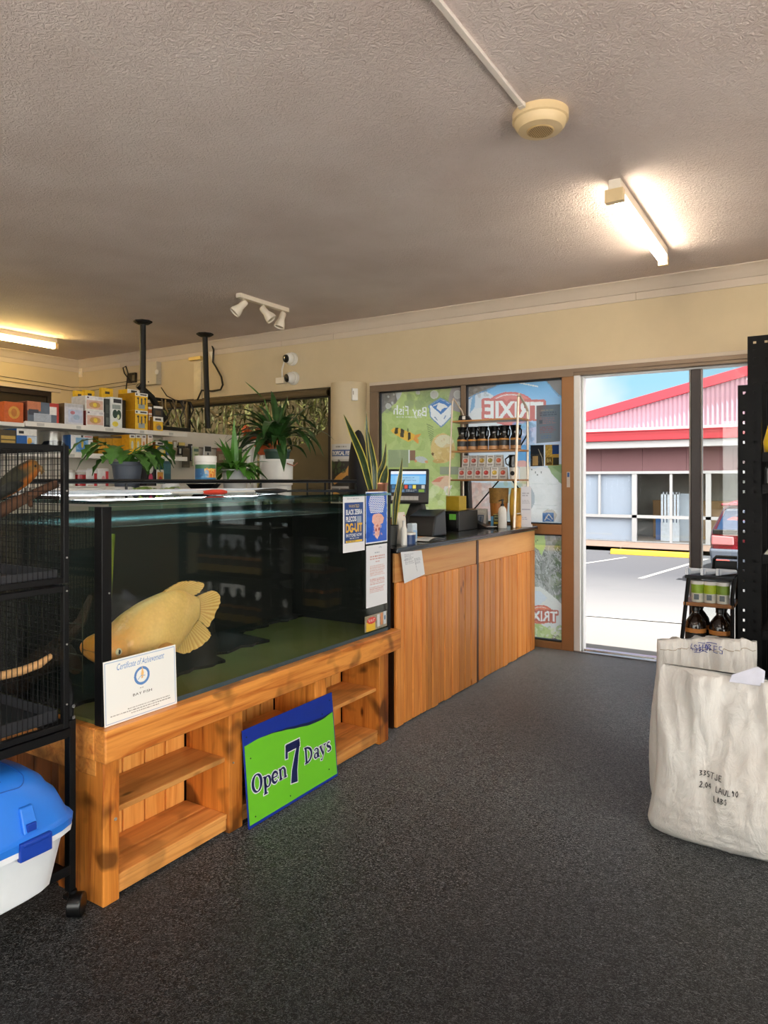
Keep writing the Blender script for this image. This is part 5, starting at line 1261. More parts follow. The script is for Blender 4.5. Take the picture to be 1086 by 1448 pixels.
# ================================================================== things on the front wall
def wallbox(name, label, cat, px0, py0, px1, py1, d, mat, bevel=.004, Y=YF, parent=None):
    a, c = onY(px0, py1, Y), onY(px1, py0, Y); mb = MB(); mb.b(a.x, c.x, Y - d, Y - .0005, a.z, c.z)
    o = mb.done(name, mat, parent, bevel=bevel)
    return tag(o, label, cat) if label else o
def wp(px, py, d=.004): p = onY(px, py, YF - d); return p
o = wallbox('wall_switch', 'small cream switch plate high in the left corner', 'switch', 108, 521, 117, 534, .012, M['ivory'], .003)
mb = MB(); p = onY(112.5, 527.5, YF - .013); mb.b(p.x - .012, p.x + .012, YF - .018, YF - .0125, p.z - .018, p.z + .018); mb.done('rocker', M['white'], o, bevel=.002)
o = wallbox('meter_panel', 'small black framed panel on the wall left of the first pole', 'panel', 183, 527, 194, 542, .03, M['blkp'])
mb = MB(); p = onY(188.5, 534, YF - .031); mb.b(p.x - .02, p.x + .02, YF - .033, YF - .0302, p.z - .035, p.z + .03); mb.done('dial', plain('dial_grey', (120, 110, 84), .3), o)
o = wallbox('wall_mounted_alarm_box', 'pale alarm control box on the wall behind the first black pole', 'box', 207, 512, 228, 546, .07, plain('grey_white_box', (206, 196, 176), .5, var=.03))
mb = MB(); p = onY(222, 526, YF - .071); mb.lathe([(.028, 0), (.028, .006), (.02, .008), (.019, .004), (.001, .004)], p, 20, 0, Matrix.Rotation(PI / 2, 3, 'X')); mb.done('round_knob', M['white'], o, smooth=True)
mb = MB(); p = onY(210, 540, YF - .071); mb.cyl(p, p - V((0, .003, 0)), .009, n=10); mb.done('key_hole', M['blkp'], o)
o = wallbox('wall_conduit', 'vertical pale conduit on the wall left of the second pole', 'conduit', 276, 512, 286, 566, .022, plain('cream_conduit', (214, 200, 170), .4))
mb = MB(); a, c = onY(271, 511, YF), onY(288, 504, YF); mb.b(a.x, c.x, YF - .05, YF - .001, a.z, c.z + .0); mb.done('junction_cover', plain('brassy_cover', (210, 184, 120), .35, .3), o, bevel=.004)
mb = MB(); mb.tube([wp(297, 478, .02), wp(302, 495, .03), wp(301, 512, .02), wp(306, 520, .03), wp(313, 533, .03), wp(315, 544, .03), wp(312, 551, .03), wp(300, 553, .03), wp(285, 552, .04), wp(279, 566, .05)], .010, 6)
tag(mb.done('power_cable', plain('dusty_black_cable', (40, 36, 30), .6), smooth=True), 'thick dark cable looping down the wall right of the second pole', 'cable')
for (a, b_, nm) in (((297, 476), (303, 488), 'upper white cable clip plate beside the second pole top'), ((297, 498), (302, 512), 'lower white cable plate beside the second pole')):
    mb = MB(); p, q = wp(*a), wp(*b_); mb.prism([(p.x, YF - .02, p.z), (q.x, YF - .02, p.z + .0), (q.x, YF - .02, q.z)], (0, .018, 0)); tag(mb.done('cable_plate', M['white'], bevel=.002), nm, 'cable plate')
# two long wires strung along the left wall and round the corner
for k, dz in ((0, 0.0), (1, -.045)):
    mb = MB(); X = XL + .02
    mb.tube([(X, 1.2, 2.545 + dz), (X, 2.6, 2.515 + dz), (X, 4.1, 2.52 + dz), (X, 5.35, 2.485 + dz), (XL + .2, YF - .03, 2.48 + dz), (-6.9, YF - .02, 2.50 + dz), (-6.4, YF - .02, 2.49 + dz * .6)], .0032, 5)
    tag(mb.done('wall_wire', M['blkm'], smooth=True), ['upper of the two thin black wires strung along the left wall', 'lower of the two thin black wires strung along the left wall'][k], 'wire')
mb = MB(); mb.b(XL + .0, XL + .05, 4.28, 4.34, 2.45, 2.56); tag(mb.done('wire_clip', M['blkm'], bevel=.006), 'black clip holding the two wires on the left wall', 'clip')
mb = MB(); mb.tube([wp(228, 548, .05), wp(236, 560, .05), wp(248, 566, .05)], .006, 5); tag(mb.done('wall_wire', M['blkm'], smooth=True), 'thin wire dropping from the pale alarm box', 'wire')
mb = MB(); mb.tube([wp(186, 541, .03), wp(176, 528, .03), wp(174, 520, .03), wp(178, 518, .03), wp(181, 528, .03), wp(178, 552, .03)], .007, 5); tag(mb.done('wall_wire', M['blkm'], smooth=True), 'black wire bowed beside the small black panel', 'wire')
# security cameras
def dome(px, py, label, look):
    c = onY(px, py, YF); t = thing('security_camera', label, 'security camera', c, 'white dome cameras above the window')
    mb = MB(); mb.lathe([(.066, 0), (.066, .022), (.058, .032), (.03, .034)], c, 28, 0, Matrix.Rotation(PI / 2, 3, 'X')); mb.done('base', M['white'], t, smooth=True)
    d = V(look).normalized(); q = d.to_track_quat('Z', 'Y').to_matrix(); cc = c + V((0, -.055, 0))
    mb = MB(); mb.sph(cc, .055, n=22); mb.done('ball', M['white'], t, smooth='all')
    mb = MB(); mb.lathe([(.040, .040), (.038, .052), (.030, .056), (.001, .057)], cc, 22, 0, q); f = mb.done('lens_cover', M['blkp'], t, smooth=True)
    mb = MB(); mb.lathe([(.013, .055), (.012, .062), (.001, .063)], cc, 14, 0, q); mb.done('lens', plain('lens_grey', (70, 74, 80), .1), f, smooth=True)
dome(414, 508, 'upper white dome camera on the front wall', (-.15, -1, -.15)); dome(416, 535, 'lower white dome camera beside the junction box', (-.45, -1, -.2))
o = wallbox('wall_mounted_junction_box', 'small white junction box left of the lower dome camera', 'box', 394, 534, 406, 543.5, .05, M['ivory'])
mb = MB(); mb.tube([wp(399, 534, .02), wp(399, 522, .02), wp(402, 512, .03), wp(407, 509, .03)], .009, 8); tag(mb.done('camera_cable', M['white'], smooth=True), 'white cable curving from the junction box to the upper camera', 'cable')
# on the pillar
PC = V((-3.745, YF - .09, 0)); ph0 = math.atan2(-.821, .571)
def pil(a, z, r=.166): return PC + V((math.cos(ph0 + a) * r, math.sin(ph0 + a) * r, z))
mb = MB(); q = Matrix.Translation(pil(.30, 2.11, .166)) @ Matrix.Rotation(ph0 + .30, 4, 'Z'); mb.b(-.002, .026, -.028, .028, -.055, .055, 0, q); o = mb.done('motion_sensor', M['white'], bevel=.005)
tag(o, 'white motion sensor high on the round pillar', 'sensor'); mb = MB(); q2 = q; mb.b(.026, .028, -.022, -.014, -.005, .03, 0, q2); mb.done('sensor_led', plain('sensor_lens', (150, 140, 126), .3), o)
R = Raster(0, 0, 100, 160, 90, (176, 172, 166)); R.rect(0, 0, 100, 38, (196, 194, 190)); R.rect(4, 14, 96, 30, (62, 84, 130)); R.text('TROPICAL FISHES', 7, 17, 94, 27, (214, 212, 206), bold=.04); R.words(26, 5, 78, 3, (110, 104, 98), 1); R.rect(2, 42, 84, 102, (44, 38, 28)); R.poly([(10, 92), (30, 78), (64, 62), (78, 44), (74, 66), (84, 78), (66, 76), (40, 92), (20, 98)], (196, 140, 62)); mottled(R, None, [(62, 80, 40), (30, 28, 20)], 30, 6, 4, (2, 42, 60, 70), .7)
R.rect(2, 108, 40, 140, (52, 46, 36)); R.rect(44, 108, 86, 140, (60, 46, 28)); R.ell(64, 124, 14, 8, (226, 160, 50)); R.ell(20, 124, 10, 7, (120, 110, 80)); R.rect(2, 144, 86, 158, (150, 146, 140))
po = sheet('fish_poster', R, lambda s, tt: pil(-1.25 + 1.72 * s, 1.665 - .60 * tt, .167), printed('matt_print', .6)); tag(po, 'fish poster wrapped around the lower part of the pillar', 'poster')

# ================================================================== papers taped to the printed shopfront window
def taped(name, label, cat, corners, R, Y=5.478):
    P4 = [onY(px, py, Y) for px, py in corners]
    return tag(sheet(name, R, quad4(*P4), film_mat('taped_paper', .02, 1.0)), label, cat)
R = Raster(0, 0, 100, 150, 80, (150, 152, 150)); R.words(20, 18, 84, 5, (196, 180, 150), 1); R.words(14, 28, 88, 5, (110, 116, 122), 2, ragged=.1); R.words(14, 50, 84, 4, (206, 150, 140), 4, ragged=.2); R.words(14, 86, 84, 4, (190, 120, 116), 4, ragged=.2); R.rect(12, 58, 26, 74, (120, 124, 124)); R.words(20, 122, 66, 4, (120, 140, 170), 2)
taped('window_notice', 'grey notice taped to the window beside the door', 'notice', ((758.5, 573.5), (792, 571.5), (792, 624), (758.5, 627)), R)
R = Raster(0, 0, 60, 100, 60, (60, 52, 44)); mottled(R, None, [(30, 28, 26), (90, 80, 70)], 50, 5, 2); R.rect(10, 52, 34, 96, (196, 150, 90)); R.poly([(0, 0), (60, 0), (60, 34), (30, 44), (0, 40)], (36, 34, 38)); R.rect(40, 50, 58, 96, (50, 44, 36)); R.line([(36, 20), (52, 60), (56, 98)], 2, (200, 180, 150))
taped('window_photo', 'dark photo print on the window under the grey notice, left of the pair', 'photo print', ((750, 629.5), (769, 629), (769, 659), (750, 659.5)), R)
R = Raster(0, 0, 60, 100, 60, (196, 150, 60)); R.rect(30, 2, 60, 46, (34, 62, 110)); R.rect(4, 60, 30, 96, (110, 80, 30)); R.rect(34, 62, 60, 98, (60, 54, 40)); mottled(R, None, [(226, 180, 80), (150, 110, 40)], 40, 4, 3, (0, 0, 30, 60)); R.text('BA', 8, 66, 26, 84, (220, 190, 110))
taped('window_photo', 'yellow and blue photo print on the window, right of the pair', 'photo print', ((771, 629), (790.5, 628.5), (790.5, 658), (771, 658.5)), R)

# ================================================================== rear rack with plants behind the aquarium
t = thing('rear_rack', 'black metal rack with a rail behind the aquarium', 'rack', (-2.95, 2.55, 0))
mb = MB(); mb.b(-3.25, -2.68, 1.20, 3.95, 1.255, 1.272); mb.done('rack_top', M['blk'], t)
mb = MB(); mb.tube([(-2.69, 1.20, 1.330), (-2.69, 3.95, 1.330)], .008, 8); mb.b(-2.696, -2.684, 1.2, 3.95, 1.318, 1.324); mb.done('rail', M['blk'], t, smooth=True)
for y in (1.21, 2.1, 3.0, 3.42, 3.60, 3.94):
    mb = MB(); mb.cyl((-2.69, y, 1.272), (-2.69, y, 1.326), .006, n=8); mb.done('rail_post', M['blk'], t)
for x in (-3.24, -2.70):
    for y in (1.21, 3.94):
        mb = MB(); mb.b(x - .015, x + .015, y - .015, y + .015, 0, 1.254); mb.done('leg', M['blk'], t)
BZ = 1.273
soil = plain('potting_soil', (44, 34, 26), .95, var=.4, scale=60)
leafA = plain('deep_green_leaf', (58, 98, 36), .38, var=.35, scale=14, spec=.5); leafB = plain('fresh_green_leaf', (70, 122, 40), .38, var=.35, scale=14); leafC = plain('glossy_dark_leaf', (44, 78, 34), .30, var=.4, scale=10)
# plant 1: lobed leaves drooping out of a dark pot
c = V((-2.85, 2.23, BZ)); t = thing('potted_plant', 'sprawling green plant with lobed leaves in a slate pot', 'plant', c, 'potted plants behind the aquarium')
mb = MB(); mb.lathe([(.052, 0), (.070, .13), (.075, .132), (.075, .148), (.066, .148), (.062, .135), (.001, .135)], c, 32); pt = mb.done('pot', plain('slate_pot', (62, 68, 80), .5, var=.06), t, smooth=True)
mb = MB(); mb.lathe([(.061, .137), (.001, .140)], c, 20); mb.done('soil', soil, pt)
r = random.Random(21)
def lobed(mb, base, d, L, W, droop, n=9):
    d = V(d).normalized(); side = d.cross(V((0, 0, 1))).normalized(); p = V(base); st = L / n; rows = []
    for i in range(n + 1):
        f = i / n; w = W * math.sin(PI * min(1, f * .93 + .05)) ** .7 * (1.0 if i % 2 else .48); up = side.cross(d)
        rows.append([mb.bm.verts.new(p - side * w / 2 + up * w * .1 - d * w * .1), mb.bm.verts.new(p), mb.bm.verts.new(p + side * w / 2 + up * w * .1 - d * w * .1)])
        p = p + d * st; d = (d + V((0, 0, -1)) * droop / n).normalized(); side = (side - d * side.dot(d)).normalized()
    for a, b_ in zip(rows, rows[1:]): mb.face([a[0], a[1], b_[1], b_[0]]); mb.face([a[1], a[2], b_[2], b_[1]])
mb = MB(); mc = MB()
for k in range(19):
    a = [.5, 1.3, 1.7, -1.5, -1.9, -1.2, 2.4, -.2, -2.6, 1.5, -1.6, 1.1, .1, -.8, 2.0, -2.2, .8, -1.0, 1.9][k]; L0 = [.08, .20, .16, .18, .24, .12, .1, .09, .08, .26, .20, .14, .12, .13, .12, .14, .1, .17, .20][k]
    h = c + V((0, 0, .14)); dv = V((math.cos(a), math.sin(a), .75)).normalized(); e = h + dv * L0 * .75; mc.tube([h, h + dv * L0 * .4 + V((0, 0, .02)), e], [.004, .003, .0025], 5)
    lobed(mb, e, V((math.cos(a), math.sin(a), .1)), r.uniform(.14, .20), r.uniform(.07, .10), r.uniform(1.2, 2.2))
mb.done('foliage', leafA, t, fix=False); mc.done('stems', leafB, t)
# plant 2: low bushy plant in a pale pot
c = V((-2.86, 2.97, BZ)); t = thing('potted_plant', 'bushy green plant in a small pale grey pot between tub and bucket', 'plant', c, 'potted plants behind the aquarium')
mb = MB(); mb.lathe([(.060, 0), (.072, .105), (.076, .108), (.076, .122), (.068, .122), (.064, .11), (.001, .11)], c, 32); pt = mb.done('pot', plain('pale_grey_pot', (206, 208, 206), .45, var=.05), t, smooth=True)
mb = MB(); mb.lathe([(.066, .112), (.001, .116)], c, 20); mb.done('soil', soil, pt)
mb = MB()
for k in range(40):
    a = r.uniform(0, 2 * PI); el = r.uniform(.15, 1.5); L = r.uniform(.14, .22)
    blade(mb, c + V((.03 * math.cos(a), .03 * math.sin(a), .11)), (math.cos(a) * math.cos(el), math.sin(a) * math.cos(el), math.sin(el)), L, r.uniform(.040, .060), r.uniform(.8, 2.2), 0, 8, .12, .7)
for a in (1.1, -.9): blade(mb, c + V((0, 0, .11)), (math.cos(a) * .15, math.sin(a) * .15, 1), .30, .045, .2, 0, 8)
mb.done('foliage', leafB, t, fix=False)
# plant 3: tall strappy plant standing in a white bucket
c = V((-2.92, 3.41, BZ)); o = thing('white_bucket', 'big white plastic bucket holding the tall plant', 'bucket', c)
mb = MB(); mb.lathe([(.088, 0), (.088, .03), (.096, .031), (.098, .175), (.104, .176), (.104, .192), (.094, .192), (.092, .12), (.001, .12)], c, 40); mb.done('pail', plain('bucket_white', (226, 224, 218), .45, var=.04), o, smooth=True)
mb = MB(); mb.tube([c + V((.104, -.03, .165)), c + V((.116, .02, .150)), c + V((.104, .07, .17))], .004, 6); mb.done('handle', plain('rusty_handle', (170, 110, 84), .6), o)
c3 = c + V((0, 0, .122)); t = thing('potted_plant', 'tall arching dark green plant in a green pot inside the white bucket', 'plant', c3, 'potted plants behind the aquarium')
mb = MB(); mb.lathe([(.060, 0), (.080, .115), (.085, .117), (.085, .132), (.076, .132), (.072, .12), (.001, .12)], c3, 32); pt = mb.done('pot', plain('dark_green_pot', (34, 66, 52), .45), t, smooth=True)
mb = MB(); mb.lathe([(.072, .121), (.001, .125)], c3, 20); mb.done('soil', soil, pt)
mb = MB()
for k in range(7):
    a = k * .9; mb.tube([c3 + V((.03 * math.cos(a), .03 * math.sin(a), .12)), c3 + V((.04 * math.cos(a), .04 * math.sin(a), .20))], [.006, .004], 5)
mb.done('canes', plain('orange_cane', (190, 100, 50), .6, var=.3), t)
mb = MB()
for k in range(46):
    a = r.uniform(0, 2 * PI); el = r.uniform(.45, 1.4); L = r.uniform(.22, .44)
    blade(mb, c3 + V((.025 * math.cos(a), .025 * math.sin(a), .12 + r.uniform(0, .10))), (math.cos(a) * math.cos(el), math.sin(a) * math.cos(el), math.sin(el)), L, r.uniform(.042, .066), r.uniform(1.3, 2.8), 0, 10, .12, .8)
for a, L, dr, el in ((2.2, .40, .9, 1.1), (-.5, .44, 2.2, 1.1), (-.3, .46, 2.6, .9), (.2, .42, 2.8, .9), (-2.4, .40, 2.0, .8), (2.6, .36, 2.4, .7), (1.5, .34, .5, 1.35), (.9, .32, .5, 1.4)):
    blade(mb, c3 + V((0, 0, .15)), (math.cos(a) * math.cos(el), math.sin(a) * math.cos(el), math.sin(el)), L, .062, dr, 0, 12, .12, .8)
mb.done('foliage', leafC, t, fix=False)
mb = MB(); blade(mb, c3 + V((-.02, -.1, .44)), (-.5, -.72, .65), .16, .034, -.2, 0, 8, .15, .9); mb.tube([c3 + V((0, 0, .14)), c3 + V((-.01, -.05, .3)), c3 + V((-.02, -.1, .44))], .003, 5); mb.done('high_leaf', leafB, t, fix=False)
# tub, trays and bits on the rack
c = V((-2.86, 2.745, BZ)); o = thing('white_tub', 'white round food tub with a colourful fish label', 'tub', c)
mb = MB(); mb.lathe([(.056, 0), (.058, .155), (.057, .156), (.001, .156)], c, 36); mb.done('tub_body', M['white'], o, smooth=True)
mb = MB(); mb.lathe([(.060, .157), (.060, .190), (.056, .193), (.001, .193)], c, 36); mb.done('lid', M['white'], o, smooth=True)
R = Raster(0, 0, 200, 90, 150, (60, 110, 160)); R.rect(90, 0, 200, 90, (236, 206, 120)); R.rect(0, 0, 200, 24, (70, 120, 80)); mottled(R, None, [(236, 150, 50), (250, 200, 90), (226, 110, 50)], 34, 13, 31, (110, 24, 200, 70), .8); mottled(R, None, [(70, 140, 190), (110, 170, 210)], 20, 12, 30, (60, 30, 120, 90), .7); R.rect(0, 74, 200, 90, (60, 130, 180))
sheet('label', R, lambda s, tt: c + V((.0592 * math.cos(-1.9 + 2.3 * s), .0592 * math.sin(-1.9 + 2.3 * s), .145 - .085 * tt)), printed('tub_label', .35), o)
mb = MB(); c = V((-2.78, 2.66, BZ)); mb.lathe([(.05, 0), (.085, .04), (.088, .042), (.082, .04), (.05, .004), (.001, .004)], c, 4, 0, Matrix.Diagonal((.8, 1.45, 1))); tag(mb.done('black_tray', M['blkp']), 'shallow black tray below the rail in front of the white tub', 'tray')
mb = MB()
for k in range(9): blade(mb, V((-2.62 + .01 * k, 2.18 + .018 * k, BZ + .004)), (r.uniform(-1, 1), r.uniform(-1, 1), .5), .07, .045, 1.6, 0, 5)
bmesh.ops.translate(mb.bm, verts=mb.bm.verts, vec=(-.12, 0, .004)); tag(mb.done('fallen_leaf', plain('pale_lime_leaf', (186, 206, 120), .5, var=.2), fix=False), 'pale lime leaf lying behind the aquarium lid', 'leaf')
mb = MB(); mb.b(-2.80, -2.72, 2.06, 2.17, BZ, BZ + .03); o = tag(mb.done('lid_box', M['white'], bevel=.012), 'small white box with rounded corners under the slate pot plant', 'box')
mb = MB(); mb.b(-2.83, -2.73, 1.30, 2.02, BZ, BZ + .028); mb.b(-2.83, -2.73, 1.30, 2.02, BZ + .03, BZ + .034); tag(mb.done('white_ledge_tray', M['whitem'], bevel=.003), 'long white tray on the rack behind the aquarium left half', 'tray')
mb = MB(); mb.tube([(-2.74, 2.36, BZ + .022), (-2.76, 2.44, BZ + .032), (-2.8, 2.5, BZ + .012)], [.02, .03, .01], 8); tag(mb.done('paper_wrap', M['paper'], smooth='all'), 'crumpled white paper beside the lime leaf behind the aquarium', 'paper')
for (px, label, cc) in ((372, 'orange toy crab behind the white bucket, lower of two', (214, 96, 44)), (354, 'orange toy crab behind the bushy plant, upper of two', (222, 104, 40))):
    p = onX(px, 637 if px == 372 else 616, -3.10 if px == 372 else -3.20); tt = thing('orange_toy', label, 'toy', p)
    mb = MB(); mb.sph(p, .05, (.6, 1.1, .7), 0, 16); mb.sph(p + V((.02, .05, .04)), .018, n=10); mb.sph(p + V((.02, -.05, .04)), .018, n=10); mb.done('shell', plain('orange_rubber', cc, .5), tt, smooth='all')
    for s_ in (-1, 1):
        mb = MB(); mb.tube([p + V((.01, s_ * .05, 0)), p + V((.02, s_ * .09, .03)), p + V((.03, s_ * .07, .07))], [.012, .014, .005], 8); mb.done('claw', plain('orange_rubber', cc, .5), tt, smooth='all')
    mb = MB(); mb.cyl((p.x, p.y, BZ), (p.x, p.y, p.z - .03), .022, n=12); mb.done('stem', M['white'], tt)
# snake plants at the right end of the aquarium
def snake(label, c, pot_h, pot_r, leaves, potmat):
    t = thing('snake_plant', label, 'plant', c)
    mb = MB(); mb.lathe([(pot_r * .8, 0), (pot_r, pot_h * .95), (pot_r * 1.05, pot_h * .96), (pot_r * 1.05, pot_h), (pot_r * .92, pot_h), (pot_r * .9, pot_h - .02), (.001, pot_h - .02)], c, 28); pt = mb.done('pot', potmat, t, smooth=True)
    mb = MB(); mb.lathe([(pot_r * .88, pot_h - .018), (.001, pot_h - .012)], c, 18); mb.done('soil', soil, pt)
    for path, w in leaves:
        pts = [V(p) for p in path]; k = 12; mid = MB(); edge = MB(); rows = []; 
        for i in range(k + 1):
            f = i / k; q = cat3(pts, f); q2 = cat3(pts, min(1, f + .05)); q1 = cat3(pts, max(0, f - .05)); d = (q2 - q1).normalized(); sd = d.cross(V((.53, -.85, 0))).normalized()
            ww = w * (.55 + .45 * math.sin(PI * min(1, f * 1.1 + .1))) * (1 if f < .7 else max(.03, 1 - ((f - .7) / .3) ** 1.6)); rows.append((q, sd, ww, V((.53, -.85, 0))))
        for m_, a0, a1, off in ((edge, -.5, .5, 0.0), (mid, -.36, .36, .0012)):
            prev = None
            for q, sd, ww, fr in rows:
                cur = [m_.bm.verts.new(q + sd * ww * a0 + fr * (off + ww * .10)), m_.bm.verts.new(q + fr * off), m_.bm.verts.new(q + sd * ww * a1 + fr * (off + ww * .10))]
                if prev: m_.face([prev[0], prev[1], cur[1], cur[0]]); m_.face([prev[1], prev[2], cur[2], cur[1]])
                prev = cur
        lf = edge.done('leaf', plain('snake_leaf_yellow', (206, 190, 88), .4, var=.1), t, fix=False); mid.done('leaf_centre', plain('snake_leaf_green', (52, 70, 40), .38, var=.45, scale=40), lf, fix=False)
def cat3(P, f):
    f = f * (len(P) - 1); i = min(int(f), len(P) - 2); t_ = f - i
    p0, p1, p2, p3 = [P[min(max(k, 0), len(P) - 1)] for k in (i - 1, i, i + 1, i + 2)]
    return .5 * (2 * p1 + (p2 - p0) * t_ + (2 * p0 - 5 * p1 + 4 * p2 - p3) * t_ * t_ + (3 * p1 - p0 - 3 * p2 + p3) * t_ ** 3)
c = V((-2.18, 3.42, .974)); sx = -2.18
snake('tall snake plant with yellow-edged leaves in a copper pot at the aquarium end', c, .345, .058, [
    ([onX(524, 692, sx), onX(513, 650, sx), onX(499, 616, sx), onX(486, 586, sx)], .042), ([onX(527, 692, sx), onX(523, 650, sx - .03), onX(519, 612, sx - .03), onX(518, 583, sx - .03)], .032),
    ([onX(530, 692, sx + .02), onX(529, 660, sx + .02), onX(524, 630, sx + .02), onX(520, 608, sx + .02)], .036), ([onX(535, 692, sx), onX(537, 670, sx), onX(543, 652, sx), onX(546, 625, sx)], .034),
    ([onX(533, 694, sx - .04), onX(530, 660, sx - .04), onX(526, 640, sx - .04), onX(523, 616, sx - .04)], .034), ([onX(538, 694, sx + .03), onX(542, 680, sx + .03), onX(545, 668, sx + .03), onX(547, 658, sx + .03)], .05)],
    plain('copper_pot', (190, 132, 104), .3, .7))
c = V((-2.06, 3.36, .974)); sx = -2.06
snake('small snake plant leaning in front of the screen beside the blue poster', c, .11, .045, [([onX(557, 742, sx), onX(560, 710, sx), onX(565, 680, sx), onX(569, 646, sx)], .036), ([onX(558, 742, sx), onX(562, 715, sx), onX(566, 695, sx), onX(572, 677, sx)], .022), ([onX(556, 742, sx), onX(557, 715, sx), onX(559, 700, sx), onX(560, 690, sx)], .018)], plain('small_dark_pot', (50, 52, 50), .5))
# black chair behind the counter
c = V((-2.95, 4.36, 0)); t = thing('office_chair', 'black chair with a tall padded back behind the snake plant', 'chair', c)
rot = Matrix.Translation(c) @ Matrix.Rotation(math.atan2(-.83, .56), 4, 'Z')
mb = MB(); mb.sph(rot @ V((.0, .0, 1.38)), 1, (.20, .075, .33), 0, 24, (Matrix.Rotation(math.atan2(-.83, .56), 3, 'Z') @ Matrix.Rotation(.12, 3, 'Y'))); mb.done('backrest', plain('black_fabric', (26, 25, 30), .85, var=.2), t, smooth='all')
mb = MB(); mb.b(-.22, .22, -.02, .42, .62, .70, 0, rot); mb.done('seat', plain('black_fabric', (26, 25, 30), .85), t, bevel=.03)
mb = MB(); mb.cyl(rot @ V((0, .2, .08)), rot @ V((0, .2, .62)), .025); mb.cyl(rot @ V((0, .0, .66)), rot @ V((0, -.0, 1.15)), .02); mb.done('column', M['blkm'], t)
for k in range(5):
    a = 2 * PI * k / 5; e = rot @ V((.26 * math.cos(a), .2 + .26 * math.sin(a), .055)); mb = MB(); mb.tube([rot @ V((0, .2, .10)), e], [.022, .014], 8); f = mb.done('base_arm', M['blkm'], t)
    mb = MB(); mb.sph(e - V((0, 0, .03)), .025, n=10); mb.done('caster', M['blkp'], f, smooth='all')
# ================================================================== white display shelving behind the aquarium
SX = -4.40
t = thing('display_shelving', 'white metal display shelving stacked with aquarium goods at left', 'shelving', (-4.6, 3.6, 0))
for z in (1.715, 1.520, 1.288):
    mb = MB(); mb.b(SX - .34, SX, 2.65 if z > 1.7 else 2.3, 4.02, z - .022, z); mb.b(SX, SX + .008, 2.65 if z > 1.7 else 2.3, 4.02, z - .030, z + .004)
    s_ = mb.done('shelf', M['whitem'], t, bevel=.002)
    r = random.Random(int(z * 100))
    for k in range(5):
        y = 2.7 + .27 * k + r.uniform(-.05, .05); mb = MB(); mb.b(SX + .0082, SX + .0095, y, y + r.uniform(.03, .07), z - .024, z - .004); mb.done('price_ticket', plain('ticket_grey', (188, 186, 180), .6), s_)
mb = MB(); mb.b(SX - .34, SX, 1.7, 2.645, 1.682, 1.70); mb.b(SX, SX + .008, 1.7, 2.645, 1.678, 1.704); mb.done('low_top_shelf', M['whitem'], t, bevel=.002)
mb = MB(); mb.b(SX - .37, SX - .345, 1.7, 5.22, .1, 1.76); mb.done('back_panel', plain('shelf_panel', (214, 208, 196), .6, var=.03), t)
for y in (1.72, 2.68, 4.06, 5.2):
    mb = MB(); mb.b(SX - .35, SX - .32, y - .012, y + .012, 0, 1.75); mb.done('upright', M['whitem'], t, bevel=.002)
mb = MB(); mb.b(SX - .37, SX, 1.7, 5.2, .08, .12); mb.done('base_shelf', M['whitem'], t)
SHZ = {1: 1.715, 2: 1.520, 3: 1.288, 0: 1.70}
PAL = {}
def ink(c, rough=.45):
    return plain('ink_%d_%d_%d' % c, c, rough, var=.16, scale=45)
def carton(name, label, cat, px0, px1, py_top, sh, depth, face, prints=(), xo=.01, side=None, group=None, z0=None, top=None):
    """a carton standing on shelf sh with its printed face to the shop; prints = (x0, y0, x1, y1, colour) as fractions, y up"""
    X = SX - xo; a, b_ = onX(px0, 600, X), onX(px1, 600, X); zt = onX((px0 + px1) / 2, py_top, X).z; zb = (SHZ[sh] if z0 is None else z0) + .0006
    mb = MB(); mb.b(X - depth, X, a.y + .001, b_.y - .001, zb, zt); mb.bm.faces.ensure_lookup_table()
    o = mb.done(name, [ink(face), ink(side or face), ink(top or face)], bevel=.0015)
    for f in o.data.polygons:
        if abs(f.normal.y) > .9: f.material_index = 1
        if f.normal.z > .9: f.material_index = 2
    tag(o, label, cat, group)
    if prints:
        mb = MB(); P = Panel(mb, (X, a.y, zb), (0, 1, 0), (0, 0, 1)); w, h = b_.y - a.y, zt - zb; mats = []
        for i, pr in enumerate(prints):
            c = pr[4]
            if c not in mats: mats.append(c)
            if len(pr) > 5: P.ell((pr[0] + pr[2]) / 2 * w, (pr[1] + pr[3]) / 2 * h, (pr[2] - pr[0]) / 2 * w, (pr[3] - pr[1]) / 2 * h, mats.index(c), .0006 + .00025 * i)
            else: P.rect(pr[0] * w, pr[1] * h, pr[2] * w, pr[3] * h, mats.index(c), .0006 + .00025 * i)
        mb.done('printed_face', [ink(c) for c in mats], o, fix=False)
    return o, zt
G1 = 'boxed goods on the top white shelf'; G2 = 'boxed goods on the middle white shelf'; G3 = 'goods on the bottom white shelf'
YE, WH, OR_, DK = (232, 184, 30), (228, 226, 220), (206, 104, 40), (34, 34, 36)
carton('product_box', 'orange box with mottled print at the left end of the top shelf', 'box', 6, 33.3, 568.5, 0, .14, (198, 92, 34), [(.2, .2, .8, .8, (206, 150, 60), 1), (.35, .3, .65, .7, (186, 112, 44), 1)], group=G1)
carton('product_box', 'wide grey box with orange and red picture print on the top shelf', 'box', 38.5, 83, 569, 1, .16, (92, 104, 118), [(.0, .55, .42, 1, (196, 120, 84)), (.04, .35, .35, .62, (60, 66, 76)), (.2, .05, .75, .45, (168, 176, 186)), (.7, .55, 1, 1, (190, 60, 50)), (.7, .42, .93, .82, (226, 222, 216)), (.93, .0, 1, .55, (196, 60, 48))], side=(130, 70, 50), group=G1)
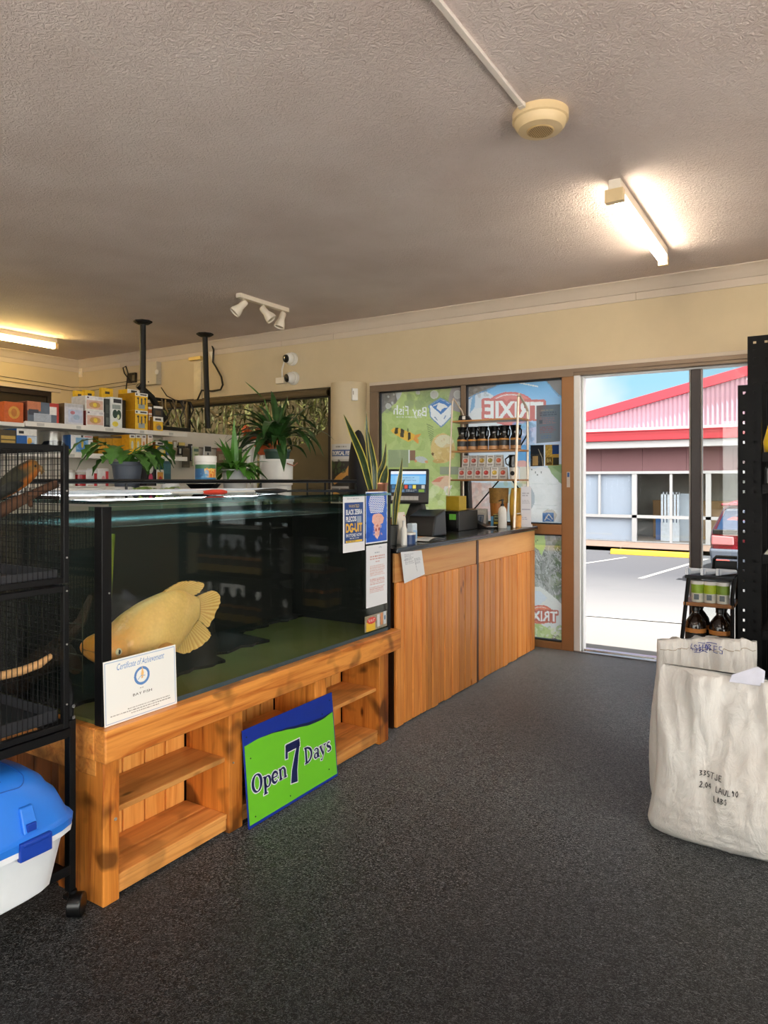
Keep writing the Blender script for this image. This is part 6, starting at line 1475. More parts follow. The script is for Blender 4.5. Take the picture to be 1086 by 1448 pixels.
carton('product_box', 'plain white box with pale blue picture beside the grey box', 'box', 91, 118, 571, 1, .18, (206, 206, 212), [(.2, .12, .95, .72, (186, 194, 214)), (.3, .5, .55, .66, (190, 120, 130), 1), (.45, .25, .8, .5, (160, 180, 204), 1), (.02, .84, .98, .98, (186, 184, 186))], side=(110, 88, 60), group=G1)
for px0, px1, yt, lab in ((106, 119, 553, 'yellow hang-tab pack standing behind the white box, leftmost of three'), (119.5, 134, 552, 'yellow hang-tab pack standing behind the pink and white boxes'), (143.5, 160, 549, 'yellow hang-tab pack standing behind the leaf-print box')):
    carton('hang_pack', lab, 'pack', px0, px1, yt, 1, .03, YE, [(.3, .86, .7, .92, (60, 50, 30)), (.1, .3, .9, .75, (206, 160, 60)), (.3, .4, .7, .62, (120, 96, 50), 1)], xo=.20, group='yellow hang-tab packs')
PK = [(.05, .76, .98, 1, (226, 222, 222)), (.06, .12, .94, .72, (214, 176, 160)), (.2, .2, .8, .62, (196, 150, 90), 1), (.4, .28, .62, .55, (226, 196, 60), 1), (.08, .84, .2, .94, (80, 50, 70), 1), (.7, .82, .92, .94, (200, 196, 200))]
_, z1 = carton('kit_box', 'lower pink and white kit box in the stack of two', 'box', 121.5, 147.5, 581.5, 1, .16, WH, PK, side=(150, 60, 56), group=G1)
carton('kit_box', 'upper pink and white kit box in the stack of two', 'box', 120.5, 147, 560.5, 1, .16, WH, PK, side=(206, 198, 186), group=G1, z0=z1)
carton('product_box', 'narrow dark box between the pink kit boxes and leaf-print box', 'box', 148.5, 155, 564, 1, .12, (44, 48, 48), [(.2, .1, .8, .35, (96, 104, 100)), (.2, .5, .8, .8, (70, 78, 74))], group=G1)
carton('product_box', 'tall white box with black lettering and green leaf print', 'box', 156, 173, 562, 1, .12, (222, 224, 220), [(.25, .82, .92, .95, DK), (.15, .62, .85, .76, (150, 160, 156)), (.18, .32, .58, .60, (30, 60, 48), 1), (.5, .28, .9, .60, (40, 70, 50), 1), (.15, .05, .65, .22, (226, 204, 70), 1), (.55, .3, .75, .45, (206, 214, 170), 1)], group=G1)
carton('product_box', 'dark box standing behind the yellow boxes on the top shelf', 'box', 172, 180, 566, 1, .10, (52, 44, 30), xo=.12, group=G1)
PY = [(0, .82, 1, 1, WH), (.06, .86, .2, .96, DK, 1), (.4, .87, .9, .95, (70, 66, 70)), (.25, .1, .75, .35, (150, 158, 160)), (.44, .3, .56, .7, (90, 88, 84)), (.2, .35, .28, .7, (90, 84, 70)), (.74, .35, .82, .7, (90, 84, 70)), (.14, .62, .3, .74, (60, 56, 46), 1), (.7, .62, .86, .74, (60, 56, 46), 1)]
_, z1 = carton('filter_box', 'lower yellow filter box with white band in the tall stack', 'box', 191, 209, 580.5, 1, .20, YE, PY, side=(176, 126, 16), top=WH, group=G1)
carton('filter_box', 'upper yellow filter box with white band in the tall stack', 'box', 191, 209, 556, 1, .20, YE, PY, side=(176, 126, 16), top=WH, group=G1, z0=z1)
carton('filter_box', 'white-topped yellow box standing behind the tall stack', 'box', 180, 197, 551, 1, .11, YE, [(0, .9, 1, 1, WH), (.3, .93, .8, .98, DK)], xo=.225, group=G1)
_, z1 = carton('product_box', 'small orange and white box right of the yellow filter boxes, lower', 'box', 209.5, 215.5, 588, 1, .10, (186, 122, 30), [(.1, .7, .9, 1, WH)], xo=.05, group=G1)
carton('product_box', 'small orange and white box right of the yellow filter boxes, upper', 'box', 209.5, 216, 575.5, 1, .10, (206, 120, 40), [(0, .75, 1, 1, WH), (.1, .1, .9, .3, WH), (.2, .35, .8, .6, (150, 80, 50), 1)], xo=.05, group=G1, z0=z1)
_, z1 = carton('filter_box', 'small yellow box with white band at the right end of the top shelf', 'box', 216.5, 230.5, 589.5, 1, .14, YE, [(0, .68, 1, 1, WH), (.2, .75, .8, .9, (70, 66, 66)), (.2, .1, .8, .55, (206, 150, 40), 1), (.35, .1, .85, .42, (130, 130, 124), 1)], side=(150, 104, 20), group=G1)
carton('product_box', 'black box on the small yellow box at the end of the top shelf', 'box', 217, 230, 574.5, 1, .12, (40, 36, 34), [(0, .8, 1, 1, WH), (.2, .2, .8, .6, (80, 64, 40))], xo=.03, group=G1, z0=z1)
# middle shelf
carton('product_box', 'yellow and black box above the cage at the left edge', 'box', -8, 23, 607.5, 2, .14, (70, 60, 40), [(.3, .1, .95, .72, (190, 160, 84)), (.3, .1, .95, .16, (80, 70, 40)), (.3, .3, .95, .36, (90, 76, 44)), (.3, .5, .95, .56, (90, 76, 44))], group=G2)
carton('product_box', 'blue and white box beside the clear-topped tub above the cage', 'box', 23.5, 52, 606.5, 2, .16, (30, 96, 170), [(0, .7, 1, 1, WH), (.1, .78, .35, .9, DK), (.5, .05, 1, .68, (196, 208, 220)), (.52, .3, .75, .62, (226, 170, 60), 1), (.6, .1, .95, .4, (90, 140, 190), 1)], group=G2)
c = onX(76, 640, SX - .125); c.z = SHZ[2] + .001; o = thing('clear_tub', 'black tub with clear plastic dome above the cage', 'tub', c, G2)
mb = MB(); mb.lathe([(.092, 0), (.097, .035), (.100, .05), (.001, .05)], c, 26); mb.done('base', M['blkp'], o, smooth=True)
mb = MB(); mb.lathe([(.097, .051), (.098, .09), (.094, .146), (.08, .154), (.001, .154)], c, 26); mb.done('dome', clear('clear_plastic', (.86, .86, .84), .15, 3), o, smooth=True)
mb = MB(); mb.lathe([(.0, .051), (.085, .052), (.06, .082), (.001, .09)], c, 18); mb.done('contents', plain('dark_contents', (34, 32, 30), .8, var=.4, scale=40), o)
mb = MB(); mb.tube([c + V((.100, -.02, .02)), c + V((.096, .05, .02))], .012, 6); mb.done('label', ink((206, 180, 60)), o)
carton('kit_box', 'white box with blue water picture on the middle shelf', 'box', 100, 131.5, 615.5, 2, .09, (216, 216, 216), [(.22, .08, .78, .86, (120, 168, 206)), (.3, .2, .72, .7, (70, 130, 190), 1), (.46, .3, .56, .8, (206, 176, 60), 1), (.25, .12, .76, .22, (60, 120, 180)), (.6, .9, .95, .96, (186, 90, 80)), (.45, .88, .55, 1, DK)], side=(40, 90, 150), group=G2)
for k, (a, b_, fc, lab) in enumerate(((139, 149, YE, 'first'), (149, 159, YE, 'second'), (159, 169, YE, 'third'), (168.5, 174, YE, 'fourth'))):
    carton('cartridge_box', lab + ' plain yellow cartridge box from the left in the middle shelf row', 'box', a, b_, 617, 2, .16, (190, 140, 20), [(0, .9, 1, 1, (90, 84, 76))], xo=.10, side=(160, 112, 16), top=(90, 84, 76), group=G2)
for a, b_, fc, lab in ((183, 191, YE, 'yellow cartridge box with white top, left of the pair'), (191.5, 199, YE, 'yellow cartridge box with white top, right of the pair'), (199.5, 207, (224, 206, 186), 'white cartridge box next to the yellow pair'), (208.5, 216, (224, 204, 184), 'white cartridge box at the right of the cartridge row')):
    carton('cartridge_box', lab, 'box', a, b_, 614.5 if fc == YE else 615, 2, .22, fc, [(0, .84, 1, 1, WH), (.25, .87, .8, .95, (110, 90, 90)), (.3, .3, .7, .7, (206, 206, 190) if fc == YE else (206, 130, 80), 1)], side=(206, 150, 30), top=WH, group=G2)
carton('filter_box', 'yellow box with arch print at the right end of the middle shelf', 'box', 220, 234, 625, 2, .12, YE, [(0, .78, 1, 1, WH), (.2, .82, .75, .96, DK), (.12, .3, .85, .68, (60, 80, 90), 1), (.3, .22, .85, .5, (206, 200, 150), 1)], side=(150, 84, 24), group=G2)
# bottom shelf
for px, h, cc, lab in ((101, .10, (206, 206, 200), 'pale jar at the left of the bottom shelf'), (114, .085, (150, 28, 30), 'red jar with a grey lid on the bottom shelf')):
    p = onX(px, 680, SX - .06); p.z = SHZ[3] + .0005; rr0 = .025 if px == 101 else .042; o = thing('jar', lab, 'jar', p, G3)
    mb = MB(); mb.lathe([(rr0, 0), (rr0, h), (.001, h)], p, 22); mb.done('glass', ink(cc, .2), o, smooth=True); mb = MB(); mb.lathe([(rr0 * 1.02, h + .0005), (rr0 * 1.02, h + .018), (.001, h + .018)], p, 22); mb.done('lid', ink((176, 170, 160)), o, smooth=True)
carton('product_box', 'white and red box on the bottom shelf behind the lobed plant, left of the pair', 'box', 122.5, 137, 664.5, 3, .12, (228, 226, 226), [(.72, 0, 1, .8, (196, 40, 48)), (.1, .05, .6, .1, (210, 180, 170))], group=G3)
carton('product_box', 'white box with a red can picture behind the lobed plant', 'box', 138, 154, 662.5, 3, .12, (230, 228, 228), [(.7, 0, .96, .85, (206, 60, 70)), (.35, .2, .66, .6, (226, 160, 166), 1)], group=G3)
carton('product_box', 'dark teal box at the right end of the bottom shelf', 'box', 230, 242, 652, 3, .10, (44, 84, 96), [(.1, .5, .9, .9, (60, 110, 120))], group=G3)
carton('product_box', 'small black box with rainbow picture on the bottom shelf', 'box', 221, 232, 664, 3, .08, (226, 224, 220), [(.12, .15, .88, .85, (210, 150, 60)), (.12, .15, .88, .4, (90, 130, 60)), (.3, .3, .7, .6, (190, 60, 50), 1)], xo=.004, side=DK, group=G3)
carton('product_box', 'black box with pink flower picture under the plant leaves', 'box', 207, 219, 652, 3, .08, (40, 36, 40), [(.2, .5, .8, .9, (206, 210, 200), 1), (.25, .15, .75, .5, (196, 70, 110), 1)], group=G3)
# hanging packets on the panel
mb = MB(); mb.cyl((SX - .325, 4.06, 1.625), (SX - .325, 5.15, 1.625), .006, n=8); tag(mb.done('hanging_rail', M['chrome']), 'thin metal hanging rail fixed to the white shelving panel', 'rail')
def packet(px0, px1, y0, y1, colr, prints, label, xo=.30):
    X = SX - xo; a, b_ = onX(px0, y1, X), onX(px1, y0, X); mb = MB(); w = b_.y - a.y
    mb.hexa([(X - .014, a.y, a.z), (X + .004, a.y, a.z), (X + .004, b_.y, a.z), (X - .014, b_.y, a.z), (X - .002, a.y, b_.z), (X + .002, a.y, b_.z), (X + .002, b_.y, b_.z), (X - .002, b_.y, b_.z)])
    o = tag(mb.done('hanging_packet', ink(colr, .35), bevel=.003), label, 'packet', 'packets hanging on the white panel')
    mb = MB(); P = Panel(mb, (X + .0055, a.y, a.z), (0, 1, 0), (0, 0, 1)); h = b_.z - a.z; ms = []
    for i, pr in enumerate(prints):
        if pr[4] not in ms: ms.append(pr[4])
        P.rect(pr[0] * w, pr[1] * h, pr[2] * w, pr[3] * h, ms.index(pr[4]), .0004 + i * .0003)
    mb.done('print', [ink(c) for c in ms], o, fix=False)
    mb = MB(); mb.cyl((X, (a.y + b_.y) / 2, b_.z), (X, (a.y + b_.y) / 2, 1.622), .002, n=5); mb.done('hook', M['chrome'], o)
packet(235, 243, 625, 643, (40, 96, 170), [(0, .6, 1, 1, (222, 176, 60)), (.1, .1, .9, .3, (210, 220, 226))], 'blue and yellow packet hanging beside the middle shelf end')
packet(244, 250, 623, 643, (140, 124, 100), [(.2, .5, .8, .9, (206, 206, 200))], 'tan packet hanging second from the shelf end')
packet(252, 261, 626, 643, (40, 40, 42), [(0, .75, 1, 1, (214, 190, 110)), (.1, .1, .4, .5, (220, 220, 214))], 'black packet with gold header on the white panel')
packet(258.5, 268, 634, 661, (96, 86, 70), [(.1, .15, .9, .9, (74, 66, 54))], 'long brown packet hanging low on the white panel', xo=.27)
packet(272.5, 281, 632, 659, (196, 204, 170), [(.25, .35, .75, .62, (120, 150, 90)), (.1, .75, .9, .9, (90, 120, 110)), (.2, .1, .8, .2, (236, 236, 230))], 'long pale green packet hanging low on the white panel', xo=.27)
packet(266, 272, 628, 652, (52, 50, 54), [(.6, .05, .9, .9, (190, 196, 206))], 'dark packet between the brown and pale green packets', xo=.31)
packet(288, 299, 630, 647, (216, 214, 210), [(.1, .5, .9, .9, (60, 60, 60)), (.4, .2, .6, .4, (80, 90, 100))], 'white and black packet at the right of the hanging row')
packet(306, 318, 634, 655, (120, 100, 80), [(0, .8, 1, 1, (170, 96, 84)), (.2, .2, .8, .6, (150, 140, 120))], 'brown packet with red header behind the bushy plant')

# ================================================================== wire stand with goods on the counter
CZ = .974
t = thing('counter_stand', 'cream wire counter stand with wooden shelves holding jugs and tins', 'display stand', (-2.27, 5.2, CZ))
cw = plain('cream_wire', (228, 214, 196), .35, .4)
for x in (-2.555, -1.995):
    mb = MB(); mb.tube([(x, 5.045, CZ + .001), (x, 5.13, 1.97), (x, 5.15, 1.995), (x, 5.30, 1.91), (x, 5.33, 1.88), (x, 5.335, CZ + .001)], .010 if x > -2.2 else .007, 8)
    mb.done('side_hoop', cw, t, smooth=True)
ss = wood('shelf_slat', (206, 152, 96), (150, 96, 52), 'X', .7, knots=False)
for z in (1.815, 1.573, 1.343):
    mb = MB(); mb.b(-2.57, -1.985, 5.125, 5.325, z - .014, z); mb.done('shelf', ss, t, bevel=.002)
mb = MB(); mb.cyl((-1.995, 5.10, 1.08), (-1.995, 5.33, 1.08), .005, n=6); mb.done('side_rung', cw, t)
for a, b_ in (((-2.24, 5.33, 1.33), (-2.50, 5.33, 1.05)), ((-2.12, 5.33, 1.33), (-2.0, 5.33, 1.19)), ((-1.995, 5.33, 1.70), (-2.08, 5.33, 1.565))):
    mb = MB(); mb.cyl(a, b_, .006, n=6); mb.done('brace', M['blkm'], t)
# jugs
def jug(x, y, z, label, s=1.0):
    t = thing('handled_jug', label, 'jug', (x, y, z), 'black jugs on the wire stand')
    mb = MB(); mb.lathe([(.040, 0), (.042, .004), (.042, .095), (.035, .112), (.030, .122), (.034, .15), (.044, .190), (.040, .190), (.028, .150), (.001, .150)], (x, y, z), 22); mb.done('jug_body', plain('gloss_black_jug', (16, 16, 17), .16, var=.1, coat=.4), t, smooth=True)
    for z0, z1, c in ((.006, .034, (186, 140, 96)), (.076, .090, (206, 146, 70)), (.036, .074, (54, 54, 56))):
        mb = MB(); mb.lathe([(.0424, z0), (.0424, z1)], (x, y, z), 22, caps=False); mb.done('label_band', ink(c), t, smooth=True)
    mb = MB(); mb.tube([(x + .034, y - .014, z + .170), (x + .054, y - .020, z + .152), (x + .052, y - .020, z + .115), (x + .038, y - .014, z + .090)], .007, 7); mb.done('handle', plain('gloss_black_jug', (16, 16, 17), .16), t, smooth=True)
    return t
j0 = None
for k, w_ in enumerate(('leftmost', 'second from left', 'third from left', 'third from right', 'second from right', 'rightmost')):
    x = -2.50 + .0905 * k; lb_ = w_ + ' black jug with tan bands on the upper shelf of the wire stand'
    if j0 is None: j0 = jug(x, 5.20, 1.5735, lb_)
    else: dup(j0, (x, 5.20 + .01 * (k % 2), 1.5735), lb_)
# tins
TINC = [(186, 84, 74), (170, 74, 66), (176, 60, 54), (182, 54, 52), (206, 176, 70), (178, 70, 50), (196, 110, 90), (176, 84, 76), (186, 150, 60), (150, 140, 70), (190, 90, 60)]
TINF = ['pale red', 'brown round', 'twin red', 'deep red', 'yellow pear', 'orange red', 'pink', 'dusky red', 'golden', 'olive', 'rust']
def pouch(x, z, i, label):
    mb = MB(); y = 5.165; w = .066
    mb.hexa([(x, y, z), (x + w, y, z), (x + w, y + .05, z), (x, y + .05, z), (x + .002, y + .012, z + .095), (x + w - .002, y + .012, z + .095), (x + w - .002, y + .030, z + .095), (x + .002, y + .030, z + .095)])
    o = tag(mb.done('food_pouch', ink((206, 202, 198) if i % 5 not in (4,) else (230, 228, 226)), bevel=.003), label, 'pouch', 'small printed pouches on the wire stand')
    mb = MB(); P = Panel(mb, (x, y, z), (1, 0, 0), V((0, .012, .095)).normalized()); c = TINC[i]
    P.ell(.033, .052, .020, .018, 0, .0012); P.ell(.026, .056, .008, .009, 1, .0015); P.rect(.012, .018, .054, .024, 2, .0012); P.rect(.014, .010, .050, .013, 2, .0012); P.rect(.012, .078, .054, .086, 3, .0012)
    mb.done('label_print', [ink(c), ink(tuple(min(255, v + 40) for v in c)), ink((96, 80, 76)), ink((150, 146, 142))], o, fix=False)
for i in range(6): pouch(-2.525 + .071 * i, 1.3435, i, 'small pouch with %s print, number %s from left in the lower row' % (TINF[i], ['one', 'two', 'three', 'four', 'five', 'six'][i]))
for i in range(5): pouch(-2.490 + .071 * i, 1.4395, 6 + i, 'small pouch with %s print in the upper row on the wire stand' % TINF[6 + i])
c = V((-2.055, 5.20, 1.3435)); o = thing('mug', 'round white mug with black spot on the wire stand lower row', 'mug', c)
mb = MB(); mb.lathe([(.036, 0), (.037, .09), (.033, .09), (.033, .01), (.001, .01)], c, 22); mb.done('cup', M['white'], o, smooth=True); mb = MB(); mb.lathe([(.0, .0), (.018, .001), (.016, .002)], c + V((0, -.0375, .045)), 16, 0, Matrix.Rotation(PI / 2, 3, 'X')); mb.done('spot', M['blkp'], o)
c = V((-2.065, 5.20, 1.4345)); o = thing('black_mug', 'black mug with white cut handle standing on the white mug', 'mug', c)
mb = MB(); mb.lathe([(.033, 0), (.036, .03), (.030, .06), (.036, .098), (.032, .098), (.02, .05), (.001, .02)], c, 22); mb.done('cup', plain('gloss_black_jug', (16, 16, 17), .16), o, smooth=True)
mb = MB(); mb.tube([c + V((-.030, -.015, .085)), c + V((-.055, -.02, .065)), c + V((-.05, -.02, .03)), c + V((-.032, -.015, .015))], .006, 7); mb.done('handle', plain('gloss_black_jug', (16, 16, 17), .16), o, smooth=True)
c = V((-2.47, 5.2, 1.8155)); o = thing('barcode_scanner', 'small black scanner lying on top of the wire stand', 'scanner', c)
mb = MB(); mb.hexa([c + V(q) for q in ((-.06, -.03, 0), (.055, -.025, 0), (.055, .03, 0), (-.06, .03, 0), (-.05, -.03, .045), (.02, -.025, .042), (.02, .03, .042), (-.05, .03, .045))]); mb.done('shell', M['blkp'], o, bevel=.012, segs=3)
mb = MB(); mb.b(c.x - .015, c.x + .012, c.y - .034, c.y - .0305, c.z + .008, c.z + .036); mb.done('window', M['white'], o, bevel=.004)

# ================================================================== goods on the counter top
def at_counter(px, py): return onZ(px, py, CZ)
# point-of-sale screen
base = V((-2.42, 4.30, CZ)); t = thing('sales_screen', 'black point of sale touch screen tilted on its stand', 'monitor', base)
rt = V((.93, .37, 0)).normalized(); up = V((-.20 * .37, .20 * .93, 1)).normalized(); nf = rt.cross(up)
def sc_(x, y, l=0): return V((-2.43, 4.20, 1.30)) + rt * x + up * y + nf * l
def scb(x0, x1, y0, y1, l0, l1): return [sc_(x0, y0, l0), sc_(x1, y0, l0), sc_(x1, y0, l1), sc_(x0, y0, l1), sc_(x0, y1, l0), sc_(x1, y1, l0), sc_(x1, y1, l1), sc_(x0, y1, l1)]
mb = MB(); mb.hexa(scb(-.14, .14, -.125, .115, -.04, 0)); mb.done('bezel', M['blkp'], t, bevel=.006)
R = Raster(0, 0, 100, 62, 90, (120, 186, 232)); R.rect(0, 0, 100, 8, (226, 232, 238)); R.rect(0, 8, 100, 12, (60, 140, 210)); R.rect(0, 38, 100, 62, (40, 56, 70)); R.rect(14, 14, 82, 34, (150, 196, 226)); R.words(20, 18, 76, 2, (70, 110, 150), 3)
for k, cc in enumerate(((60, 110, 150), (196, 110, 60), (70, 140, 90), (206, 80, 60), (90, 130, 180), (226, 206, 90), (60, 70, 80), (190, 190, 180))): R.rect(4 + k * 12, 40, 13 + k * 12, 50, cc)
R.rect(4, 52, 40, 60, (90, 120, 150)); R.rect(80, 52, 96, 60, (120, 150, 60)); R.words(44, 53, 76, 2, (206, 210, 214), 2)
def scr_mat():
    t_ = NT('lit_screen'); a = t_.n('ShaderNodeAttribute', attribute_name='ink'); e = t_.n('ShaderNodeEmission', Strength=.55); t_.L(a.outputs['Color'], e.inputs['Color'])
    g = t_.n('ShaderNodeBsdfGlossy', Roughness=.1); m = t_.n('ShaderNodeMixShader'); m.inputs[0].default_value = .04; t_.L(e.outputs[0], m.inputs[1]); t_.L(g.outputs[0], m.inputs[2]); return t_.done(m)
sheet('screen', R, lambda s, v: sc_(-.122 + .244 * s, .098 - .150 * v, .001), scr_mat(), t)
R = Raster(0, 0, 100, 14, 90, (150, 150, 148)); 
for k in range(16):
    for j in range(3): R.rect(3 + k * 6, 1.5 + j * 4, 7.4 + k * 6, 4.3 + j * 4, (206, 206, 204))
sheet('key_strip', R, lambda s, v: sc_(-.115 + .19 * s, -.075 - .03 * v, .0015), PP, t)
mb = MB(); mb.hexa([base + V(q) for q in ((-.09, -.09, 0), (.1, -.05, 0), (.09, .06, 0), (-.1, .06, 0), (-.03, -.03, .22), (.05, -.02, .22), (.05, .03, .22), (-.03, .03, .22))]); mb.done('stand', M['blkp'], t, bevel=.01)
R = Raster(0, 0, 40, 30, 40, (120, 190, 60)); R.words(5, 5, 35, 3, (220, 236, 200), 3); p = at_counter(578, 752)
mb = MB(); c = V((-2.20, 4.02, CZ)); mb.hexa([c + V(q) for q in ((-.10, -.08, 0), (.10, -.08, 0), (.10, .12, 0), (-.10, .12, 0), (-.10, -.04, .13), (.10, -.04, .13), (.10, .10, .17), (-.10, .10, .17))]); o = tag(mb.done('receipt_printer', M['blkp'], bevel=.012, segs=3), 'black receipt printer on the counter below the screen', 'printer')
c = V((-2.32, 4.62, CZ)); mb = MB(); mb.b(c.x - .2, c.x + .12, c.y - .10, c.y + .22, CZ + .0005, CZ + .14); mb.b(c.x - .19, c.x + .11, c.y - .106, c.y - .1, CZ + .02, CZ + .125); o = tag(mb.done('cash_drawer', M['blkp'], bevel=.01), 'large black cash drawer box behind the screen on the counter', 'cash drawer')
mb = MB(); mb.b(c.x + .05, c.x + .10, c.y - .112, c.y - .1065, CZ + .08, CZ + .12); mb.done('display', ink((110, 190, 70)), o)
# white refill pouch, carton and tub near the aquarium end
c = at_counter(565, 772); c = V((-2.05, 3.46, CZ)); o = thing('white_pouch', 'tall white refill pouch with red logo on the counter end', 'pouch', c)
mb = MB(); secs = [(.0, .040, .030), (.05, .043, .032), (.10, .036, .024), (.14, .044, .016), (.17, .043, .005), (.178, .043, .003)]
mb.skin([sring(mb, c.x, c.y, b_, a, CZ + z, 24, 3) for z, a, b_ in secs]); mb.done('bag', plain('pouch_white', (226, 220, 206), .4, bump=.3, bscale=40), o, smooth='all')
mb = MB(); mb.lathe([(.0, 0), (.012, .0005), (.010, .001)], c + V((.009, .02, .150)), 14, 0, Matrix.Rotation(PI / 2, 3, 'Y')); mb.done('red_logo', ink((206, 110, 100)), o)
c = V((-2.0, 3.47, CZ)); o = thing('navy_tub', 'small navy tub with white lid in front of the refill pouch', 'tub', c)
mb = MB(); mb.lathe([(.036, 0), (.036, .052), (.001, .052)], c, 24); mb.done('tub_body', ink((36, 66, 116), .35), o, smooth=True); mb = MB(); mb.lathe([(.038, .053), (.038, .064), (.001, .064)], c, 24); mb.done('lid', M['white'], o, smooth=True)
mb = MB(); mb.b(-2.06, -2.02, 3.545, 3.60, CZ + .0005, CZ + .11); o = tag(mb.done('tissue_carton', ink((206, 220, 232)), bevel=.006), 'pale blue and white carton beside the refill pouch', 'carton'); mb = MB(); mb.b(-2.019, -2.0185, 3.55, 3.595, CZ + .02, CZ + .07); mb.done('print', ink((150, 190, 226)), o)
c = V((-1.985, 3.385, CZ)); mb = MB(); mb.lathe([(.018, 0), (.018, .09), (.012, .10), (.009, .104), (.009, .135), (.001, .135)], c, 16); tag(mb.done('spray_bottle', M['white'], smooth=True), 'small white spray bottle at the counter end beside the aquarium', 'bottle')
R = Raster(0, 0, 100, 140, 80, (226, 224, 220)); R.ell(50, 50, 26, 16, (214, 130, 66)); R.ell(42, 52, 10, 8, (236, 190, 120)); R.words(16, 90, 84, 3, (130, 130, 140), 6); R.rect(8, 10, 92, 26, (196, 200, 210))
o = sheet('open_magazine', R, lambda s, v: V((-2.13 + .17 * v, 3.63 + .20 * s, CZ + .004 + .016 * abs(math.sin(s * PI)) ** .6)), PP); tag(o, 'open magazine with orange picture lying on the counter', 'magazine')
# eftpos terminal, sign, boxes, bottle
c = at_counter(684, 752); c = V((-2.23, 4.925, CZ)); o = thing('card_terminal', 'black card terminal wedge near the far end of the counter', 'card terminal', c)
mb = MB(); mb.hexa([c + V(q) for q in ((-.13, -.07, 0), (.11, -.07, 0), (.11, .05, 0), (-.13, .05, 0), (-.10, -.05, .085), (.06, -.06, .02), (.06, .04, .02), (-.10, .04, .085))]); mb.done('body', M['blkp'], o, bevel=.008)
mb = MB(); mb.hexa([c + V(q) for q in ((-.08, -.052, .078), (-.01, -.057, .05), (-.01, .03, .05), (-.08, .03, .078), (-.08, -.052, .080), (-.01, -.057, .052), (-.01, .03, .052), (-.08, .03, .080))]); mb.done('screen', ink((96, 104, 110), .2), o)
mb = MB(); mb.b(c.x + .075, c.x + .14, c.y - .03, c.y + .02, c.z + .012, c.z + .016); mb.done('bank_card', ink((206, 206, 204)), o)
R = Raster(0, 0, 100, 140, 90, (150, 146, 140)); R.rect(4, 4, 96, 136, (162, 158, 152)); R.words(14, 16, 86, 5, (206, 202, 196), 2); R.rect(24, 50, 78, 118, (60, 74, 96)); R.rect(32, 58, 70, 110, (120, 124, 128)); R.rect(42, 64, 60, 104, (70, 84, 104)); R.words(20, 124, 84, 4, (96, 94, 92), 1)
c = V((-2.25, 5.0, CZ)); o = thing('sign_holder', 'grey card sign in a stand beside the card terminal', 'sign', c)
sheet('card', R, lambda s, v: c + V((-.045 + .095 * s, -.02 + .03 * (1 - v), .012 + .13 * (1 - v))), PP, o)
mb = MB(); mb.hexa([c + V(q) for q in ((-.047, -.021 + .001, .012), (.052, -.02, .012), (.052, .04, .0), (-.047, .04, .0), (-.047, .011, .142), (.052, .011, .142), (.052, .014, .142), (-.047, .014, .142))]); mb.b(c.x - .05, c.x + .055, c.y - .04, c.y + .05, CZ + .0005, CZ + .010); mb.done('holder', plain('smoky_acrylic', (120, 118, 114), .2), o)
mb = MB(); mb.b(-2.175, -2.15, 5.02, 5.06, CZ + .0005, CZ + .085); tag(mb.done('blue_packet', ink((110, 176, 214), .3), bevel=.004), 'light blue packet right of the grey sign on the counter', 'packet')
c = V((-2.115, 5.0, CZ)); mb = MB(); mb.b(c.x - .03, c.x + .032, c.y, c.y + .045, CZ + .0005, CZ + .105); o = tag(mb.done('dark_gold_box', ink((52, 46, 26)), bevel=.003), 'dark box with gold border beside the white pump bottle', 'box')
mb = MB(); P = Panel(mb, (c.x - .03, c.y, CZ), (1, 0, 0), (0, 0, 1)); P.rect(.0, .098, .062, .104, 0); P.rect(.054, 0, .061, .10, 0); P.rect(.008, .055, .05, .09, 1); P.rect(.012, .065, .046, .08, 2, .0009); P.rect(.006, .03, .05, .045, 3); mb.done('label_print', [ink((226, 196, 110)), ink((150, 156, 120)), ink((60, 66, 50)), ink((190, 160, 40))], o, fix=False)
c = V((-2.062, 4.98, CZ)); o = thing('pump_bottle', 'white pump bottle with black top near the stand leg', 'bottle', c)
mb = MB(); mb.lathe([(.030, 0), (.032, .005), (.032, .12), (.028, .145), (.014, .165), (.001, .166)], c, 26); mb.done('bottle_body', plain('matt_white_bottle', (222, 218, 212), .35), o, smooth=True)
mb = MB(); mb.lathe([(.012, .1665), (.013, .18), (.006, .185), (.006, .205), (.011, .207), (.011, .218), (.001, .218)], c, 16); mb.cyl(c + V((0, 0, .212)), c + V((-.02, -.025, .205)), .004, n=8); mb.done('pump', M['blkp'], o, smooth=True)
c = V((-2.02, 5.16, CZ)); mb = MB(); mb.lathe([(.034, 0), (.038, .09), (.034, .09), (.030, .006), (.001, .006)], c, 22); tag(mb.done('orange_cup', ink((226, 160, 70)), smooth=True), 'orange cup under the wire stand behind the pump bottle', 'cup')
R = Raster(0, 0, 60, 200, 60, (216, 216, 226)); R.words(8, 30, 52, 6, (150, 150, 166), 2); R.words(8, 66, 52, 4, (170, 170, 184), 3); R.rect(6, 110, 54, 116, (170, 170, 190)); R.words(8, 150, 40, 5, (150, 160, 190), 2)
c = V((-1.992, 5.19, CZ)); o = thing('upright_card', 'tall pale printed card stood in the right end of the wire stand', 'card', c)
sheet('card', R, lambda s, v: c + V((-.005 + .075 * s, .02 * s, .31 * (1 - v) + .001)), printed('frosted_card', .3), o); mb = MB(); mb.b(c.x - .01, c.x + .07, c.y + .022, c.y + .05, CZ + .0005, CZ + .02); mb.done('foot', M['white'], o)
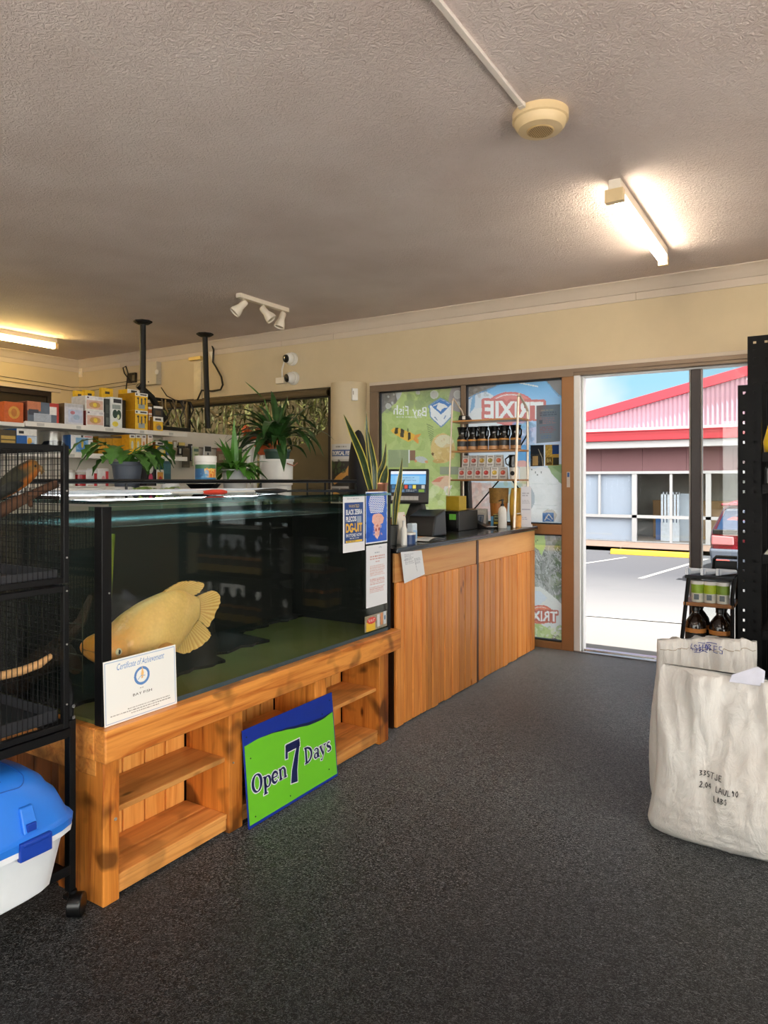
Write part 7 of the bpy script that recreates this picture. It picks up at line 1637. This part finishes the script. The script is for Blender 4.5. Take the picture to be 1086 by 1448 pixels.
# wooden bucket, yellow box and tray under the stand
wdk = wood('dark_honey_bucket', (190, 122, 48), (120, 66, 22), 'Z', 1.2, knots=False)
c = V((-2.20, 5.24, CZ)); o = thing('wooden_bucket', 'small wooden stave bucket under the wire stand', 'bucket', c)
mb = MB(); mb.lathe([(.062, 0), (.070, .18), (.066, .18), (.058, .01), (.001, .01)], c, 22); mb.done('staves', wdk, o)
mb = MB(); mb.lathe([(.0735, .181), (.0735, .24), (.076, .25), (.078, .30), (.070, .30), (.068, .19), (.001, .19)], c, 26); mb.done('top_basket', plain('basket_olive', (150, 112, 50), .7, var=.3, scale=50, bump=.5), o, smooth=True)
c = V((-2.06, 5.27, CZ)); mb = MB(); mb.skin([sring(mb, c.x, c.y, a, b_, CZ + z, 22, 2.6) for z, a, b_ in ((.001, .05, .035), (.12, .06, .038), (.22, .058, .03), (.28, .05, .012), (.30, .045, .004))]); tag(mb.done('yellow_bag', plain('mustard_bag', (222, 176, 70), .5, bump=.3, bscale=30), smooth='all'), 'mustard yellow bag beside the wooden bucket under the wire stand', 'bag')
mb = MB(); mb.b(-2.36, -2.25, 4.63, 4.75, CZ + .1405, CZ + .245)
o = tag(mb.done('yellow_carton', plain('olive_yellow_carton', (176, 146, 30), .5, var=.15), bevel=.004), 'olive yellow carton standing on the black cash drawer', 'carton')
mb = MB(); mb.prism([(-2.60, 5.352, CZ + .0005), (-2.50, 5.352, CZ + .0005), (-2.515, 5.352, 1.33), (-2.57, 5.352, 1.33)], (0, .06, 0)); tag(mb.done('black_speaker', M['blkp'], bevel=.008), 'tall tapering black speaker behind the left leg of the wire stand', 'speaker')
mb = MB(); mb.b(-2.50, -2.30, 5.08, 5.22, 1.078, 1.096)
for k in range(6): mb.b(-2.50 + k * .036, -2.48 + k * .036, 5.08, 5.22, 1.0965, 1.108)
mb.b(-2.49, -2.475, 5.14, 5.16, CZ + .0005, 1.077); mb.b(-2.33, -2.315, 5.14, 5.16, CZ + .0005, 1.077)
tag(mb.done('slatted_riser', plain('driftwood_riser', (150, 122, 84), .7, var=.3, scale=20), bevel=.002), 'weathered slatted riser under the wire stand', 'riser')
for k, (x, cc, lab) in enumerate(((-2.40, (206, 212, 220), 'white folded leaflet under the slatted riser, left'), (-2.355, (120, 160, 206), 'blue leaflet under the slatted riser, right'))):
    mb = MB(); mb.hexa([(x, 5.04, CZ + .0005), (x + .04, 5.05, CZ + .0005), (x + .04, 5.07, CZ + .0005), (x, 5.06, CZ + .0005), (x, 5.05, CZ + .07), (x + .04, 5.06, CZ + .075), (x + .04, 5.063, CZ + .075), (x, 5.053, CZ + .07)]); tag(mb.done('leaflet', ink(cc)), lab, 'leaflet')

# ================================================================== right-hand side: racks, display, sacks
rackm = plain('black_rack_steel', (4, 4, 5), .55, 0, spec=.15, var=.1)
def upright(mb, x0, w, y, z1, pitch=.05):
    """slotted plate facing the aisle with two columns of real holes, and a return flange"""
    cols = [0, .22 * w, .34 * w, .66 * w, .78 * w, w]; z = 0; k = 0
    while z < z1 - .001:
        zt = min(z + pitch, z1); h0, h1 = z + pitch * .36, z + pitch * .64
        if zt - z < pitch - .001 or (k * 7) % 5 == 3: mb.b(x0, x0 + w, y, y + .003, z, zt)
        else:
            mb.b(x0, x0 + w, y, y + .003, z, h0); mb.b(x0, x0 + w, y, y + .003, h1, zt)
            for a, c in ((cols[0], cols[1]), (cols[2], cols[3]), (cols[4], cols[5])): mb.b(x0 + a, x0 + c, y, y + .003, h0, h1)
        z = zt; k += 1
    mb.b(x0 + w - .003, x0 + w, y + .003, y + .05, 0, z1)
def rack(label, x0, x1, y0, y1, z1, levels, w, nm='slotted_rack'):
    t = thing(nm, label, 'rack', ((x0 + x1) / 2, (y0 + y1) / 2, 0), 'black slotted steel racks')
    for x in (x0, x1 - w):
        for y in (y0, y1 - .05): mb = MB(); upright(mb, x, w, y, z1); mb.done('upright', rackm, t)
    for z in levels:
        mb = MB(); mb.b(x0 + .003 + w, x1 - .003 - w, y0 + .004, y1 - .004, z - .03, z); mb.b(x0 + w + .003, x1 - w - .003, y0 - .001, y0 + .0035, z - .045, z + .003); mb.done('shelf', rackm, t, bevel=.001)
    mb = MB(); mb.hexa([(x0 + w, y1 - .012, .25), (x0 + w + .03, y1 - .012, .25), (x0 + w + .03, y1 - .006, .25), (x0 + w, y1 - .006, .25), (x1 - w - .03, y1 - .012, z1 - .4), (x1 - w, y1 - .012, z1 - .4), (x1 - w, y1 - .006, z1 - .4), (x1 - w - .03, y1 - .006, z1 - .4)]); mb.done('brace', rackm, t)
    if z1 > 2: mb = MB(); mb.b(x0 + w + .004, x1 - w - .004, y1 - .005, y1 - .003, .05, z1 - .02); mb.done('back_panel', rackm, t)  # added panel, keeps the bright outdoors out of the aquarium reflection
    return t
rack('shorter black slotted rack nearer the viewer at the right edge', -.380, .62, 4.0, 4.42, 1.815, (.20, .58, .96, 1.31, 1.47), .106)
rack('taller black slotted rack at the right edge beside the door', -.408, .70, 4.86, 5.30, 2.215, (.36, 1.0, 1.5, 1.95), .14)
# dark bottles
def bottle(x, y, z, label, group, c=None):
    t = thing('amber_bottle', label, 'bottle', (x, y, z), group)
    mb = MB(); mb.lathe([(.052, 0), (.056, .005), (.056, .165), (.050, .195), (.030, .225), (.019, .238), (.019, .250), (.001, .250)], (x, y, z), 20); mb.done('glass', plain('dark_amber_glass', (30, 17, 9), .12, var=.2, coat=.5), t, smooth=True)
    mb = MB(); mb.lathe([(.022, .2502), (.022, .276), (.018, .281), (.001, .281)], (x, y, z), 16); mb.done('cap', M['blkp'], t, smooth=True)
    for z0, z1, c in ((.03, .085, (186, 150, 60)), (.088, .130, (44, 38, 34)), (.134, .158, (196, 128, 62))):
        mb = MB(); mb.lathe([(.0566, z0), (.0566, z1)], (x, y, z), 20, caps=False); mb.done('label_band', ink(c), t, smooth=True)
    return t
ds = thing('bottle_stand', 'black floor stand of tubs and amber bottles before the doorway', 'display stand', (-.54, 4.4, 0))
mb = MB()
for x, lean in ((-.662, -.03), (-.432, .0)):
    for y in (4.27, 4.52): mb.tube([(x + lean * 1.5, y, 0), (x + lean, y, .40), (x, y, .70), (x + .01, y, .80)], .011, 8)
mb.done('frame', M['blk'], ds, smooth=True)
mb = MB(); mb.b(-.672, -.428, 4.26, 4.53, .785, .80); mb.done('top_shelf', M['blk'], ds, bevel=.002)
mb = MB(); mb.b(-.68, -.425, 4.26, 4.53, .632, .652); mb.done('wood_shelf', wood('display_shelf_wood', (160, 104, 50), (110, 66, 28), 'X', 1), ds, bevel=.002)
mb = MB(); mb.b(-.70, -.42, 4.26, 4.53, .331, .345); mb.done('lower_shelf', M['blk'], ds, bevel=.002)
mb = MB(); mb.tube([(-.555, 4.50, .80), (-.55, 4.50, .875), (-.54, 4.50, .89), (-.43, 4.50, .89)], .010, 8); mb.b(-.545, -.43, 4.49, 4.5, .805, .87); mb.done('rear_handle', M['blk'], ds, smooth=True)
b0 = None; pos = [(-.625, 4.325), (-.500, 4.325), (-.620, 4.44), (-.495, 4.44)]
bl_ = ['front left amber bottle with orange bands on the floor stand', 'front right amber bottle with orange bands on the floor stand', 'rear left amber bottle on the floor stand', 'rear right amber bottle on the floor stand']
for (x, y), lab in zip(pos, bl_):
    if b0 is None: b0 = bottle(x, y, .3455, lab, 'amber bottles on the floor stand')
    else: dup(b0, (x, y, .3455), lab)
def tub(x, y, z, c1, label):
    t = thing('small_tub', label, 'tub', (x, y, z), 'tubs on the floor stand')
    mb = MB(); mb.lathe([(.032, 0), (.034, .10), (.001, .10)], (x, y, z), 20); mb.done('jar_body', ink((206, 206, 196), .3), t, smooth=True)
    mb = MB(); mb.lathe([(.0345, .05), (.0348, .098)], (x, y, z), 20, caps=False); mb.done('green_band', ink(c1), t, smooth=True)
    mb = MB(); mb.lathe([(.036, .1005), (.036, .118), (.001, .118)], (x, y, z), 20); mb.done('lid', M['white'], t, smooth=True)
    mb = MB(); mb.b(x - .014, x + .012, y - .0365, y - .0355, z + .015, z + .045); mb.done('label', ink((90, 100, 106)), t)
for k, (c1, lab) in enumerate((((140, 170, 50), 'white and green tub at the left on the floor stand'), ((170, 190, 40), 'lime green tub in the middle on the floor stand'), ((120, 150, 44), 'white and green tub at the right on the floor stand'))): tub(-.612 + .065 * k, 4.31, .6525, c1, lab)
for k in range(3):
    mb = MB(); x = -.625 + .075 * k; mb.tube([(x - .03, 4.29 + .02 * k, .8215), (x + .05, 4.36 + .02 * k, .8215)], [.020, .010], 8); mb.b(x - .045, x - .03, 4.27 + .02 * k, 4.30 + .02 * k, .803, .84)
    tag(mb.done('white_tube', plain('blueish_white_tube', (214, 220, 230), .35), bevel=.002), ['white tube lying on top of the floor stand, left', 'white tube lying on top of the floor stand, middle', 'white tube lying on top of the floor stand, right'][k], 'tube', 'white tubes on the floor stand')
for zi, z in ((0, .5805), (1, .2005)):
    for k in range(6): dup(b0, (-.19 + .128 * k, 4.12, z), 'amber bottle in the %s bottle row of the shorter black rack, mirrored in the aquarium' % ('upper', 'lower')[zi], group='dark bottles on the shorter black rack')
# goods on the racks
mb = MB(); mb.skin([sring(mb, -.19, 4.14, a, b_, 1.4715 + z, 22, 2.8) for z, a, b_ in ((0, .08, .05), (.06, .085, .055), (.12, .07, .04), (.155, .06, .01), (.16, .055, .004))]); tag(mb.done('yellow_bag', plain('bright_yellow_bag', (226, 190, 30), .4, bump=.4, bscale=30), smooth='all'), 'bright yellow bag on the shorter black rack at the right edge', 'bag')
mb = MB(); mb.b(-.26, .1, 4.03, 4.3, 1.3105, 1.40); tag(mb.done('dark_carton', M['blkp'], bevel=.008), 'black carton below the yellow bag on the shorter rack', 'carton')
mb = MB(); mb.hexa([(-.262, 4.02, .605 + .3555), (.2, 4.02, .9605), (.2, 4.3, .9605), (-.262, 4.3, .9605), (-.262, 4.02, .965), (.2, 4.02, .965), (.2, 4.3, .965), (-.262, 4.3, .965)]); tag(mb.done('shelf_liner', M['paper']), 'white card lying on the shelf of the shorter rack', 'card')
for k in range(4):
    mb = MB(); z = .3605 + .115 * k; mb.skin([sring(mb, .16, 5.08, a, b_, z + dz, 26, 3) for dz, a, b_ in ((.0, .20, .12), (.03, .235, .15), (.075, .235, .15), (.108, .19, .12), (.112, .1, .06))])
    o = tag(mb.done('feed_sack', plain('grey_feed_sack', (178, 176, 176), .45, bump=.4, bscale=14), smooth='all'), ['lowest', 'second lowest', 'second highest', 'topmost'][k] + ' grey feed sack stacked on the taller rack', 'sack', 'grey feed sacks stacked on the taller rack')
    mb = MB(); mb.b(-.076, -.0752, 5.0, 5.16, z + .04, z + .065); mb.done('printed_band', ink((150, 60, 54)), o)
mb = MB(); mb.skin([sring(mb, .2, 5.08, a, b_, 1.0005 + dz, 26, 3) for dz, a, b_ in ((.0, .22, .12), (.04, .26, .15), (.11, .25, .14), (.16, .2, .1), (.165, .1, .05))]); tag(mb.done('feed_sack', plain('grey_feed_sack', (178, 176, 176), .45), smooth='all'), 'single grey feed sack on the middle shelf of the taller rack', 'sack', 'grey feed sacks stacked on the taller rack')
# woven white sacks
def sackmat():
    t = NT('woven_sack'); v = t.coord(); wv = t.n('ShaderNodeTexWave', Scale=160.0, Distortion=.5); t.L(v, wv.inputs['Vector'])
    v2 = t.coord((1, 1, .35)); n = t.noise(v2, 22, 5, .6, 1.0); n2 = t.noise(v, 4, 3)
    c = t.ramp(n2, [(.3, rgb(214, 207, 200)), (.7, rgb(228, 224, 219))])
    h = t.math('ADD', t.math('MULTIPLY', n, 1.0), t.math('MULTIPLY', wv.outputs['Fac'], .05))
    p = t.pbr(c, .42, 0, .45, t.bump(h, .9, .02)); p.inputs['Sheen Weight'].default_value = .1
    return t.done(p)
SM = sackmat()
def sack(name, label, c, w, h, th, rz, seed, top_dip=.02, slump=.0):
    t = thing(name, label, 'sack', c); q = Matrix.Translation(V(c)) @ Matrix.Rotation(rz, 4, 'Z'); NU, NVv = 64, 72
    mb = MB(); grid = {}
    def pt(u, v, side):
        v = min(max(v, 0.0), 1.0); u = min(max(u, -1.0), 1.0)
        z = h * v; fat = th * (.5 + .62 * max(0, math.sin(PI * min(1, v * 1.15 + .12))) * (1 - v) ** .5) * (1 - v ** 2.2) ** .8 + .006
        if v < .05: fat *= .55 + .45 * (v / .05) ** .5
        hw = w / 2 * (1 - .13 * v ** 1.1 + .03 * math.sin(v * 7 + seed)); 
        if v < .06: hw *= .94 + .06 * (v / .06) ** .5
        pr = (1 - abs(u) ** 3.2) ** .55 if abs(u) < 1 else 0
        x = u * hw; y = side * fat * .5 * pr
        def rdg(p): return 1 - 2 * abs(mnoise.noise(p))
        wr = mnoise.noise(V((u * 4.5 + seed, v * 1.4, seed))) * .050 * v ** .8 + rdg(V((u * 5.5 + seed + v * 1.5, v * 1.3, 3))) * .022 * v ** .7 + rdg(V((u * 11 - v * 5, v * 4.5, seed + 9))) * .012 * v ** .4 + rdg(V((u * 3, v * 26, seed))) * .0065 * max(0, 1 - v * 1.9) + mnoise.noise(V((u * 24, v * 22, seed))) * .004
        y += side * wr * (.3 + .7 * pr) + (.02 * mnoise.noise(V((u * 3, 5, seed))) * v ** 3); z += (-top_dip * math.sin(PI * (u + 1) / 2) + .010 * mnoise.noise(V((u * 6, seed, 1)))) * v ** 3
        return q @ V((x, y + slump * v * v, max(z, .001)))
    rows = []
    for j in range(NVv + 1):
        v = j / NVv; row = [mb.bm.verts.new(pt(-1 + 2 * i / NU, v, -1)) for i in range(NU + 1)] + [mb.bm.verts.new(pt(1 - 2 * i / NU, v, 1)) for i in range(1, NU)]
        rows.append(row)
    mb.skin(rows, 0, True); mb.done('bag', SM, t, smooth='all')
    def front(u, v): return pt(u, v, -1)
    return t, front, q
def scribble(name, parent, front, u0, v0, us, vs, lines, mat, w=.0016, seed=1, lift=.004):
    mb = MB()
    for pts in lines:
        P3 = []
        for (a, b_), (c, d) in zip(pts, pts[1:]):
            for k in range(5): f = k / 5; P3.append((a + (c - a) * f, b_ + (d - b_) * f))
        P3.append(pts[-1]); W = []
        for a, b_ in P3:
            u, v = u0 + a * us, v0 + b_ * vs; p = front(u, v); n = (front(u + .01, v) - p).cross(front(u, v + .01) - p).normalized(); n = n if n.y < 0 else -n
            W.append(p + n * lift)
        mb.tube(W, w, 4)
    return mb.done(name, mat, parent)
PEN = plain('marker_black', (44, 40, 38), .6); BLU = plain('marker_blue', (50, 60, 140), .6)
LET = {'S': [[(.8, .9), (.3, 1), (.1, .75), (.8, .4), (.6, 0), (.1, .1)]], 'U': [[(.1, 1), (.15, .2), (.5, 0), (.8, .2), (.85, 1)]], 'T': [[(0, 1), (.9, 1)], [(.45, 1), (.45, 0)]], 'E': [[(.8, 1), (.1, 1), (.1, 0), (.8, 0)], [(.1, .5), (.6, .5)]], 'J': [[(.6, 1), (.6, .1), (.2, 0), (.1, .3)]], 'L': [[(.1, 1), (.1, 0), (.7, 0)]], 'A': [[(0, 0), (.4, 1), (.8, 0)], [(.15, .4), (.65, .4)]], 'B': [[(.1, 0), (.1, 1), (.6, .85), (.2, .5), (.7, .3), (.1, 0)]], '2': [[(.1, .8), (.5, 1), (.7, .7), (.1, 0), (.8, .05)]], '3': [[(.1, .95), (.7, .9), (.35, .55), (.75, .25), (.1, .05)]], '0': [[(.4, 1), (.1, .5), (.4, 0), (.75, .5), (.4, 1)]], '4': [[(.6, 0), (.6, 1), (.05, .35), (.85, .35)]], '5': [[(.7, 1), (.2, 1), (.15, .6), (.7, .4), (.5, 0), (.1, .1)]], '9': [[(.7, .7), (.3, 1), (.15, .65), (.7, .7), (.6, 0)]], ',': [[(.3, .1), (.2, -.2)]], 'G': [[(.8, .85), (.3, 1), (.1, .4), (.4, 0), (.8, .2), (.8, .5), (.5, .5)]], ' ': [], 'M': [[(0, 0), (.15, 1), (.45, .4), (.75, 1), (.9, 0)]], 'Y': [[(.05, 1), (.45, .5), (.85, 1)], [(.45, .5), (.45, 0)]], '/': [[(.1, 0), (.7, 1)]], 'X': [[(0, 0), (.8, 1)], [(0, 1), (.8, 0)]]}
def hand(word): 
    out = []; x = 0
    for ch in word:
        for st_ in LET[ch]: out.append([(x + a, b_) for a, b_ in st_])
        x += 1.05 if ch != ',' else .5
    return out
s1, f1, q1 = sack('woven_sack', 'nearer white woven sack with handwritten marks standing by the racks', (-.220, 2.865, 0), .72, .625, .25, 0, 2.0, .012)
for word, u0, v0, us in (('335TJE', -.51, .432, .044), ('2,04 LAUL90', -.50, .372, .040), ('LABS', -.34, .318, .034)):
    scribble('handwriting', s1, f1, u0, v0, us * .9, .030, hand(word), PEN, .0013, lift=.0035)
mb = MB(); P0 = q1 @ V((.05, -.01, .628))
mb.skin([[mb.bm.verts.new(V((x, y + 2.865 - .012, z))) for x, z in ((-.30 + dx, .60), (-.19 + dx, .60), (-.185 + dx, .655), (-.21 + dx, .668), (-.29 + dx, .628))] for y, dx in ((-.014, 0), (-.004, .004))]); mb.done('paper_tag', plain('lilac_white_tag', (206, 206, 220), .6, var=.06, scale=30), s1, bevel=.003)
s2, f2, q2 = sack('woven_sack', 'farther white woven sack with blue scribble on its top hem', (-.425, 3.235, 0), .48, .662, .18, math.radians(30), 5.0, -.006)
scribble('scribble', s2, f2, -.33, .935, .052, .040, hand('XSG2MX3E5') + [[(0, .1), (3, .6), (7, .2)], [(1, -.2), (4, .0), (5, -.3)], [(2, 1.3), (5, 1.1), (8, 1.4)]], BLU, .0014, lift=.003)
scribble('handwriting', s2, f2, -.35, .80, .05, .022, hand('L E MM9'), PEN, .0013, lift=.003)
mb = MB(); W = [f2(-.97 + 1.94 * i / 40, .945) + V((0, -.0022, 0)) for i in range(41)]; mb.tube(W, .0012, 4); mb.done('hem_stitch', plain('tan_stitch', (150, 126, 96), .7), s2)
